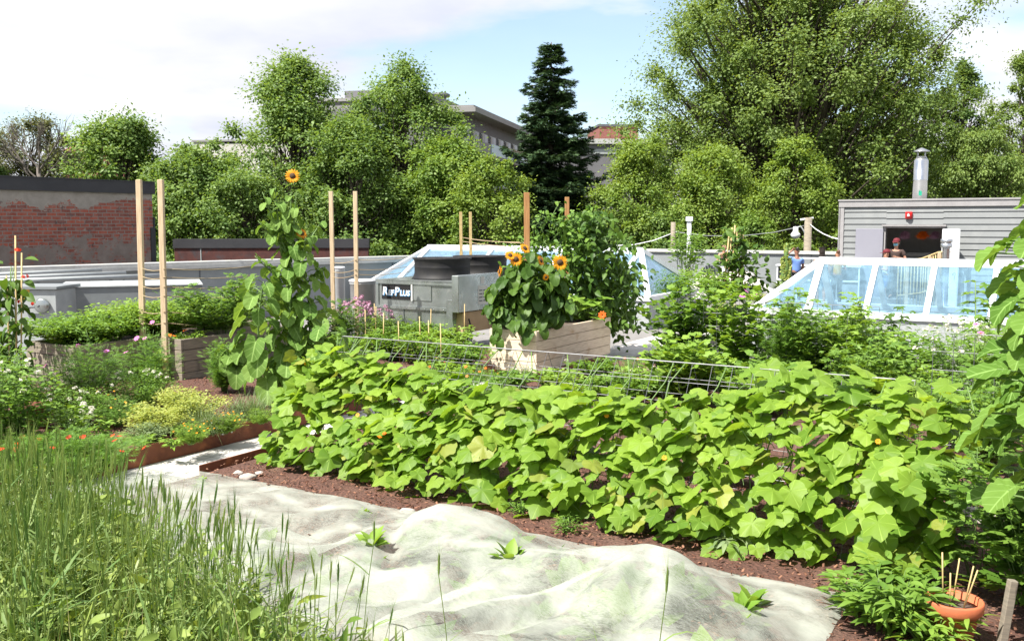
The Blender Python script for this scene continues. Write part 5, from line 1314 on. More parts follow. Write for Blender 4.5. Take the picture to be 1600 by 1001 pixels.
P = loc(250, 590, .05); stems_plant('squash_plant', 'broad leaved squash seedling between the two left planters', 'squash', P, .42, .3, 8, 24, (.13, .18), T_CUC, 'briteleaf', lo=.5, smooth=True)

# ---- herb bed at the left: x, y of the foot in the photo, height, radius, kind
def dill(label, px, py, h, r, n=1000, lmn='fern', name='dill_plant', cat='dill', **k):
    return stems_plant(name, label, cat, loc(px, py, .05), h * 1.08, r * 1.2, 22, int(n * 1.5), (.06, .12), T_FEATH, lmn, **k)
cos1 = dill('feathery cosmos with pink flowers in front of the mint planter', 140, 645, .85, .34, 700, 'fern', 'cosmos_plant', 'cosmos', flowers=[(4, 'petal_p', .034, T_PET8, 'disc_y')])
cos2 = dill('feathery cosmos with pink flowers nearer the two tall stakes', 235, 625, .78, .30, 600, 'fern', 'cosmos_plant', 'cosmos', flowers=[(4, 'petal_p', .034, T_PET8, 'disc_y')])
dill('tall feathery dill before the weathered planter corner', 350, 612, .62, .20, 620, 'fern')
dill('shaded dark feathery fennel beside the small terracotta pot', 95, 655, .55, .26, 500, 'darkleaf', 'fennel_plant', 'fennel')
def mound(name, label, cat, px, py, h, r, mt, n=900, ls=(.03, .05), leaf=T_FEATH, fl=None, **k):
    return stems_plant(name, label, cat, loc(px, py, .05), h * 1.12, r * 1.15, 30, int(n * 1.3), ls, leaf, mt, flowers=fl, flat=1.0, fill=.25, srad=.003, **k)
mound('marigold_plant', 'round yellow green gem marigold mound at the rusty edging, left one', 'marigold', 298, 694, .20, .17, 'briteleaf', fl=[(16, 'petal_y', .012, T_PET8, 'petal_y')])
mound('marigold_plant', 'round gem marigold mound at the rusty edging, middle one', 'marigold', 351, 677, .19, .17, 'briteleaf', fl=[(18, 'petal_y', .012, T_PET8, 'petal_y')])
mound('marigold_plant', 'larger gem marigold mound with few flowers behind the bare mulch', 'marigold', 178, 668, .32, .26, 'fern', 1300, fl=[(8, 'petal_y', .012, T_PET8, 'petal_y')])
mound('marigold_plant', 'small low marigold mound under the young sunflower by the edging', 'marigold', 408, 662, .14, .15, 'briteleaf', 500)
mound('oregano_plant', 'golden yellow flowering herb mound in the middle of the herb bed', 'oregano', 285, 665, .36, .42, 'yelleaf', 3600, (.022, .04), T_OV)
mound('oregano_plant', 'pale golden herb mound just behind the left gem marigold', 'oregano', 245, 676, .24, .26, 'yelleaf', 1500, (.022, .04), T_OV)
mound('thyme_plant', 'grey green thyme mound at the front of the golden herb', 'thyme', 228, 690, .18, .20, 'bluegrn', 900, (.015, .028), T_OV)
s = mound('oregano_plant', 'oregano with white flower heads behind the golden herb mound', 'oregano', 215, 640, .42, .40, 'midleaf', 1500, (.025, .04), T_OV); p = loc(215, 640, .05); clumps_flower(s, p, .46, .38, 14, 'petal_w', .011)
s = mound('oregano_plant', 'oregano with cream flower heads left of the large marigold mound', 'oregano', 118, 668, .40, .30, 'midleaf', 1100, (.025, .04), T_OV); p = loc(118, 668, .05); clumps_flower(s, p, .42, .28, 9, 'petal_w', .011)
def grass_clump(label, px, py, h, n, mt='bluegrn', name='chive_clump', r=.06, cat='chives'):
    P = loc(px, py, .05); s = thing(name, label, cat, P); lm = LM(); tip = np.stack([rng.normal(size=n) * .42, rng.normal(size=n) * .42, np.ones(n)], 1); L = rng.uniform(.6, 1.1, n) * h
    for k in range(3):
        q = rng.integers(0, 3, n) == k; lm.add(T_BLADE[k], np.array(P)[None] + rng.normal(size=(q.sum(), 3)) * arr(r, r, 0), tip[q], tip[q] * arr(-1, -1, .1) + rng.normal(size=(q.sum(), 3)) * .1, np.stack([np.full(q.sum(), .16), L[q], L[q]], 1))
    lm.build('blades', M[mt], s); return s
grass_clump('fine leaved chive clump right of the golden herb mound', 322, 678, .36, 420)
grass_clump('arching chive clump under the tall sunflower by the edging', 398, 655, .36, 380)
grass_clump('thin chive tuft behind the middle gem marigold', 372, 652, .30, 200)
stems_plant('calendula_plant', 'leafy calendula seedling on the bare mulch of the herb bed', 'flowering plant', loc(222, 700, .05), .16, .12, 6, 46, (.05, .08), T_LANCE, 'briteleaf')
stems_plant('garden_weed', 'pale seedling with light leaves left of the front gem marigold', 'plant', loc(270, 700, .05), .14, .12, 6, 40, (.05, .09), T_LANCE, 'briteleaf')
s = stems_plant('alyssum_plant', 'small white flowering tuft between the two gem marigolds', 'alyssum', loc(326, 676, .05), .14, .10, 8, 90, (.02, .03), T_OV, 'bluegrn'); clumps_flower(s, loc(326, 676, .05), .15, .08, 7, 'petal_w', .009)
s = stems_plant('alyssum_plant', 'white flowering statice behind the red marigolds', 'alyssum', loc(132, 690, .05), .36, .12, 8, 100, (.03, .05), T_OV, 'bluegrn'); clumps_flower(s, loc(132, 690, .05), .36, .11, 9, 'petal_w', .012)
stems_plant('mint_plant', 'upright fresh mint shoot left of the bare mulch', 'mint', loc(100, 705, .05), .50, .16, 6, 110, (.06, .10), T_OV, 'briteleaf')
stems_plant('mint_plant', 'short upright mint shoot between golden herb and red marigolds', 'mint', loc(160, 692, .05), .28, .10, 4, 50, (.05, .08), T_OV, 'briteleaf')
dill('bushy red flowered marigold at the edge of the wheat', 120, 740, .34, .44, 1500, 'fern', 'marigold_plant', 'marigold', flowers=[(13, 'petal_r', .028, T_PET8, 'petal_o')])
dill('red flowered marigold half hidden in the wheat further left', 55, 745, .36, .34, 1000, 'fern', 'marigold_plant', 'marigold', flowers=[(6, 'petal_r', .028, T_PET8, 'petal_o')])
s = stems_plant('mint_plant', 'tall flowering mint with whitish blooms at the left edge', 'mint', loc(25, 725, .05), .95, .35, 20, 800, (.05, .085), T_OV, 'midleaf', flat=.4); clumps_flower(s, loc(25, 725, .05), .92, .3, 16, 'petal_w', .013)
s = stems_plant('mint_plant', 'loose flowering mint behind the terracotta pot at the left', 'mint', loc(-15, 690, .05), 1.0, .3, 12, 420, (.05, .085), T_OV, 'midleaf', flat=.4)
q = loc(62, 668, .05); s = thing('flower_pot', 'small shaded terracotta pot near the left edge', 'pot', q)
m_ = MB(); m_.lathe([(.09, 0), (.13, .2), (.145, .2), (.15, .25), (.13, .25), (.12, .21), (0, .205)], 24); m_.build('pot_body', M['terrad'], s)
m_ = MB(); m_.lathe([(.0, .21), (.119, .212), (.0, .225)], 16); m_.build('soil', M['soil'], s)
# runner beans on canes at the left edge
P = loc(20, 655, .05); s = thing('bean_vine', 'dark runner bean vine with red blossoms on canes at the left edge', 'bean vine', P); lm = LM(); st = MB()
for k, (dx_, pt) in enumerate(((24, 368), (34, 395), (10, 430))):
    m_ = MB(); m_.tube([P + Vector((dx_ * .004 - .05, 0, 0)), at(dx_, pt, P.y)], .009, 6); m_.build('cane', M['bamboo'], s, False)
n = 260; tt = rng.random(n); q = np.array([at(12 + rng.normal() * (14 + 10 * (1 - t)), 640 - t * 205, P.y + rng.normal() * .12) for t in tt]); lm.add(T_OV, q, unit_rand(n) * arr(1, 1, .4) + arr(0, -.2, -.7), unit_rand(n) * .5 + arr(-.3, -.4, .8), rng.uniform(.09, .17, n))
lm.add(T_OV, np.array([at(38, 405, P.y), at(5, 412, P.y)]), [(1, -.2, .1), (-1, 0, .1)], (0, -.3, 1), .16)
for k in range(3): st.tube([at(20 + 5 * math.sin(i * 1.5 + k), 640 - i * 28, P.y) for i in range(9)], .005, 5)
lm.build('leaves', M['darkleaf'], s, smooth=True); st.build('stem', M['stem'], s, False)
for (px, py) in ((29, 390), (38, 433), (44, 430), (50, 474), (28, 470)): f = LM(); f.add(T_PET8, np.array(at(px, py, P.y - .15))[None] + rng.normal(size=(3, 3)) * .012, unit_rand(3), unit_rand(3) + arr(0, -.5, .3), .02); f.build('flower', M['petal_r'], s)

# ---- middle bed behind the cucumbers: peppers with canes, pink flowering plant, borage
def canes(s, P, n, h, r):
    for k in range(n):
        m_ = MB(); q = Vector(P) + Vector((rng.uniform(-r, r), rng.uniform(-r, r), 0)); m_.tube([q, q + Vector((rng.normal() * .02, 0, h * rng.uniform(.9, 1.08)))], .008, 6); m_.build('cane', M['bamboo'], s, False)
pep = ['leftmost', 'second', 'third', 'fourth', 'rightmost']
i = 0
for (px, py, h, lb) in ((560, 562, .50, 'pepper plant leftmost of the front row behind the trellis top'), (612, 566, .52, 'pepper plant second in the front row behind the trellis'), (665, 572, .52, 'pepper plant in the middle of the front row near the metal unit'), (716, 580, .48, 'pepper plant of the front row closest to the pine planter'),
                      (600, 538, .50, 'pepper plant of the rear row below the metal unit sign'), (655, 542, .50, 'pepper plant of the rear row under the unit control box'), (705, 549, .46, 'last pepper plant of the rear row beside the pine planter')):
    P = loc(px, py, .0); s = stems_plant('pepper_plant', lb, 'pepper plant', P, h, .42, 20, 720, (.055, .10), T_OV, 'midleaf' if i % 2 else 'briteleaf', flat=.6, group='pepper plants behind the trellis'); canes(s, P, 2 if i % 3 else 1, .72, .25); i += 1
P = loc(556, 552, 0); s = stems_plant('oregano_plant', 'tall mauve pink flowering oregano left of the metal unit', 'oregano', P, .88, .34, 30, 900, (.03, .05), T_OV, 'midleaf', flat=.5); clumps_flower(s, P, .92, .32, 46, 'petal_m', .018, 16)
P = loc(600, 540, 0); s = stems_plant('oregano_plant', 'smaller mauve flowering oregano below the sign of the metal unit', 'oregano', P, .66, .18, 12, 300, (.03, .05), T_OV, 'midleaf', flat=.5); clumps_flower(s, P, .7, .18, 14, 'petal_m', .016, 16)
for (px, py, lb) in ((505, 575, 'bushy dark plant behind the tall sunflower and trellis end'), (530, 590, 'green bushy plant at the left end of the trellis')):
    stems_plant('tomato_plant', lb, 'tomato', loc(px, py, 0), .62, .4, 14, 420, (.08, .13), T_COMP, 'midleaf')
stems_plant('tomato_plant', 'leafy plant between the stakes and the tall sunflower on the right side', 'tomato', loc(530, 560, 0), .95, .34, 10, 340, (.08, .14), T_COMP, 'darkleaf', flat=.4)
mound('alyssum_plant', 'white alyssum at the foot of the pine planter', 'alyssum', 815, 590, .16, .2, 'bluegrn', 500, (.015, .025), T_OV, [(16, 'petal_w', .012, T_PET8, 'disc_y')])
mound('alyssum_plant', 'white alyssum tuft behind the trellis right of the pine planter', 'alyssum', 1010, 592, .16, .3, 'bluegrn', 600, (.015, .025), T_OV, [(22, 'petal_w', .012, T_PET8, 'disc_y')])
mound('marigold_plant', 'orange flowered marigold between the trellis and the pine planter', 'marigold', 740, 600, .22, .3, 'fern', 800, fl=[(7, 'petal_o', .022, T_PET8, 'petal_o')])
mound('marigold_plant', 'feathery marigold with one orange flower right of the pine planter', 'marigold', 985, 588, .26, .26, 'fern', 700, fl=[(2, 'petal_o', .03, T_PET8, 'petal_o')])
dill('wispy dill behind the middle of the trellis', 1060, 618, .30, .34, 700)
dill('second wispy dill behind the trellis with white tops', 1150, 622, .34, .36, 800, flowers=[(9, 'petal_w', .013, T_PET8, 'disc_y')])
for (px, py, pt, lb) in ((885, 600, 563, 'thin onion stalk with a bud right of the planter corner'), (1018, 585, 532, 'thin onion flower stalk left of the wire trellis'), (1226, 630, 582, 'pale onion flower head above the front trellis rail'), (1401, 640, 588, 'onion flower head on a stalk behind the right cucumber leaves')):
    P = loc(px, py, 0); t_ = at(px, pt, P.y); s = thing('onion_stalk', lb, 'onion', P); m_ = MB(); m_.tube([(0, 0, 0), (.01, 0, (t_.z) * .6), (0, 0, t_.z)], [.007, .006, .004], 6); m_.build('stalk', M['stem'], s)
    f = LM(); n = 40; d = unit_rand(n); f.add(T_PET8, arr(P.x, P.y, t_.z) + d * .022, unit_rand(n), d, .011); f.build('flower_head', M['petal_w'], s)
# ---- right middle: beans and squash on the upright trellis, okra, echinacea, dill
i = 0
for (a, b, h, r_, n, lf, mt, nm, ct, ls, lb) in (
    (2.0, 6.15, 1.30, .42, 520, T_CUC, 'midleaf', 'melon_vine', 'melon vine', (.06, .10), 'bushy melon vine at the left end of the middle wire trellis'),
    (2.7, 6.1, 1.20, .40, 460, T_CUC, 'briteleaf', 'melon_vine', 'melon vine', (.06, .10), 'melon vine on the left half of the middle wire trellis'),
    (3.5, 6.1, 1.15, .40, 430, T_LOBE, 'midleaf', 'melon_vine', 'melon vine', (.08, .13), 'lobed leaf vine in the centre of the middle wire trellis'),
    (4.2, 6.1, 1.15, .38, 430, T_LOBE, 'briteleaf', 'melon_vine', 'melon vine', (.08, .13), 'lobed leaf vine at the right end of the middle wire trellis'),
    (2.4, 5.0, .75, .42, 420, T_CUC, 'briteleaf', 'squash_plant', 'squash', (.06, .10), 'low bright squash right of the pine planter'),
    (3.4, 4.9, .60, .42, 420, T_CUC, 'midleaf', 'squash_plant', 'squash', (.06, .10), 'low squash in front of the middle wire trellis'),
    (4.5, 5.0, .80, .40, 420, T_LOBE, 'midleaf', 'squash_plant', 'squash', (.07, .12), 'leafy squash left of the tall dill'),
    (5.9, 5.2, .95, .42, 520, T_COMP, 'midleaf', 'tomato_plant', 'tomato', (.08, .14), 'tomato plant below the left half of the right skylight'),
    (6.6, 4.9, 1.0, .42, 520, T_COMP, 'darkleaf', 'tomato_plant', 'tomato', (.08, .14), 'dark leafy plant below the middle of the right skylight'),
    (7.2, 4.6, 1.0, .42, 520, T_COMP, 'midleaf', 'tomato_plant', 'tomato', (.08, .14), 'tomato plant below the right part of the skylight'),
    (7.9, 5.0, 1.05, .42, 520, T_COMP, 'midleaf', 'tomato_plant', 'tomato', (.08, .14), 'tomato plant under the right end of the skylight'),
    (8.6, 4.6, 1.1, .42, 520, T_OV, 'midleaf', 'pepper_plant', 'pepper plant', (.07, .12), 'tall leafy plant between skylight and right sunflowers'),
    (7.4, 5.6, 1.15, .45, 520, T_LOBE, 'darkleaf', 'okra_plant', 'okra', (.10, .15), 'dark lobed leaf plant low before the skylight curb'),
    (5.8, 3.5, .80, .40, 460, T_OV, 'midleaf', 'pepper_plant', 'pepper plant', (.06, .10), 'pepper plant at the foot of the right wire trellis'),
    (6.6, 3.3, .75, .40, 460, T_OV, 'briteleaf', 'pepper_plant', 'pepper plant', (.06, .10), 'pepper plant behind the right wire trellis near the mulch'),
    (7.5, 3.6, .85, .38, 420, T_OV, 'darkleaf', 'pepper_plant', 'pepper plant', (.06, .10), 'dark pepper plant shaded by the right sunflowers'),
    (5.0, 3.4, .50, .34, 380, T_OV, 'midleaf', 'pepper_plant', 'pepper plant', (.05, .09), 'short pepper plant behind the front trellis rail')):
    stems_plant(nm, lb, ct, g(a, b, 0), h * 1.12, r_ * 1.1, 18, n, ls, lf, mt, flat=.5)
k = 0
for (px, py, h, r_, mt, lf, lb) in ((700, 600, .30, .35, 'briteleaf', T_OV, 'low leafy greens just behind the left half of the trellis rail'), (790, 612, .26, .35, 'midleaf', T_OV, 'low leafy greens before the left face of the pine planter'), (750, 628, .34, .36, 'fern', T_FEATH, 'feathery greens right behind the trellis rail near the planter'), (905, 628, .36, .38, 'briteleaf', T_OV, 'leafy greens tight behind the trellis rail below the planter'), (965, 632, .36, .38, 'midleaf', T_LOBE, 'lobed greens tight behind the trellis rail right of the planter'), (870, 608, .26, .34, 'briteleaf', T_LOBE, 'low lobed greens behind the middle of the trellis rail'), (930, 590, .28, .36, 'midleaf', T_OV, 'low leafy greens at the right foot of the pine planter'),
        (1000, 615, .34, .4, 'briteleaf', T_LOBE, 'spreading lobed greens left of the wispy dill'), (1060, 590, .42, .4, 'midleaf', T_COMP, 'compound leaved plant before the middle wire trellis'), (1130, 605, .45, .42, 'briteleaf', T_OV, 'bright leafy plant between the two wispy dills'), (1190, 625, .42, .42, 'midleaf', T_LOBE, 'lobed leaf plant left of the dense dill'),
        (1290, 620, .5, .42, 'briteleaf', T_COMP, 'bright compound leaved plant right of the dense dill'), (1350, 630, .5, .42, 'midleaf', T_OV, 'leafy plant behind the upper right cucumber leaves'), (1430, 640, .55, .42, 'briteleaf', T_OV, 'bright leafy plant behind the right end of the trellis'), (1480, 620, .6, .42, 'midleaf', T_COMP, 'compound leaved plant left of the right sunflowers')):
    stems_plant('vegetable_plant', lb, 'vegetable plant', loc(px, py, 0), h, r_, 14, 330, (.06, .11), lf, mt, flat=.5)
for k, (a, b, h, lf, mt, lb) in enumerate(((4.6, 7.2, .72, T_OV, 'midleaf', 'bushy plant left of the near skylight corner'), (5.6, 7.2, .95, T_COMP, 'briteleaf', 'bushy plant hiding the left part of the right skylight curb'), (6.6, 7.3, 1.15, T_OV, 'midleaf', 'bushy plant hiding the middle of the right skylight curb'), (7.6, 7.2, 1.15, T_LOBE, 'briteleaf', 'lobed bushy plant before the right skylight curb'), (8.6, 7.0, 1.2, T_COMP, 'midleaf', 'tall bushy plant before the far right of the skylight curb'), (3.5, 7.2, .85, T_OV, 'briteleaf', 'low bushy plant right behind the pine planter end'), (2.75, 7.4, .7, T_COMP, 'midleaf', 'bushy plant close to the right end of the pine planter'), (4.1, 6.7, .75, T_CUC, 'midleaf', 'round leaved bushy plant covering the paving gap'))):
    stems_plant('garden_shrub', lb, 'shrub', g(a, b, 0), h * 1.1, .52, 20, 560, (.07, .12), lf, mt, flat=.4)
dill('big dense feathery dill in the middle right of the bed', 1228, 610, .95, .42, 1900)
dill('feathery dill left of the dense one behind the trellis', 1095, 600, .5, .3, 700)
dill('feathery dill behind the top cucumber leaves at the right', 1500, 690, .62, .34, 900)
def okra(label, px, py, yt, n=60, mt='midleaf', ls=(.14, .22), Y=None, ns=3, spread=.25):
    P = loc(px, py, 0); t_ = at(px, yt, P.y); s = thing('okra_plant', label, 'okra', P); lm = LM(); st = MB()
    for k in range(ns):
        tp = Vector((P.x + rng.uniform(-spread, spread), P.y + rng.uniform(-.15, .15), t_.z * (1 if k == 0 else rng.uniform(.75, .95)))); st.tube([P, P.lerp(tp, .5) + Vector((.02, 0, 0)), tp], [.013, .010, .005], 6)
        for j in range(n // ns):
            t = .25 + .75 * (j + rng.random()) / (n // ns); p = P.lerp(tp, t); a = j * 2.4; d = Vector((math.cos(a), math.sin(a), .15)); L = rng.uniform(.08, .18); e = p + d * L; st.tube([p, e], .004, 4, cap=False)
            lm.add(T_LOBE[j % 2], np.array(e), np.array(d) + arr(0, 0, -.25), arr(d.x * .3, d.y * .3 - .1, 1) + rng.normal(size=3) * .2, rng.uniform(*ls) * (1.15 - .4 * t))
    lm.build('leaves', M[mt], s, smooth=True); st.build('stem', M['stem'], s, False); return s
okra('tallest okra plant reaching up before the left corner of the right skylight', 1228, 590, 448, 48, 'midleaf', ns=2, spread=.12)
okra('okra plant with dark lobed leaves in front of the second skylight pane', 1310, 590, 478, 64, 'darkleaf')
okra('okra plant in front of the third skylight pane', 1385, 595, 480, 64, 'darkleaf')
okra('okra plant rising at the right beside the sunflower leaves', 1520, 600, 440, 60, 'midleaf')
okra('okra plant at the left of the tallest one before the mulch', 1120, 585, 485, 50, 'midleaf', (.12, .18))
P = g(6.0, 6.2, 0); s = stems_plant('coneflower_plant', 'coneflowers with pink heads and pale seed tops below the skylight', 'coneflower', P, 1.12, .75, 40, 700, (.06, .10), T_LANCE, 'midleaf', flat=.3, flowers=[(20, 'petal_p', .042, T_PET8, 'petal_r'), (12, 'petal_w', .035, T_PET8, 'disc_y')])
P = g(5.2, 6.6, 0); s = stems_plant('coneflower_plant', 'whitish flowering plant with rounded heads right of the tall okra', 'coneflower', P, 1.0, .5, 24, 420, (.06, .10), T_LANCE, 'midleaf', flat=.3); clumps_flower(s, P, 1.0, .5, 34, 'petal_w', .016, 12)
P = g(7.6, 6.0, 0); s = stems_plant('coneflower_plant', 'coneflowers with red pink heads before the right end of the skylight', 'coneflower', P, 1.2, .6, 22, 420, (.06, .10), T_LANCE, 'midleaf', flat=.3, flowers=[(9, 'petal_p', .042, T_PET8, 'petal_r'), (4, 'petal_r', .035, T_PET8, 'petal_r')])
# ---- far bed: shrubs, potted tree, mullein, cane cluster
q = lambda px, py, z=.2: loc(px, py, z)
for (px, py, h, r_, n, mt, lb) in ((1048, 470, .80, .75, 900, 'midleaf', 'bushy bright green shrub just right of the left skylight'), (1085, 462, .75, .8, 900, 'briteleaf', 'wide low green shrub before the garden chair'), (1122, 466, .55, .6, 600, 'midleaf', 'low green plants left of the cane cluster')):
    stems_plant('garden_shrub', lb, 'shrub', q(px, py), h, r_, 24, n, (.08, .14), T_OV, mt, flat=.5)
s = stems_plant('potted_tree', 'slender small tree with airy crown beside the white vent pipe', 'small tree', loc(1070, 455, .1), 1.9, .7, 14, 420, (.10, .17), T_OV, 'midleaf', lo=.45, flat=.6, srad=.012)
P = loc(1145, 462, .2); t_ = at(1147, 352, P.y); s = thing('climbing_plant', 'dark leafy plant climbing a cluster of tall yellow canes', 'climbing plant', P); lm = LM()
for k in range(6): m_ = MB(); m_.tube([P + Vector(((k - 2.5) * .10, .05 * (k % 2), 0)), Vector((P.x + (k - 2.5) * .07 + .05, P.y, t_.z * (1 - .03 * abs(k - 2))))], .022, 6); m_.build('cane', M['bamboo'], s, False)
n = 520; t = rng.random(n) ** 1.3; lm.add(T_OV, np.array(P)[None] + np.stack([rng.normal(size=n) * (.12 + .38 * (1 - t)) + .1, rng.normal(size=n) * .2, t * 1.75], 1), unit_rand(n) + arr(0, -.2, -.1), unit_rand(n) * .5 + arr(-.2, -.3, 1), rng.uniform(.14, .26, n)); lm.build('leaves', M['darkleaf'], s)
def mullein(label, px, py, pt, w, side):
    P = loc(px, py, .15); t_ = at(px, pt, P.y); s = thing('mullein_plant', label, 'mullein', P)
    for k, (dx_, h) in enumerate([(0, 1.0)] + side):
        m_ = MB(); hh = (t_.z - P.z) * h; x = dx_ / 1500 * P.y; nn = 16; pts = [(x * min(1, i / 4) + .01 * math.sin(i), 0, hh * i / nn) for i in range(nn + 1)]
        m_.tube(pts, [.02 + (w * (1 if k == 0 else .7) if i > 5 else 0) * (1 - .5 * (i / nn) ** 3) * (1 + .15 * math.sin(i * 5)) for i in range(nn)] + [.01], 8); m_.build('flower_spike', M['stem'], s)
        f = LM(); n = 90; z = rng.uniform(.35, .98, n) * hh; a = rng.uniform(0, 6.28, n); d = np.stack([np.cos(a), np.sin(a), np.full(n, .2)], 1); f.add(T_PET8, np.stack([np.full(n, P.x + x), np.full(n, P.y), P.z + z], 1) + d * w * .9, unit_rand(n), d, .045); f.build('flowers', M['yelleaf'], s)
    lm = LM(); n = 26; a = rng.uniform(0, 6.28, n); d = np.stack([np.cos(a), np.sin(a), rng.uniform(.2, .9, n)], 1); lm.add(T_OV, np.array(P)[None] + d * .05, d, arr(0, 0, 1), rng.uniform(.3, .5, n)); lm.build('leaves', M['bluegrn'], s)
mullein('tall yellow green mullein spike left of the person in blue', 1227, 455, 379, .055, [(-5, .72), (5, .70), (-2, .62)])
q_ = loc(1095, 442, DECK); s = thing('flower_pot', 'far terracotta pot with a dark plant by the parapet', 'pot', q_); m_ = MB(); m_.lathe([(.16, 0), (.24, .36), (.27, .36), (.27, .44), (.23, .44), (0, .40)], 20); m_.build('pot_body', M['terra'], s)
lm = LM(); n = 60; d = unit_rand(n); d[:, 2] = abs(d[:, 2]) + .3; lm.add(T_OV, np.array(q_)[None] + arr(0, 0, .42) + d * .1, d, arr(0, 0, 1), rng.uniform(.2, .35, n)); lm.build('plant', M['darkleaf'], s)
stems_plant('marigold_plant', 'pink flowering tuft on the mulch before the far row cover', 'flowering plant', loc(1165, 470, .22), .22, .2, 8, 60, (.08, .12), T_LANCE, 'midleaf', flowers=[(4, 'petal_p', .09, T_PET8, 'petal_p')])
for (px, py, lb) in ((1180, 474, 'sparse yellowish seedling on the far mulch'), (1130, 492, 'sparse seedling tuft in front of the far mulch bed')): stems_plant('garden_weed', lb, 'plant', loc(px, py, .22), .3, .25, 10, 70, (.08, .12), T_LANCE, 'yelleaf')

# ---- right edge: near sunflowers, tomato, kale, pot, rocks
for k, (px, py, Y, yt, nl, s0, s1, lb) in enumerate(((1632, 900, 4.4, 375, 80, .165, .10, 'big leaved sunflower nearest the camera at the right edge'), (1625, 860, 5.3, 430, 64, .17, .10, 'sunflower with large leaves just inside the right edge'), (1690, 900, 4.8, 330, 34, .20, .13, 'sunflower mostly outside the right edge'))):
    P = at(px, py, Y); P.z = 0; t_ = at(px - 10, yt, Y); s = thing('sunflower_plant', lb, 'sunflower', P); lm = LM(); st = MB()
    big_leaf_stem(lm, st, P, t_, nl, s0, s1, .02, (.36, .42, .2)[k], (.03, 0), 1.7, .15); st.build('stem', M['stem'], s, False); lm.build('leaves', M['sunleaf2'], s, smooth=True)
P = loc(1525, 912, 0); s = stems_plant('tomato_plant', 'straggly tomato plant with green fruit behind the terracotta pot', 'tomato', P, .78, .26, 6, 130, (.08, .13), T_COMP, 'midleaf', flat=.3, lo=.2)
for (px, py) in ((1545, 850), (1552, 878)): m_ = MB(); m_.lathe([(0, -.026), (.02, -.02), (.029, 0), (.02, .02), (0, .024)], 14, at(px, py, P.y - .1)); m_.build('green_tomato', M['green_fruit'], s, False)
P = loc(1600, 960, 0); P.z = 0; s = stems_plant('tomato_plant', 'nearest tomato plant in the lower right corner', 'tomato', P + Vector((.1, .1, 0)), .95, .42, 12, 330, (.10, .17), T_COMP, 'midleaf', flat=.4)
stems_plant('tomato_plant', 'tomato plant at the foot of the right sunflowers', 'tomato', loc(1690, 880, 0), .75, .35, 10, 220, (.09, .15), T_COMP, 'darkleaf', flat=.4)
P = loc(1385, 985, 0); stems_plant('kale_plant', 'leafy arugula clump between the fleece and the terracotta pot', 'greens', P, .36, .26, 20, 230, (.09, .15), T_LANCE, 'midleaf', flat=.4)
stems_plant('kale_plant', 'smaller arugula clump at the right end of the fleece', 'greens', loc(1345, 960, 0), .26, .2, 12, 120, (.07, .12), T_LANCE, 'midleaf', flat=.4)
stems_plant('kale_plant', 'low bright greens below the terracotta pot', 'greens', loc(1450, 1010, 0), .22, .22, 12, 120, (.07, .12), T_LANCE, 'briteleaf', flat=.4)
q_ = loc(1488, 1004, 0); s = thing('flower_pot', 'orange terracotta pot with thin canes in the lower right', 'pot', q_); m_ = MB()
m_.lathe([(.085, 0), (.118, .17), (.132, .175), (.137, .185), (.139, .225), (.134, .232), (.122, .231), (.118, .19), (.0, .185)], 40); m_.build('pot_body', M['terra'], s)
m_ = MB(); m_.lathe([(0, .19), (.117, .192), (.05, .2), (.0, .204)], 24); m_.build('soil', M['soil'], s)
for k in range(5):
    m_ = MB(); a = k * 1.3; m_.tube([(.05 * math.cos(a), .05 * math.sin(a), .18), (.09 * math.cos(a) + .02, .06 * math.sin(a), .38 + .04 * (k % 3))], .004, 5); m_.build('cane', M['bamboo'], s)
def rock(P, r, label, seed):
    m_ = MB(); m_.lathe([(r * math.sin(t * math.pi / 9), -r * .62 * math.cos(t * math.pi / 9)) for t in range(10)], 16)
    for i, v in enumerate(m_.v):
        n_ = 1 + .38 * mnoise.noise(Vector(v) / r * 1.1 + Vector((seed, 0, 0))) + .12 * mnoise.noise(Vector(v) / r * 3.5); m_.v[i] = (v[0] * n_ * 1.25, v[1] * n_, v[2] * n_)
    o = m_.build('rock', M['rock']); o.location = P + Vector((0, 0, r * .35)); tag(o, label, 'rock'); return o
rock(loc(1512, 812, 0), .11, 'left one of the two pale rocks on the mulch at the right', 1)
rock(loc(1545, 818, 0), .105, 'right one of the two pale rocks on the mulch at the right', 5)
for k, (px, py, r_, lb) in enumerate(((372, 741, .035, 'small pale stone at the left corner of the fleece'), (388, 748, .05, 'larger pale stone between fleece and bare mulch'), (405, 741, .03, 'flat pale stone at the mulch corner by the path'), (636, 803, .045, 'round whitish stone where the fleece meets the mulch'))): rock(loc(px, py, 0), r_, lb, k + 9)
q_ = at(1560, 905, 4.6); m_ = MB(); m_.bbox(-.02, .02, -.02, .02, 0, q_.z, .003); o = m_.build('wooden_stake', M['greywood']); o.location = (q_.x + .03, q_.y, 0); o.rotation_euler = (0, .12, 0); tag(o, 'short weathered stake at the lower right among tomato leaves', 'stake')

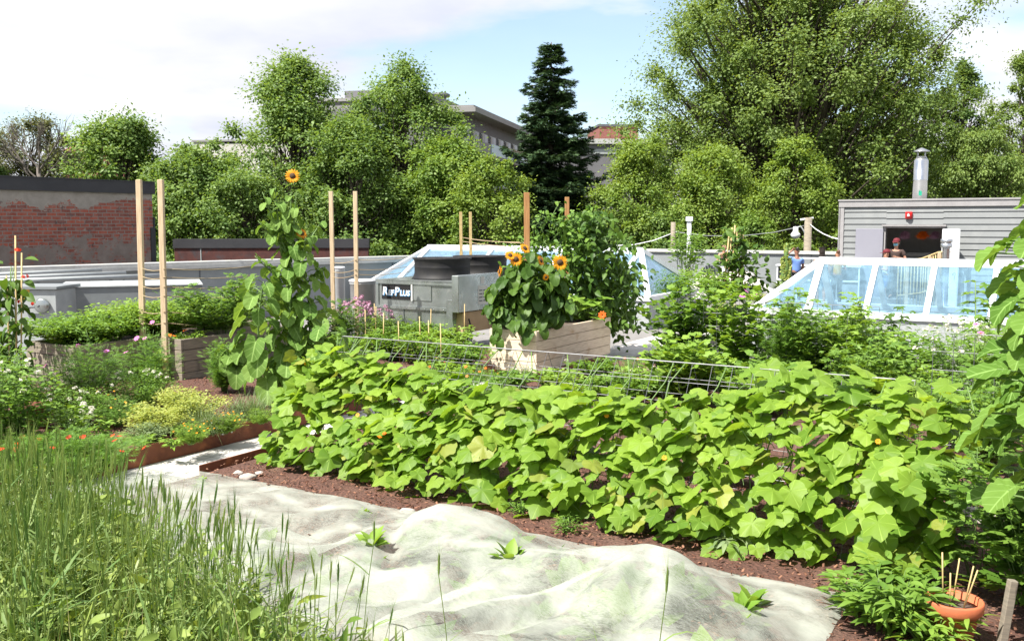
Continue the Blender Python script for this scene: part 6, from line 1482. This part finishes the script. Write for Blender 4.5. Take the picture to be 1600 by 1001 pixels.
# ================================================================== TREES
def zat(py, Y): return at(800, py, Y).z
def tree(label, px, Y, ytop, ybot, wpx, mt, nl, ls, ncl=110, prof=None, cs=.13, trunk=.22, name='deciduous_tree', cat='tree', leaf=T_TREE, base=-5, group=None, depth=1.0, shoots=10, limb=1.0, up=.55, hang=.2, barkm='bark', lob=9):
    X = (px - 800) / 1500 * Y; zt = zat(ytop, Y); zb = zat(ybot, Y); R = wpx / 2 / 1500 * Y; Hc = zt - zb
    s = thing(name, label, cat, (X, Y, base), 0, group); tr = MB(); lm = LM()
    prof = prof or (lambda u: math.sin(math.pi * (.12 + .80 * u)) ** .7)
    tips = []; lobes = []
    for k in range(lob):
        u = (k + rng.random() * .8) / lob * .92; a = rng.uniform(0, 2 * math.pi) if lob < 5 else k * 2.4 + rng.normal() * .5
        q = rng.uniform(.35, .78) * (0.25 if k == lob - 1 else 1); lr = R * rng.uniform(.34, .55) * (.45 + .55 * prof(u))
        rr = max(0, R * prof(u) * 1.05 - lr * .8) * (q + .3)
        lobes.append((X + rr * math.cos(a), Y + rr * math.sin(a) * depth, zb + Hc * u * (1 - .35 * lr / Hc), lr))
    while len(tips) < ncl:
        lx, ly, lz, lr = lobes[rng.integers(0, lob)] if rng.random() < .45 else (None, 0, 0, 0)
        if lx is None:
            u = rng.random(); a = rng.uniform(0, 2 * math.pi); rr = R * prof(u) * rng.random() ** .38 * rng.uniform(.8, 1.05); tips.append((X + rr * math.cos(a), Y + rr * math.sin(a) * depth, zb + Hc * u, 1)); continue
        d = unit_rand(1)[0]; q = rng.random() ** .4; tips.append((lx + d[0] * lr * q, ly + d[1] * lr * q, min(zt, lz + d[2] * lr * q * 1.15), q))
    for k in range(shoots):           # leader sprays that break the outline
        a = rng.uniform(0, 2 * math.pi); u = rng.uniform(.55, 1.02); lx, ly, lz, lr = lobes[k % lob]; tips.append((lx + lr * .8 * math.cos(a), ly + lr * .8 * math.sin(a), min(zt + .02 * Hc, lz + lr * rng.uniform(.4, 1.1)), 1.0))
    tb = Vector((X, Y, base)); fork = Vector((X, Y, max(base + 1.5, zb - .1 * Hc)))
    tr.tube([tb, tb.lerp(fork, .5) + Vector((.1, 0, 0)), fork, Vector((X + .2, Y, zb + Hc * .35)), Vector((X - .1, Y, zb + Hc * .7))], [trunk * 1.2, trunk, trunk * .85, trunk * .5, trunk * .15], 8)
    for (x, y, z, q) in tips:
        tp = Vector((x, y, z)); hz = max(fork.z, z - Hc * rng.uniform(.25, .5)); st0 = Vector((X, Y, hz))
        md = st0.lerp(tp, .55) + Vector(rng.normal(size=3)) * R * .06 - Vector((0, 0, Hc * .04))
        w0 = trunk * .30 * limb * rng.uniform(.5, 1)
        tr.tube([st0, md, tp], [w0, w0 * .55, w0 * .15], 5, cap=False)
    nl = int(nl * 1.9); ls = ls * .76
    n_each = nl // len(tips)
    for (x, y, z, q) in tips:
        c = arr(x, y, z); rad = 2 * R * cs * rng.uniform(.4, 1.3); n = int(n_each * rng.uniform(.6, 1.4))
        d = unit_rand(n); rr = rad * np.abs(rng.normal(size=(n, 1))) ** .8 * .68; p = c + d * rr * arr(1, 1, .72)
        outw = c - arr(X, Y, zb + Hc * .35); outw = outw / (np.linalg.norm(outw) + 1e-6)
        nr = d * 1.1 + outw * .5 + arr(0, 0, up) + unit_rand(n) * .5
        tip = unit_rand(n) * arr(1, 1, .5) + d * .9 + arr(0, 0, -hang)
        lm.add(leaf, p, tip, nr, rng.uniform(ls * .7, ls * 1.35, n), np.clip(rng.random(n) * .7 + rng.random() * .45 - .05, 0, 1))
    tr.build('trunk', M[barkm], s, False); lm.build('crown', M[mt], s)
    return s
pr_col = lambda u: min(1, 2.2 * max(0, 1.02 - u) ** .85)
pr_rnd = None
pr_dome = lambda u: (1 - max(0, u - .1) ** 2.2 * .95) * (.75 + .25 * min(1, u * 4))
tree('tall ash tree with loose pointed crown left of the apartment building', 466, 41, 92, 430, 270, 't_ash', 36000, .17, 230, pr_col, .12, .2)
tree('ash tree with a pointed top in front of the grey roofed building part', 632, 42, 102, 430, 250, 't_ash', 30000, .17, 200, pr_col, .12, .2)
tree('lighter young ash tree below the apartment balconies', 705, 39, 222, 430, 185, 't_ashb', 22000, .16, 90, pr_dome, .13, .16)
tree('dark low ash between the two tall ash trees', 552, 38, 188, 430, 210, 't_ash', 20000, .16, 90, pr_dome, .13, .16)
tree('broad ash tree rising behind the brick wall', 195, 38, 186, 400, 205, 't_ash', 22000, .17, 130, pr_dome, .12, .2)
tree('ash tree at the right end of the tall brick wall', 312, 36, 222, 430, 190, 't_ash', 22000, .16, 120, pr_dome, .13, .2)
tree('dark dense ash reaching down to the low dark brick wall', 385, 35, 270, 430, 190, 't_ash', 13000, .15, 80, pr_dome, .13, .15)
tree('brownish locust tree at the far left beyond the brick wall', 60, 60, 190, 330, 170, 't_brn', 9000, .22, 80, pr_dome, .14, .2)
tree('thin brownish tree peeking in at the left picture edge', -22, 45, 182, 340, 90, 't_dark', 4500, .18, 40, pr_dome, .14, .15)
tree('bright yellowish green tree left of the spruce', 768, 37, 250, 430, 165, 't_yel', 17000, .14, 70, pr_dome, .13, .13)
# poplar
s = tree('huge broad poplar tree towering over the right half', 1234, 52, -110, 345, 500, 't_pop', 125000, .20, 640, lambda u: (.62 + .38 * math.sin(math.pi * min(1, (u + .12) * .95))) * (1 - .55 * max(0, u - .6) ** 1.5 / .25), .075, .45, leaf=T_TREE, shoots=44, limb=1.35, lob=26, name='poplar_tree')
tree('yellow green tree directly right of the spruce, before the red brick building', 1000, 42, 215, 425, 175, 't_yel', 20000, .15, 90, pr_dome, .13, .15)
tree('mid green tree between the white vent pipe and the poplar trunk', 1108, 41, 230, 430, 190, 't_yel', 17000, .15, 100, pr_dome, .13, .15)
tree('bright green tree with spiky top left of the grey shed', 1238, 41, 222, 430, 175, 't_yel', 22000, .15, 120, pr_dome, .12, .15)
tree('low green sapling behind the parapet and cane cluster', 1180, 39, 335, 425, 110, 't_ashb', 7000, .14, 40, pr_dome, .14, .1)
tree('low dark tree behind the weathered wooden post', 1040, 40, 330, 430, 140, 't_ash', 8000, .15, 50, pr_dome, .14, .1)
tree('dark slim tree between the poplar and the right picture edge', 1492, 60, 98, 350, 120, 't_dark', 11000, .22, 80, pr_col, .13, .25)
tree('tall soft green tree at the right picture edge', 1592, 55, 84, 350, 165, 't_pop', 14000, .18, 100, pr_dome, .12, .25)
tree('drooping willow like tree behind the chimney flue', 1520, 46, 205, 350, 180, 't_pop', 20000, .15, 110, pr_dome, .12, .2, leaf=T_TREE, hang=1.2)
tree('dark tree crown behind the chimney and poplar limbs', 1395, 56, 190, 380, 180, 't_dark', 15000, .20, 100, pr_dome, .13, .25)
i = 0
for (px, Y, yt, w, lb) in ((120, 62, 235, 210, 'dark backing tree behind the brick wall trees'), (300, 64, 262, 200, 'dark backing tree left of the tall ash'), (440, 62, 262, 220, 'dark backing tree behind the tall ash'), (600, 60, 272, 220, 'dark backing tree behind the middle ash trees'), (740, 58, 305, 180, 'dark backing tree left behind the spruce'), (880, 60, 300, 190, 'dark backing tree under the spruce boughs'),
                       (1020, 62, 262, 200, 'dark backing tree behind the yellow green tree'), (1150, 64, 255, 220, 'dark backing tree under the left half of the poplar'), (1290, 64, 262, 220, 'dark backing tree under the right half of the poplar'), (1440, 64, 240, 200, 'dark backing tree behind the shed roof'), (1590, 66, 230, 200, 'dark backing tree at the far right')):
    tree(lb, px, Y, yt, 430, w, 't_dark', 9500, .26, 70, pr_dome, .15, .2, group='dark trees of the background row'); i += 1
def bare_tree(label, px, Y, yt, yb, wpx):
    X = (px - 800) / 1500 * Y; s = thing('bare_tree', label, 'tree', (X, Y, -5)); m_ = MB(); zt = zat(yt, Y); zb = zat(yb, Y)
    def grow(p, d, L, r, lv):
        q = p + d * L; m_.tube([p, p.lerp(q, .5) + Vector(rng.normal(size=3)) * L * .03, q], [r, r * .8, r * .62], 5, cap=False)
        if lv == 0: return
        for k in range(4 if lv > 1 else 3):
            nd = (d + Vector(rng.normal(size=3)) * .34 + Vector((0, 0, .12))).normalized(); grow(p.lerp(q, rng.uniform(.55, 1)), nd, L * rng.uniform(.62, .85), r * .55, lv - 1)
    m_.tube([Vector((X, Y, -5)), Vector((X, Y, zb))], [.16, .1], 8)
    for k in range(6):
        a = rng.uniform(0, 6.28); grow(Vector((X, Y, zb - .2 * k)), Vector((math.cos(a) * .9, math.sin(a) * .3, 1)).normalized(), (zt - zb) * .42, .05, 3)
    m_.build('branches', M['twig'], s, False); return s
bare_tree('leafless grey tree standing out against the sky behind the brick wall', 68, 46, 165, 262, 100)
# spruce
def spruce(label, px, Y, yt, yb, wpx):
    X = (px - 800) / 1500 * Y; zt = zat(yt, Y); zb = zat(yb, Y); R = wpx / 2 / 1500 * Y; H_ = zt - zb; s = thing('spruce_tree', label, 'spruce', (X, Y, -5)); tr = MB(); lm = LM()
    tr.tube([(X, Y, -5), (X, Y, zb), (X, Y, zt)], [.28, .2, .02], 8)
    z = zt - .15
    P_, Tp, Nr, Sz = [], [], [], []
    while z > zb:
        u = (zt - z) / H_; rr0 = R * (.08 + .92 * u ** .90) * rng.uniform(.78, 1.12); nb = int(5 + 7 * u); a0 = rng.uniform(0, 6.28)
        for k in range(nb):
            a = a0 + k * 2 * math.pi / nb + rng.normal() * .2; L = rr0 * rng.uniform(.68, 1.16); d = Vector((math.cos(a), math.sin(a), 0)); tr_pts = []
            zz0 = z + rng.normal() * .12; m = max(3, int(L / .16))
            for i in range(m + 1):
                t = i / m; zz = zz0 - L * .30 * math.sin(t * 1.7) + L * .20 * t ** 3; p = Vector((X, Y, zz)) + d * L * t; tr_pts.append(p)
                if t < .12: continue
                wv = L * .30 * (1 - t) ** .6 + .16
                for j in range(12):
                    sd = rng.uniform(-1, 1); q = p + d.cross(Vector((0, 0, 1))) * sd * wv + Vector((0, 0, -abs(sd) * .10 + rng.normal() * .05))
                    P_.append(q); Tp.append(d + d.cross(Vector((0, 0, 1))) * sd * .9 + Vector((0, 0, -.12 + rng.normal() * .2))); Nr.append(Vector((rng.normal() * .3, rng.normal() * .3, 1))); Sz.append(rng.uniform(.26, .46))
            tr.tube(tr_pts[::max(1, m // 3)], .03, 4, cap=False)
        z -= .30 + .10 * u
    P_ = np.array(P_); Tp = np.array(Tp); Nr = np.array(Nr); Sz = np.array(Sz); w = rng.integers(0, 2, len(P_))
    for k in range(2): lm.add(T_SPRAY[k], P_[w == k], Tp[w == k], Nr[w == k], Sz[w == k])
    tr.build('trunk', M['bark'], s, False); lm.build('needles', M['spruce'], s)
spruce('dark pointed spruce tree in the middle of the picture', 860, 44, 66, 425, 240)

# ================================================================== FAR BUILDINGS
def building(label, name='apartment_building', cat='building', P=(0, 0, -5), rz=0): return thing(name, label, cat, P, rz)
# long apartment block with glass balconies; local x runs along the facade away from its near corner
Yc = 95.0; c0 = at(716, 168, Yc); c1 = at(830, 200, 128.0)
an = math.atan2(c1.y - c0.y, c1.x - c0.x); bL = 46.0; top = c0.z + 5
bA = building('grey apartment block with teal glass balconies left of the spruce', P=(c0.x, c0.y, -5), rz=an)
m_ = MB(); m_.box(0, bL, 0, 14, 0, top - .5); m_.build('wall', M['cladding'], bA)
m_ = MB(); m_.box(-.6, bL, -1.9, 14.2, top - .5, top - .05); m_.box(-.5, bL, -1.7, 14.1, top - .049, top + .15); m_.build('roof', M['conc'], bA)
for fl in range(4):
    z = top - 4.2 - fl * 3.3
    m_ = MB(); m_.box(-.4, bL, -1.8, -.01, z - .35, z); m_.build('balcony_slab', M['conc'], bA)
    m_ = MB(); m_.box(-.3, 6.0, -1.75, -1.68, z + .01, z + 1.1); m_.build('balcony_panel', M['conc'], bA)
    for k in range(6): m_ = MB(); m_.box(6.2 + k * 6.6, 12.4 + k * 6.6, -1.75, -1.70, z + .05, z + 1.15); m_.build('balcony_glass', M['tealglass'], bA)
    for k in range(11):
        x = 1.2 + k * 3.6; w_ = MB(); w_.box(x - .08, x + 2.48, -.10, -.005, z + .02, z + 2.5); wf = w_.build('window', M['ltgrey'], bA)
        w_ = MB(); w_.box(x, x + 1.1, -.13, -.101, z + .1, z + 2.4); w_.box(x + 1.2, x + 2.4, -.13, -.101, z + .1, z + 2.4); w_.build('pane', M['winglass'], wf)
        w_ = MB(); w_.box(x + .1, x + .75, -.15, -.131, z + .1, z + 2.4); w_.build('curtain', M['stucco'], wf)
m_ = MB(); m_.box(.5, 17, 4, 12, top + .151, top + 2.0); m_.build('penthouse', M['cladding'], bA)
m_ = MB(); m_.box(17.2, 24, 2, 9, top + .151, top + 1.5); m_.build('roof_shed', M['tan'], bA)
for x in (12.0,): m_ = MB(); m_.lathe([(.0, 0), (.6, 0), (.6, .6), (1.0, .7), (1.0, .95), (.7, 1.1), (0, 1.15)], 14, (x, 5.5, top + 2.001)); m_.build('roof_fan', M['greydark'], bA)
# left wing with the corner
q0 = at(560, 160, 100); q1 = at(662, 150, 92); z1 = q1.z + 5
bW = building('long grey building wing with a raised corner behind the middle ash', P=(q1.x, q1.y, -5), rz=an)
m_ = MB(); m_.box(0, 16, .0, 12, 0, z1 - .3); m_.box(-8, -.01, 3, 12, 0, z1 - 2.0); m_.build('wall', M['cladding'], bW)
m_ = MB(); m_.box(-.3, 16.2, -.3, 12.2, z1 - .3, z1); m_.box(-8, -.31, 2.6, 12.2, z1 - 1.999, z1 - 1.7); m_.build('roof', M['conc'], bW)
for fl in range(3):
    for k in range(3): m_ = MB(); m_.box(.6 + k * 4.8, 3.6 + k * 4.8, -.08, -.005, z1 - 3.0 - fl * 3.2, z1 - 1.0 - fl * 3.2); wf = m_.build('window', M['white'], bW); m_ = MB(); m_.box(.75 + k * 4.8, 3.45 + k * 4.8, -.11, -.081, z1 - 2.85 - fl * 3.2, z1 - 1.15 - fl * 3.2); m_.build('pane', M['winglass'], wf)
    for k in range(2): m_ = MB(); m_.box(-4 - k * 4, -1 - k * 4, 2.9, 2.995, z1 - 4.6 - fl * 3.2, z1 - 2.8 - fl * 3.2); wf = m_.build('window', M['white'], bW); m_ = MB(); m_.box(-3.85 - k * 4, -1.15 - k * 4, 2.87, 2.899, z1 - 4.45 - fl * 3.2, z1 - 2.95 - fl * 3.2); m_.build('pane', M['tealglass'], wf)
# pale building between the left ash trees
q0 = at(302, 222, 80); z1 = q0.z + 5; bC = building('pale rendered building glimpsed between the left ash trees', P=(q0.x, q0.y, -5), rz=-.15)
m_ = MB(); m_.box(0, 1.2, 0, 8, 0, z1); m_.box(1.201, 9, .0, 8, 0, z1 - .15); m_.build('wall', M['stucco'], bC)
m_ = MB(); m_.box(-.1, 9.1, -.1, 8.1, z1 + .001, z1 + .15); m_.build('roof', M['conc'], bC)
for fl in range(4):
    for k in range(2): m_ = MB(); m_.box(2.0 + k * 3.6, 3.2 + k * 3.6, -.07, -.005, z1 - 3.0 - fl * 3.0, z1 - 1.3 - fl * 3.0); wf = m_.build('window', M['white'], bC); m_ = MB(); m_.box(2.1 + k * 3.6, 3.1 + k * 3.6, -.09, -.071, z1 - 2.9 - fl * 3, z1 - 1.4 - fl * 3); m_.build('pane', M['winglass'], wf)
# red brick block and pale roof line right of the spruce
q0 = at(936, 194, 105); z1 = q0.z + 5; bR = building('plain red brick block showing right of the spruce', P=(q0.x, q0.y, -5), rz=.1)
m_ = MB(); m_.box(0, 4.3, 0, 7, 0, z1 - .25); m_.build('wall', M['redbrick'], bR); m_ = MB(); m_.box(-.1, 4.4, -.1, 7.1, z1 - .249, z1); m_.build('roof', M['greydark'], bR)
m_ = MB(); m_.box(2.2, 3.2, -.06, -.005, z1 - 4, z1 - 2); wf = m_.build('window', M['winglass'], bR)
q0 = at(872, 217, 98); z1 = q0.z + 5; bS = building('low grey building with pale flat roof edge behind the spruce', P=(q0.x, q0.y, -5), rz=.05)
m_ = MB(); m_.box(0, 12, 0, 6, 0, z1 - .5); m_.build('wall', M['cladding'], bS); m_ = MB(); m_.box(-.4, 12.3, -.4, 6.2, z1 - .499, z1); m_.build('roof', M['coping'], bS)
m_ = MB(); m_.box(.5, 11.5, -.1, -.005, z1 - 1.5, z1 - 1.0); m_.build('window', M['ltgrey'], bS)
q0 = at(98, 223, 110); z1 = q0.z + 5; bT = building('reddish roofed house far away behind the leafless tree', 'house', 'house', (q0.x, q0.y, -5), .1)
m_ = MB(); m_.box(0, 8, 0, 6, 0, z1 - 1); m_.build('wall', M['redbrick'], bT); m_ = MB(); m_.add([(-.3, -.3, z1 - .999), (8.3, -.3, z1 - .999), (8.3, 6.3, z1 - .999), (-.3, 6.3, z1 - .999), (1, 3, z1 + .3), (7, 3, z1 + .3)], [(0, 1, 5, 4), (1, 2, 5), (2, 3, 4, 5), (3, 0, 4), (3, 2, 1, 0)]); m_.build('roof', M['redbrick'], bT)

# ================================================================== PEOPLE
def skin_mesh(name, joints, edges, m, parent, root=0, sub=2):
    names = list(joints.keys()); idx = {n_: i for i, n_ in enumerate(names)}
    me = bpy.data.meshes.new(name); me.from_pydata([joints[n_][0] for n_ in names], [(idx[a], idx[b]) for a, b in edges], [])
    me.skin_vertices.new() if hasattr(me.skin_vertices, 'new') and not me.skin_vertices else None
    o = bpy.data.objects.new(name, me); COL.objects.link(o)
    md = o.modifiers.new('skin', 'SKIN'); md.use_smooth_shade = True
    if not me.skin_vertices: me.skin_vertices.new()
    for i, n_ in enumerate(names):
        r = joints[n_][1]; r = (r, r) if not isinstance(r, tuple) else r
        me.skin_vertices[0].data[i].radius = r; me.skin_vertices[0].data[i].use_root = (i == root)
    sb = o.modifiers.new('sub', 'SUBSURF'); sb.levels = sub; sb.render_levels = sub
    me.materials.append(M[m]); o.parent = parent
    return o
def person(label, P, face, Ht, skin, hair, tops, bots, la, ra, hairlen=0, cap=False, mask=False, sleeves=True, longpants=True, skirt=False, stance=.09, shoes='blackcloth', bun=False):
    """face: heading of the front in radians (0 looks along +x); la/ra: (elbow, hand) offsets from the shoulder in body space (x right, y front, z up)"""
    k = Ht / 1.75; s = thing('person', label, 'person', P, face - math.pi / 2); V = lambda x, y, z: (x * k, y * k, z * k)
    J = {'pel': (V(0, 0, .95), (.135 * k, .10 * k)), 'wst': (V(0, 0, 1.10), (.118 * k, .088 * k)), 'chs': (V(0, -.01, 1.28), (.145 * k, .10 * k)), 'nkb': (V(0, -.01, 1.43), .062 * k), 'nk': (V(0, 0, 1.49), .05 * k),
         'hd0': (V(0, .015, 1.56), (.066 * k, .08 * k)), 'hd1': (V(0, .01, 1.64), (.076 * k, .094 * k)), 'hd2': (V(0, 0, 1.71), (.055 * k, .068 * k))}
    E = [('pel', 'wst'), ('wst', 'chs'), ('chs', 'nkb'), ('nkb', 'nk'), ('nk', 'hd0'), ('hd0', 'hd1'), ('hd1', 'hd2')]
    arms = {}
    for sd, sx, (el, hd) in (('l', -1, la), ('r', 1, ra)):
        sh = Vector((sx * .175, -.01, 1.41)); e = sh + Vector((sx * el[0], el[1], el[2])); h = sh + Vector((sx * hd[0], hd[1], hd[2])); arms[sd] = (sh, e, h)
        f = (h - e).normalized(); pm = h + f * .07
        J[sd + 'sh'] = (V(*sh), .052 * k); J[sd + 'el'] = (V(*e), .038 * k); J[sd + 'wr'] = (V(*h), .026 * k); J[sd + 'pm'] = (V(*pm), (.034 * k, .018 * k))
        E += [('chs', sd + 'sh'), (sd + 'sh', sd + 'el'), (sd + 'el', sd + 'wr'), (sd + 'wr', sd + 'pm')]
        ax = f.cross(Vector((0, 1, .2))).normalized()
        for i in range(4):
            b = pm + ax * (i - 1.5) * .017 + f * .03; L = (.062, .074, .07, .055)[i]; m1 = b + f * L * .5; m2 = m1 + (f + Vector((0, .35, 0))).normalized() * L * .5
            J[f'{sd}f{i}a'] = (V(*b), .009 * k); J[f'{sd}f{i}b'] = (V(*m1), .008 * k); J[f'{sd}f{i}c'] = (V(*m2), .007 * k)
            E += [(sd + 'pm', f'{sd}f{i}a'), (f'{sd}f{i}a', f'{sd}f{i}b'), (f'{sd}f{i}b', f'{sd}f{i}c')]
        t0 = h + f * .035 - ax * .035; t1 = t0 + f * .04 - ax * .015; J[sd + 't0'] = (V(*t0), .010 * k); J[sd + 't1'] = (V(*t1), .008 * k); E += [(sd + 'wr', sd + 't0'), (sd + 't0', sd + 't1')]
        hip = Vector((sx * stance, 0, .90)); kn = Vector((sx * (stance + .01), .03, .50)); an_ = Vector((sx * (stance + .01), -.02, .09)); to = Vector((sx * (stance + .03), .14, .03))
        J[sd + 'hp'] = (V(*hip), .085 * k); J[sd + 'kn'] = (V(*kn), .055 * k); J[sd + 'cf'] = (V(*(kn.lerp(an_, .3) - Vector((0, .02, 0)))), .052 * k); J[sd + 'an'] = (V(*an_), .034 * k); J[sd + 'to'] = (V(*to), (.038 * k, .024 * k))
        E += [('pel', sd + 'hp'), (sd + 'hp', sd + 'kn'), (sd + 'kn', sd + 'cf'), (sd + 'cf', sd + 'an'), (sd + 'an', sd + 'to')]
    body = skin_mesh('body', J, E, skin, s)
    # face: nose, eyes, mouth, ears
    m_ = MB(); m_.add([V(-.014, .092, 1.60), V(.014, .092, 1.60), V(0, .118, 1.605), V(0, .098, 1.65)], [(0, 1, 2), (1, 3, 2), (3, 0, 2), (0, 3, 1)]); m_.build('nose', M[skin], s)
    for sx in (-1, 1):
        m_ = MB(); m_.lathe([(0, -.005), (.010 * k, -.003), (.010 * k, .003), (0, .005)], 8, V(sx * .032, .092, 1.645)); m_.build('eye', M['blackcloth'], s)
        m_ = MB(); m_.lathe([(0, -.028 * k), (.014 * k, -.015 * k), (.016 * k, .012 * k), (0, .026 * k)], 8, V(sx * .080, 0, 1.63)); m_.build('ear', M[skin], s)
    m_ = MB(); m_.box(-.022 * k, .022 * k, .088 * k, .095 * k, 1.573 * k, 1.581 * k); m_.build('mouth', M['redcloth'], s)
    # hair
    hj = {'a': (V(0, -.022, 1.655), (.086 * k, .100 * k)), 'b': (V(0, -.022, 1.72), (.060 * k, .074 * k))}; he = [('a', 'b')]
    if hairlen:
        hj['c'] = (V(0, -.055, 1.56), (.088 * k, .06 * k)); hj['d'] = (V(0, -.085, 1.56 - hairlen * .5), (.10 * k, .042 * k)); hj['e'] = (V(0, -.10, 1.56 - hairlen), (.07 * k, .03 * k)); he += [('a', 'c'), ('c', 'd'), ('d', 'e')]
    if bun: hj['z'] = (V(0, -.10, 1.76), .045 * k); he += [('b', 'z')]
    skin_mesh('hair', hj, he, hair, s)
    if cap:
        m_ = MB(); m_.lathe([(.098 * k, 0), (.100 * k, .02 * k), (.092 * k, .065 * k), (.06 * k, .10 * k), (.0, .112 * k)], 18, V(0, -.006, 1.672), sy=1.12)
        vs = []; nn = 9
        for i in range(nn): a = math.pi * i / (nn - 1); vs += [V(.092 * math.cos(a), .05 + .05 * math.sin(a), 1.682), V(.088 * math.cos(a), .09 + .105 * math.sin(a), 1.672 - .012 * math.sin(a))]
        n0 = len(vs); vs += [(x, y, z - .007 * k) for x, y, z in vs]
        m_.add(vs, [(2 * i, 2 * i + 1, 2 * i + 3, 2 * i + 2) for i in range(nn - 1)] + [(n0 + 2 * i, n0 + 2 * i + 2, n0 + 2 * i + 3, n0 + 2 * i + 1) for i in range(nn - 1)] + [(2 * i + 1, n0 + 2 * i + 1, n0 + 2 * i + 3, 2 * i + 3) for i in range(nn - 1)])
        m_.build('cap', M['redcloth'], s)
    if mask:
        m_ = MB(); m_.lathe([(.0, .0), (.05 * k, .004 * k), (.062 * k, .03 * k), (.06 * k, .06 * k), (.045 * k, .075 * k), (0, .08 * k)], 14, V(0, .062, 1.545), sx=1.05, sy=.85); m_.build('face_mask', M['mask'], s)
    # clothes
    g_ = .016 * k
    def grow(n_, e=g_): p, r = J[n_]; return (p, (r[0] + e, r[1] + e) if isinstance(r, tuple) else r + e)
    tj = {'h': (V(0, 0, .93), (.150 * k, .115 * k)), 'wst': grow('wst', .022 * k), 'chs': grow('chs', .02 * k), 'nkb': (V(0, -.01, 1.40), (.075 * k, .068 * k))}; te = [('h', 'wst'), ('wst', 'chs'), ('chs', 'nkb')]
    for sd in 'lr':
        if sleeves:
            sh, e, h = arms[sd]; m1 = sh.lerp(e, .62); tj[sd + 'sh'] = grow(sd + 'sh', .02 * k); tj[sd + 'm'] = (V(*m1), .064 * k); te += [('chs', sd + 'sh'), (sd + 'sh', sd + 'm')]
    skin_mesh('shirt', tj, te, tops, s)
    bj = {'pel': grow('pel', .022 * k)}; be = []
    for sd in 'lr':
        bj[sd + 'hp'] = grow(sd + 'hp', .022 * k); bj[sd + 'kn'] = grow(sd + 'kn', .024 * k) ; be += [('pel', sd + 'hp'), (sd + 'hp', sd + 'kn')]
        if not longpants: p, r = bj[sd + 'kn']; hp = Vector(bj[sd + 'hp'][0]); bj[sd + 'kn'] = (tuple(hp.lerp(Vector(p), .35 if skirt else .8)), .088 * k)
        if longpants: bj[sd + 'an'] = grow(sd + 'an', .022 * k); be += [(sd + 'kn', sd + 'an')]
        jt = {'a': (J[sd + 'an'][0][:2] + (.06 * k,), .045 * k), 'b': (J[sd + 'to'][0], (.05 * k, .034 * k))}; skin_mesh('shoe', jt, [('a', 'b')], shoes, s)
    if not skirt: skin_mesh('trousers' if longpants else 'shorts', bj, be, bots, s)
    else:
        m_ = MB(); m_.lathe([(.125 * k, 1.06 * k), (.165 * k, .95 * k), (.19 * k, .80 * k), (.21 * k, .66 * k), (.19 * k, .665 * k), (.1 * k, .9 * k)], 22, sy=.78); m_.build('skirt', M[bots], s)
    return s
def feet(px, Y, z=DECK): p = at(px, 400, Y); return Vector((p.x, p.y, z))
rest = ((.05, .0, -.29), (.07, .08, -.53))
bent = ((.10, -.02, -.27), (-.06, .22, -.20))
up_ = ((.20, .05, -.02), (-.04, .02, .22))
person('person in light blue shirt holding a hand to the head, seen from behind', feet(1245, 29.4), math.pi / 2 + .1, 1.68, 'skind', 'hair', 'bluecloth', 'blackcloth', ((.24, .04, .02), (.0, .06, .23)), ((.06, .05, -.28), (.06, .20, -.45)), bun=True)
person('person in dark top and white skirt standing beside the cane cluster', feet(1131, 32.4), -math.pi / 2 + .5, 1.74, 'skin', 'hairb', 'blackcloth', 'whitecloth', rest, bent, sleeves=False, skirt=True, longpants=False)
person('person with long black hair seen from behind, next to the shed corner', feet(1284, 27.6), math.pi / 2 - .1, 1.74, 'skin', 'hair', 'blackcloth', 'blueshort', rest, rest, hairlen=.34, sleeves=False, longpants=False)
person('person with brown hair in yellow top partly hidden by the shed corner', feet(1309, 28.4), math.pi / 2, 1.62, 'skin', 'hairb', 'yelcloth', 'blackcloth', rest, bent, bun=True)
person('person in maroon cap and pale shirt with blue shorts before the shed door', feet(1385, 27.6), math.pi - .35, 1.66, 'skin', 'hairb', 'whitecloth', 'blueshort', bent, rest, cap=True, longpants=False)
p_ = feet(1400, 28.6); person('person wearing maroon cap, blue face mask and brown shirt in the shed doorway', Vector((p_.x, p_.y, DECK + .20)), -math.pi / 2 - .7, 1.76, 'skin', 'hairb', 'browncloth', 'blackcloth', bent, ((.16, -.02, -.27), (.22, .10, -.42)), cap=True, mask=True)
mb = MB(); c = p_; mb.box(c.x - .5, c.x + .5, c.y - .4, c.y + .4, DECK + .001, DECK + .197); o = mb.build('door_step', M['conc']); tag(o, 'low concrete step before the open shed doorway', 'step')
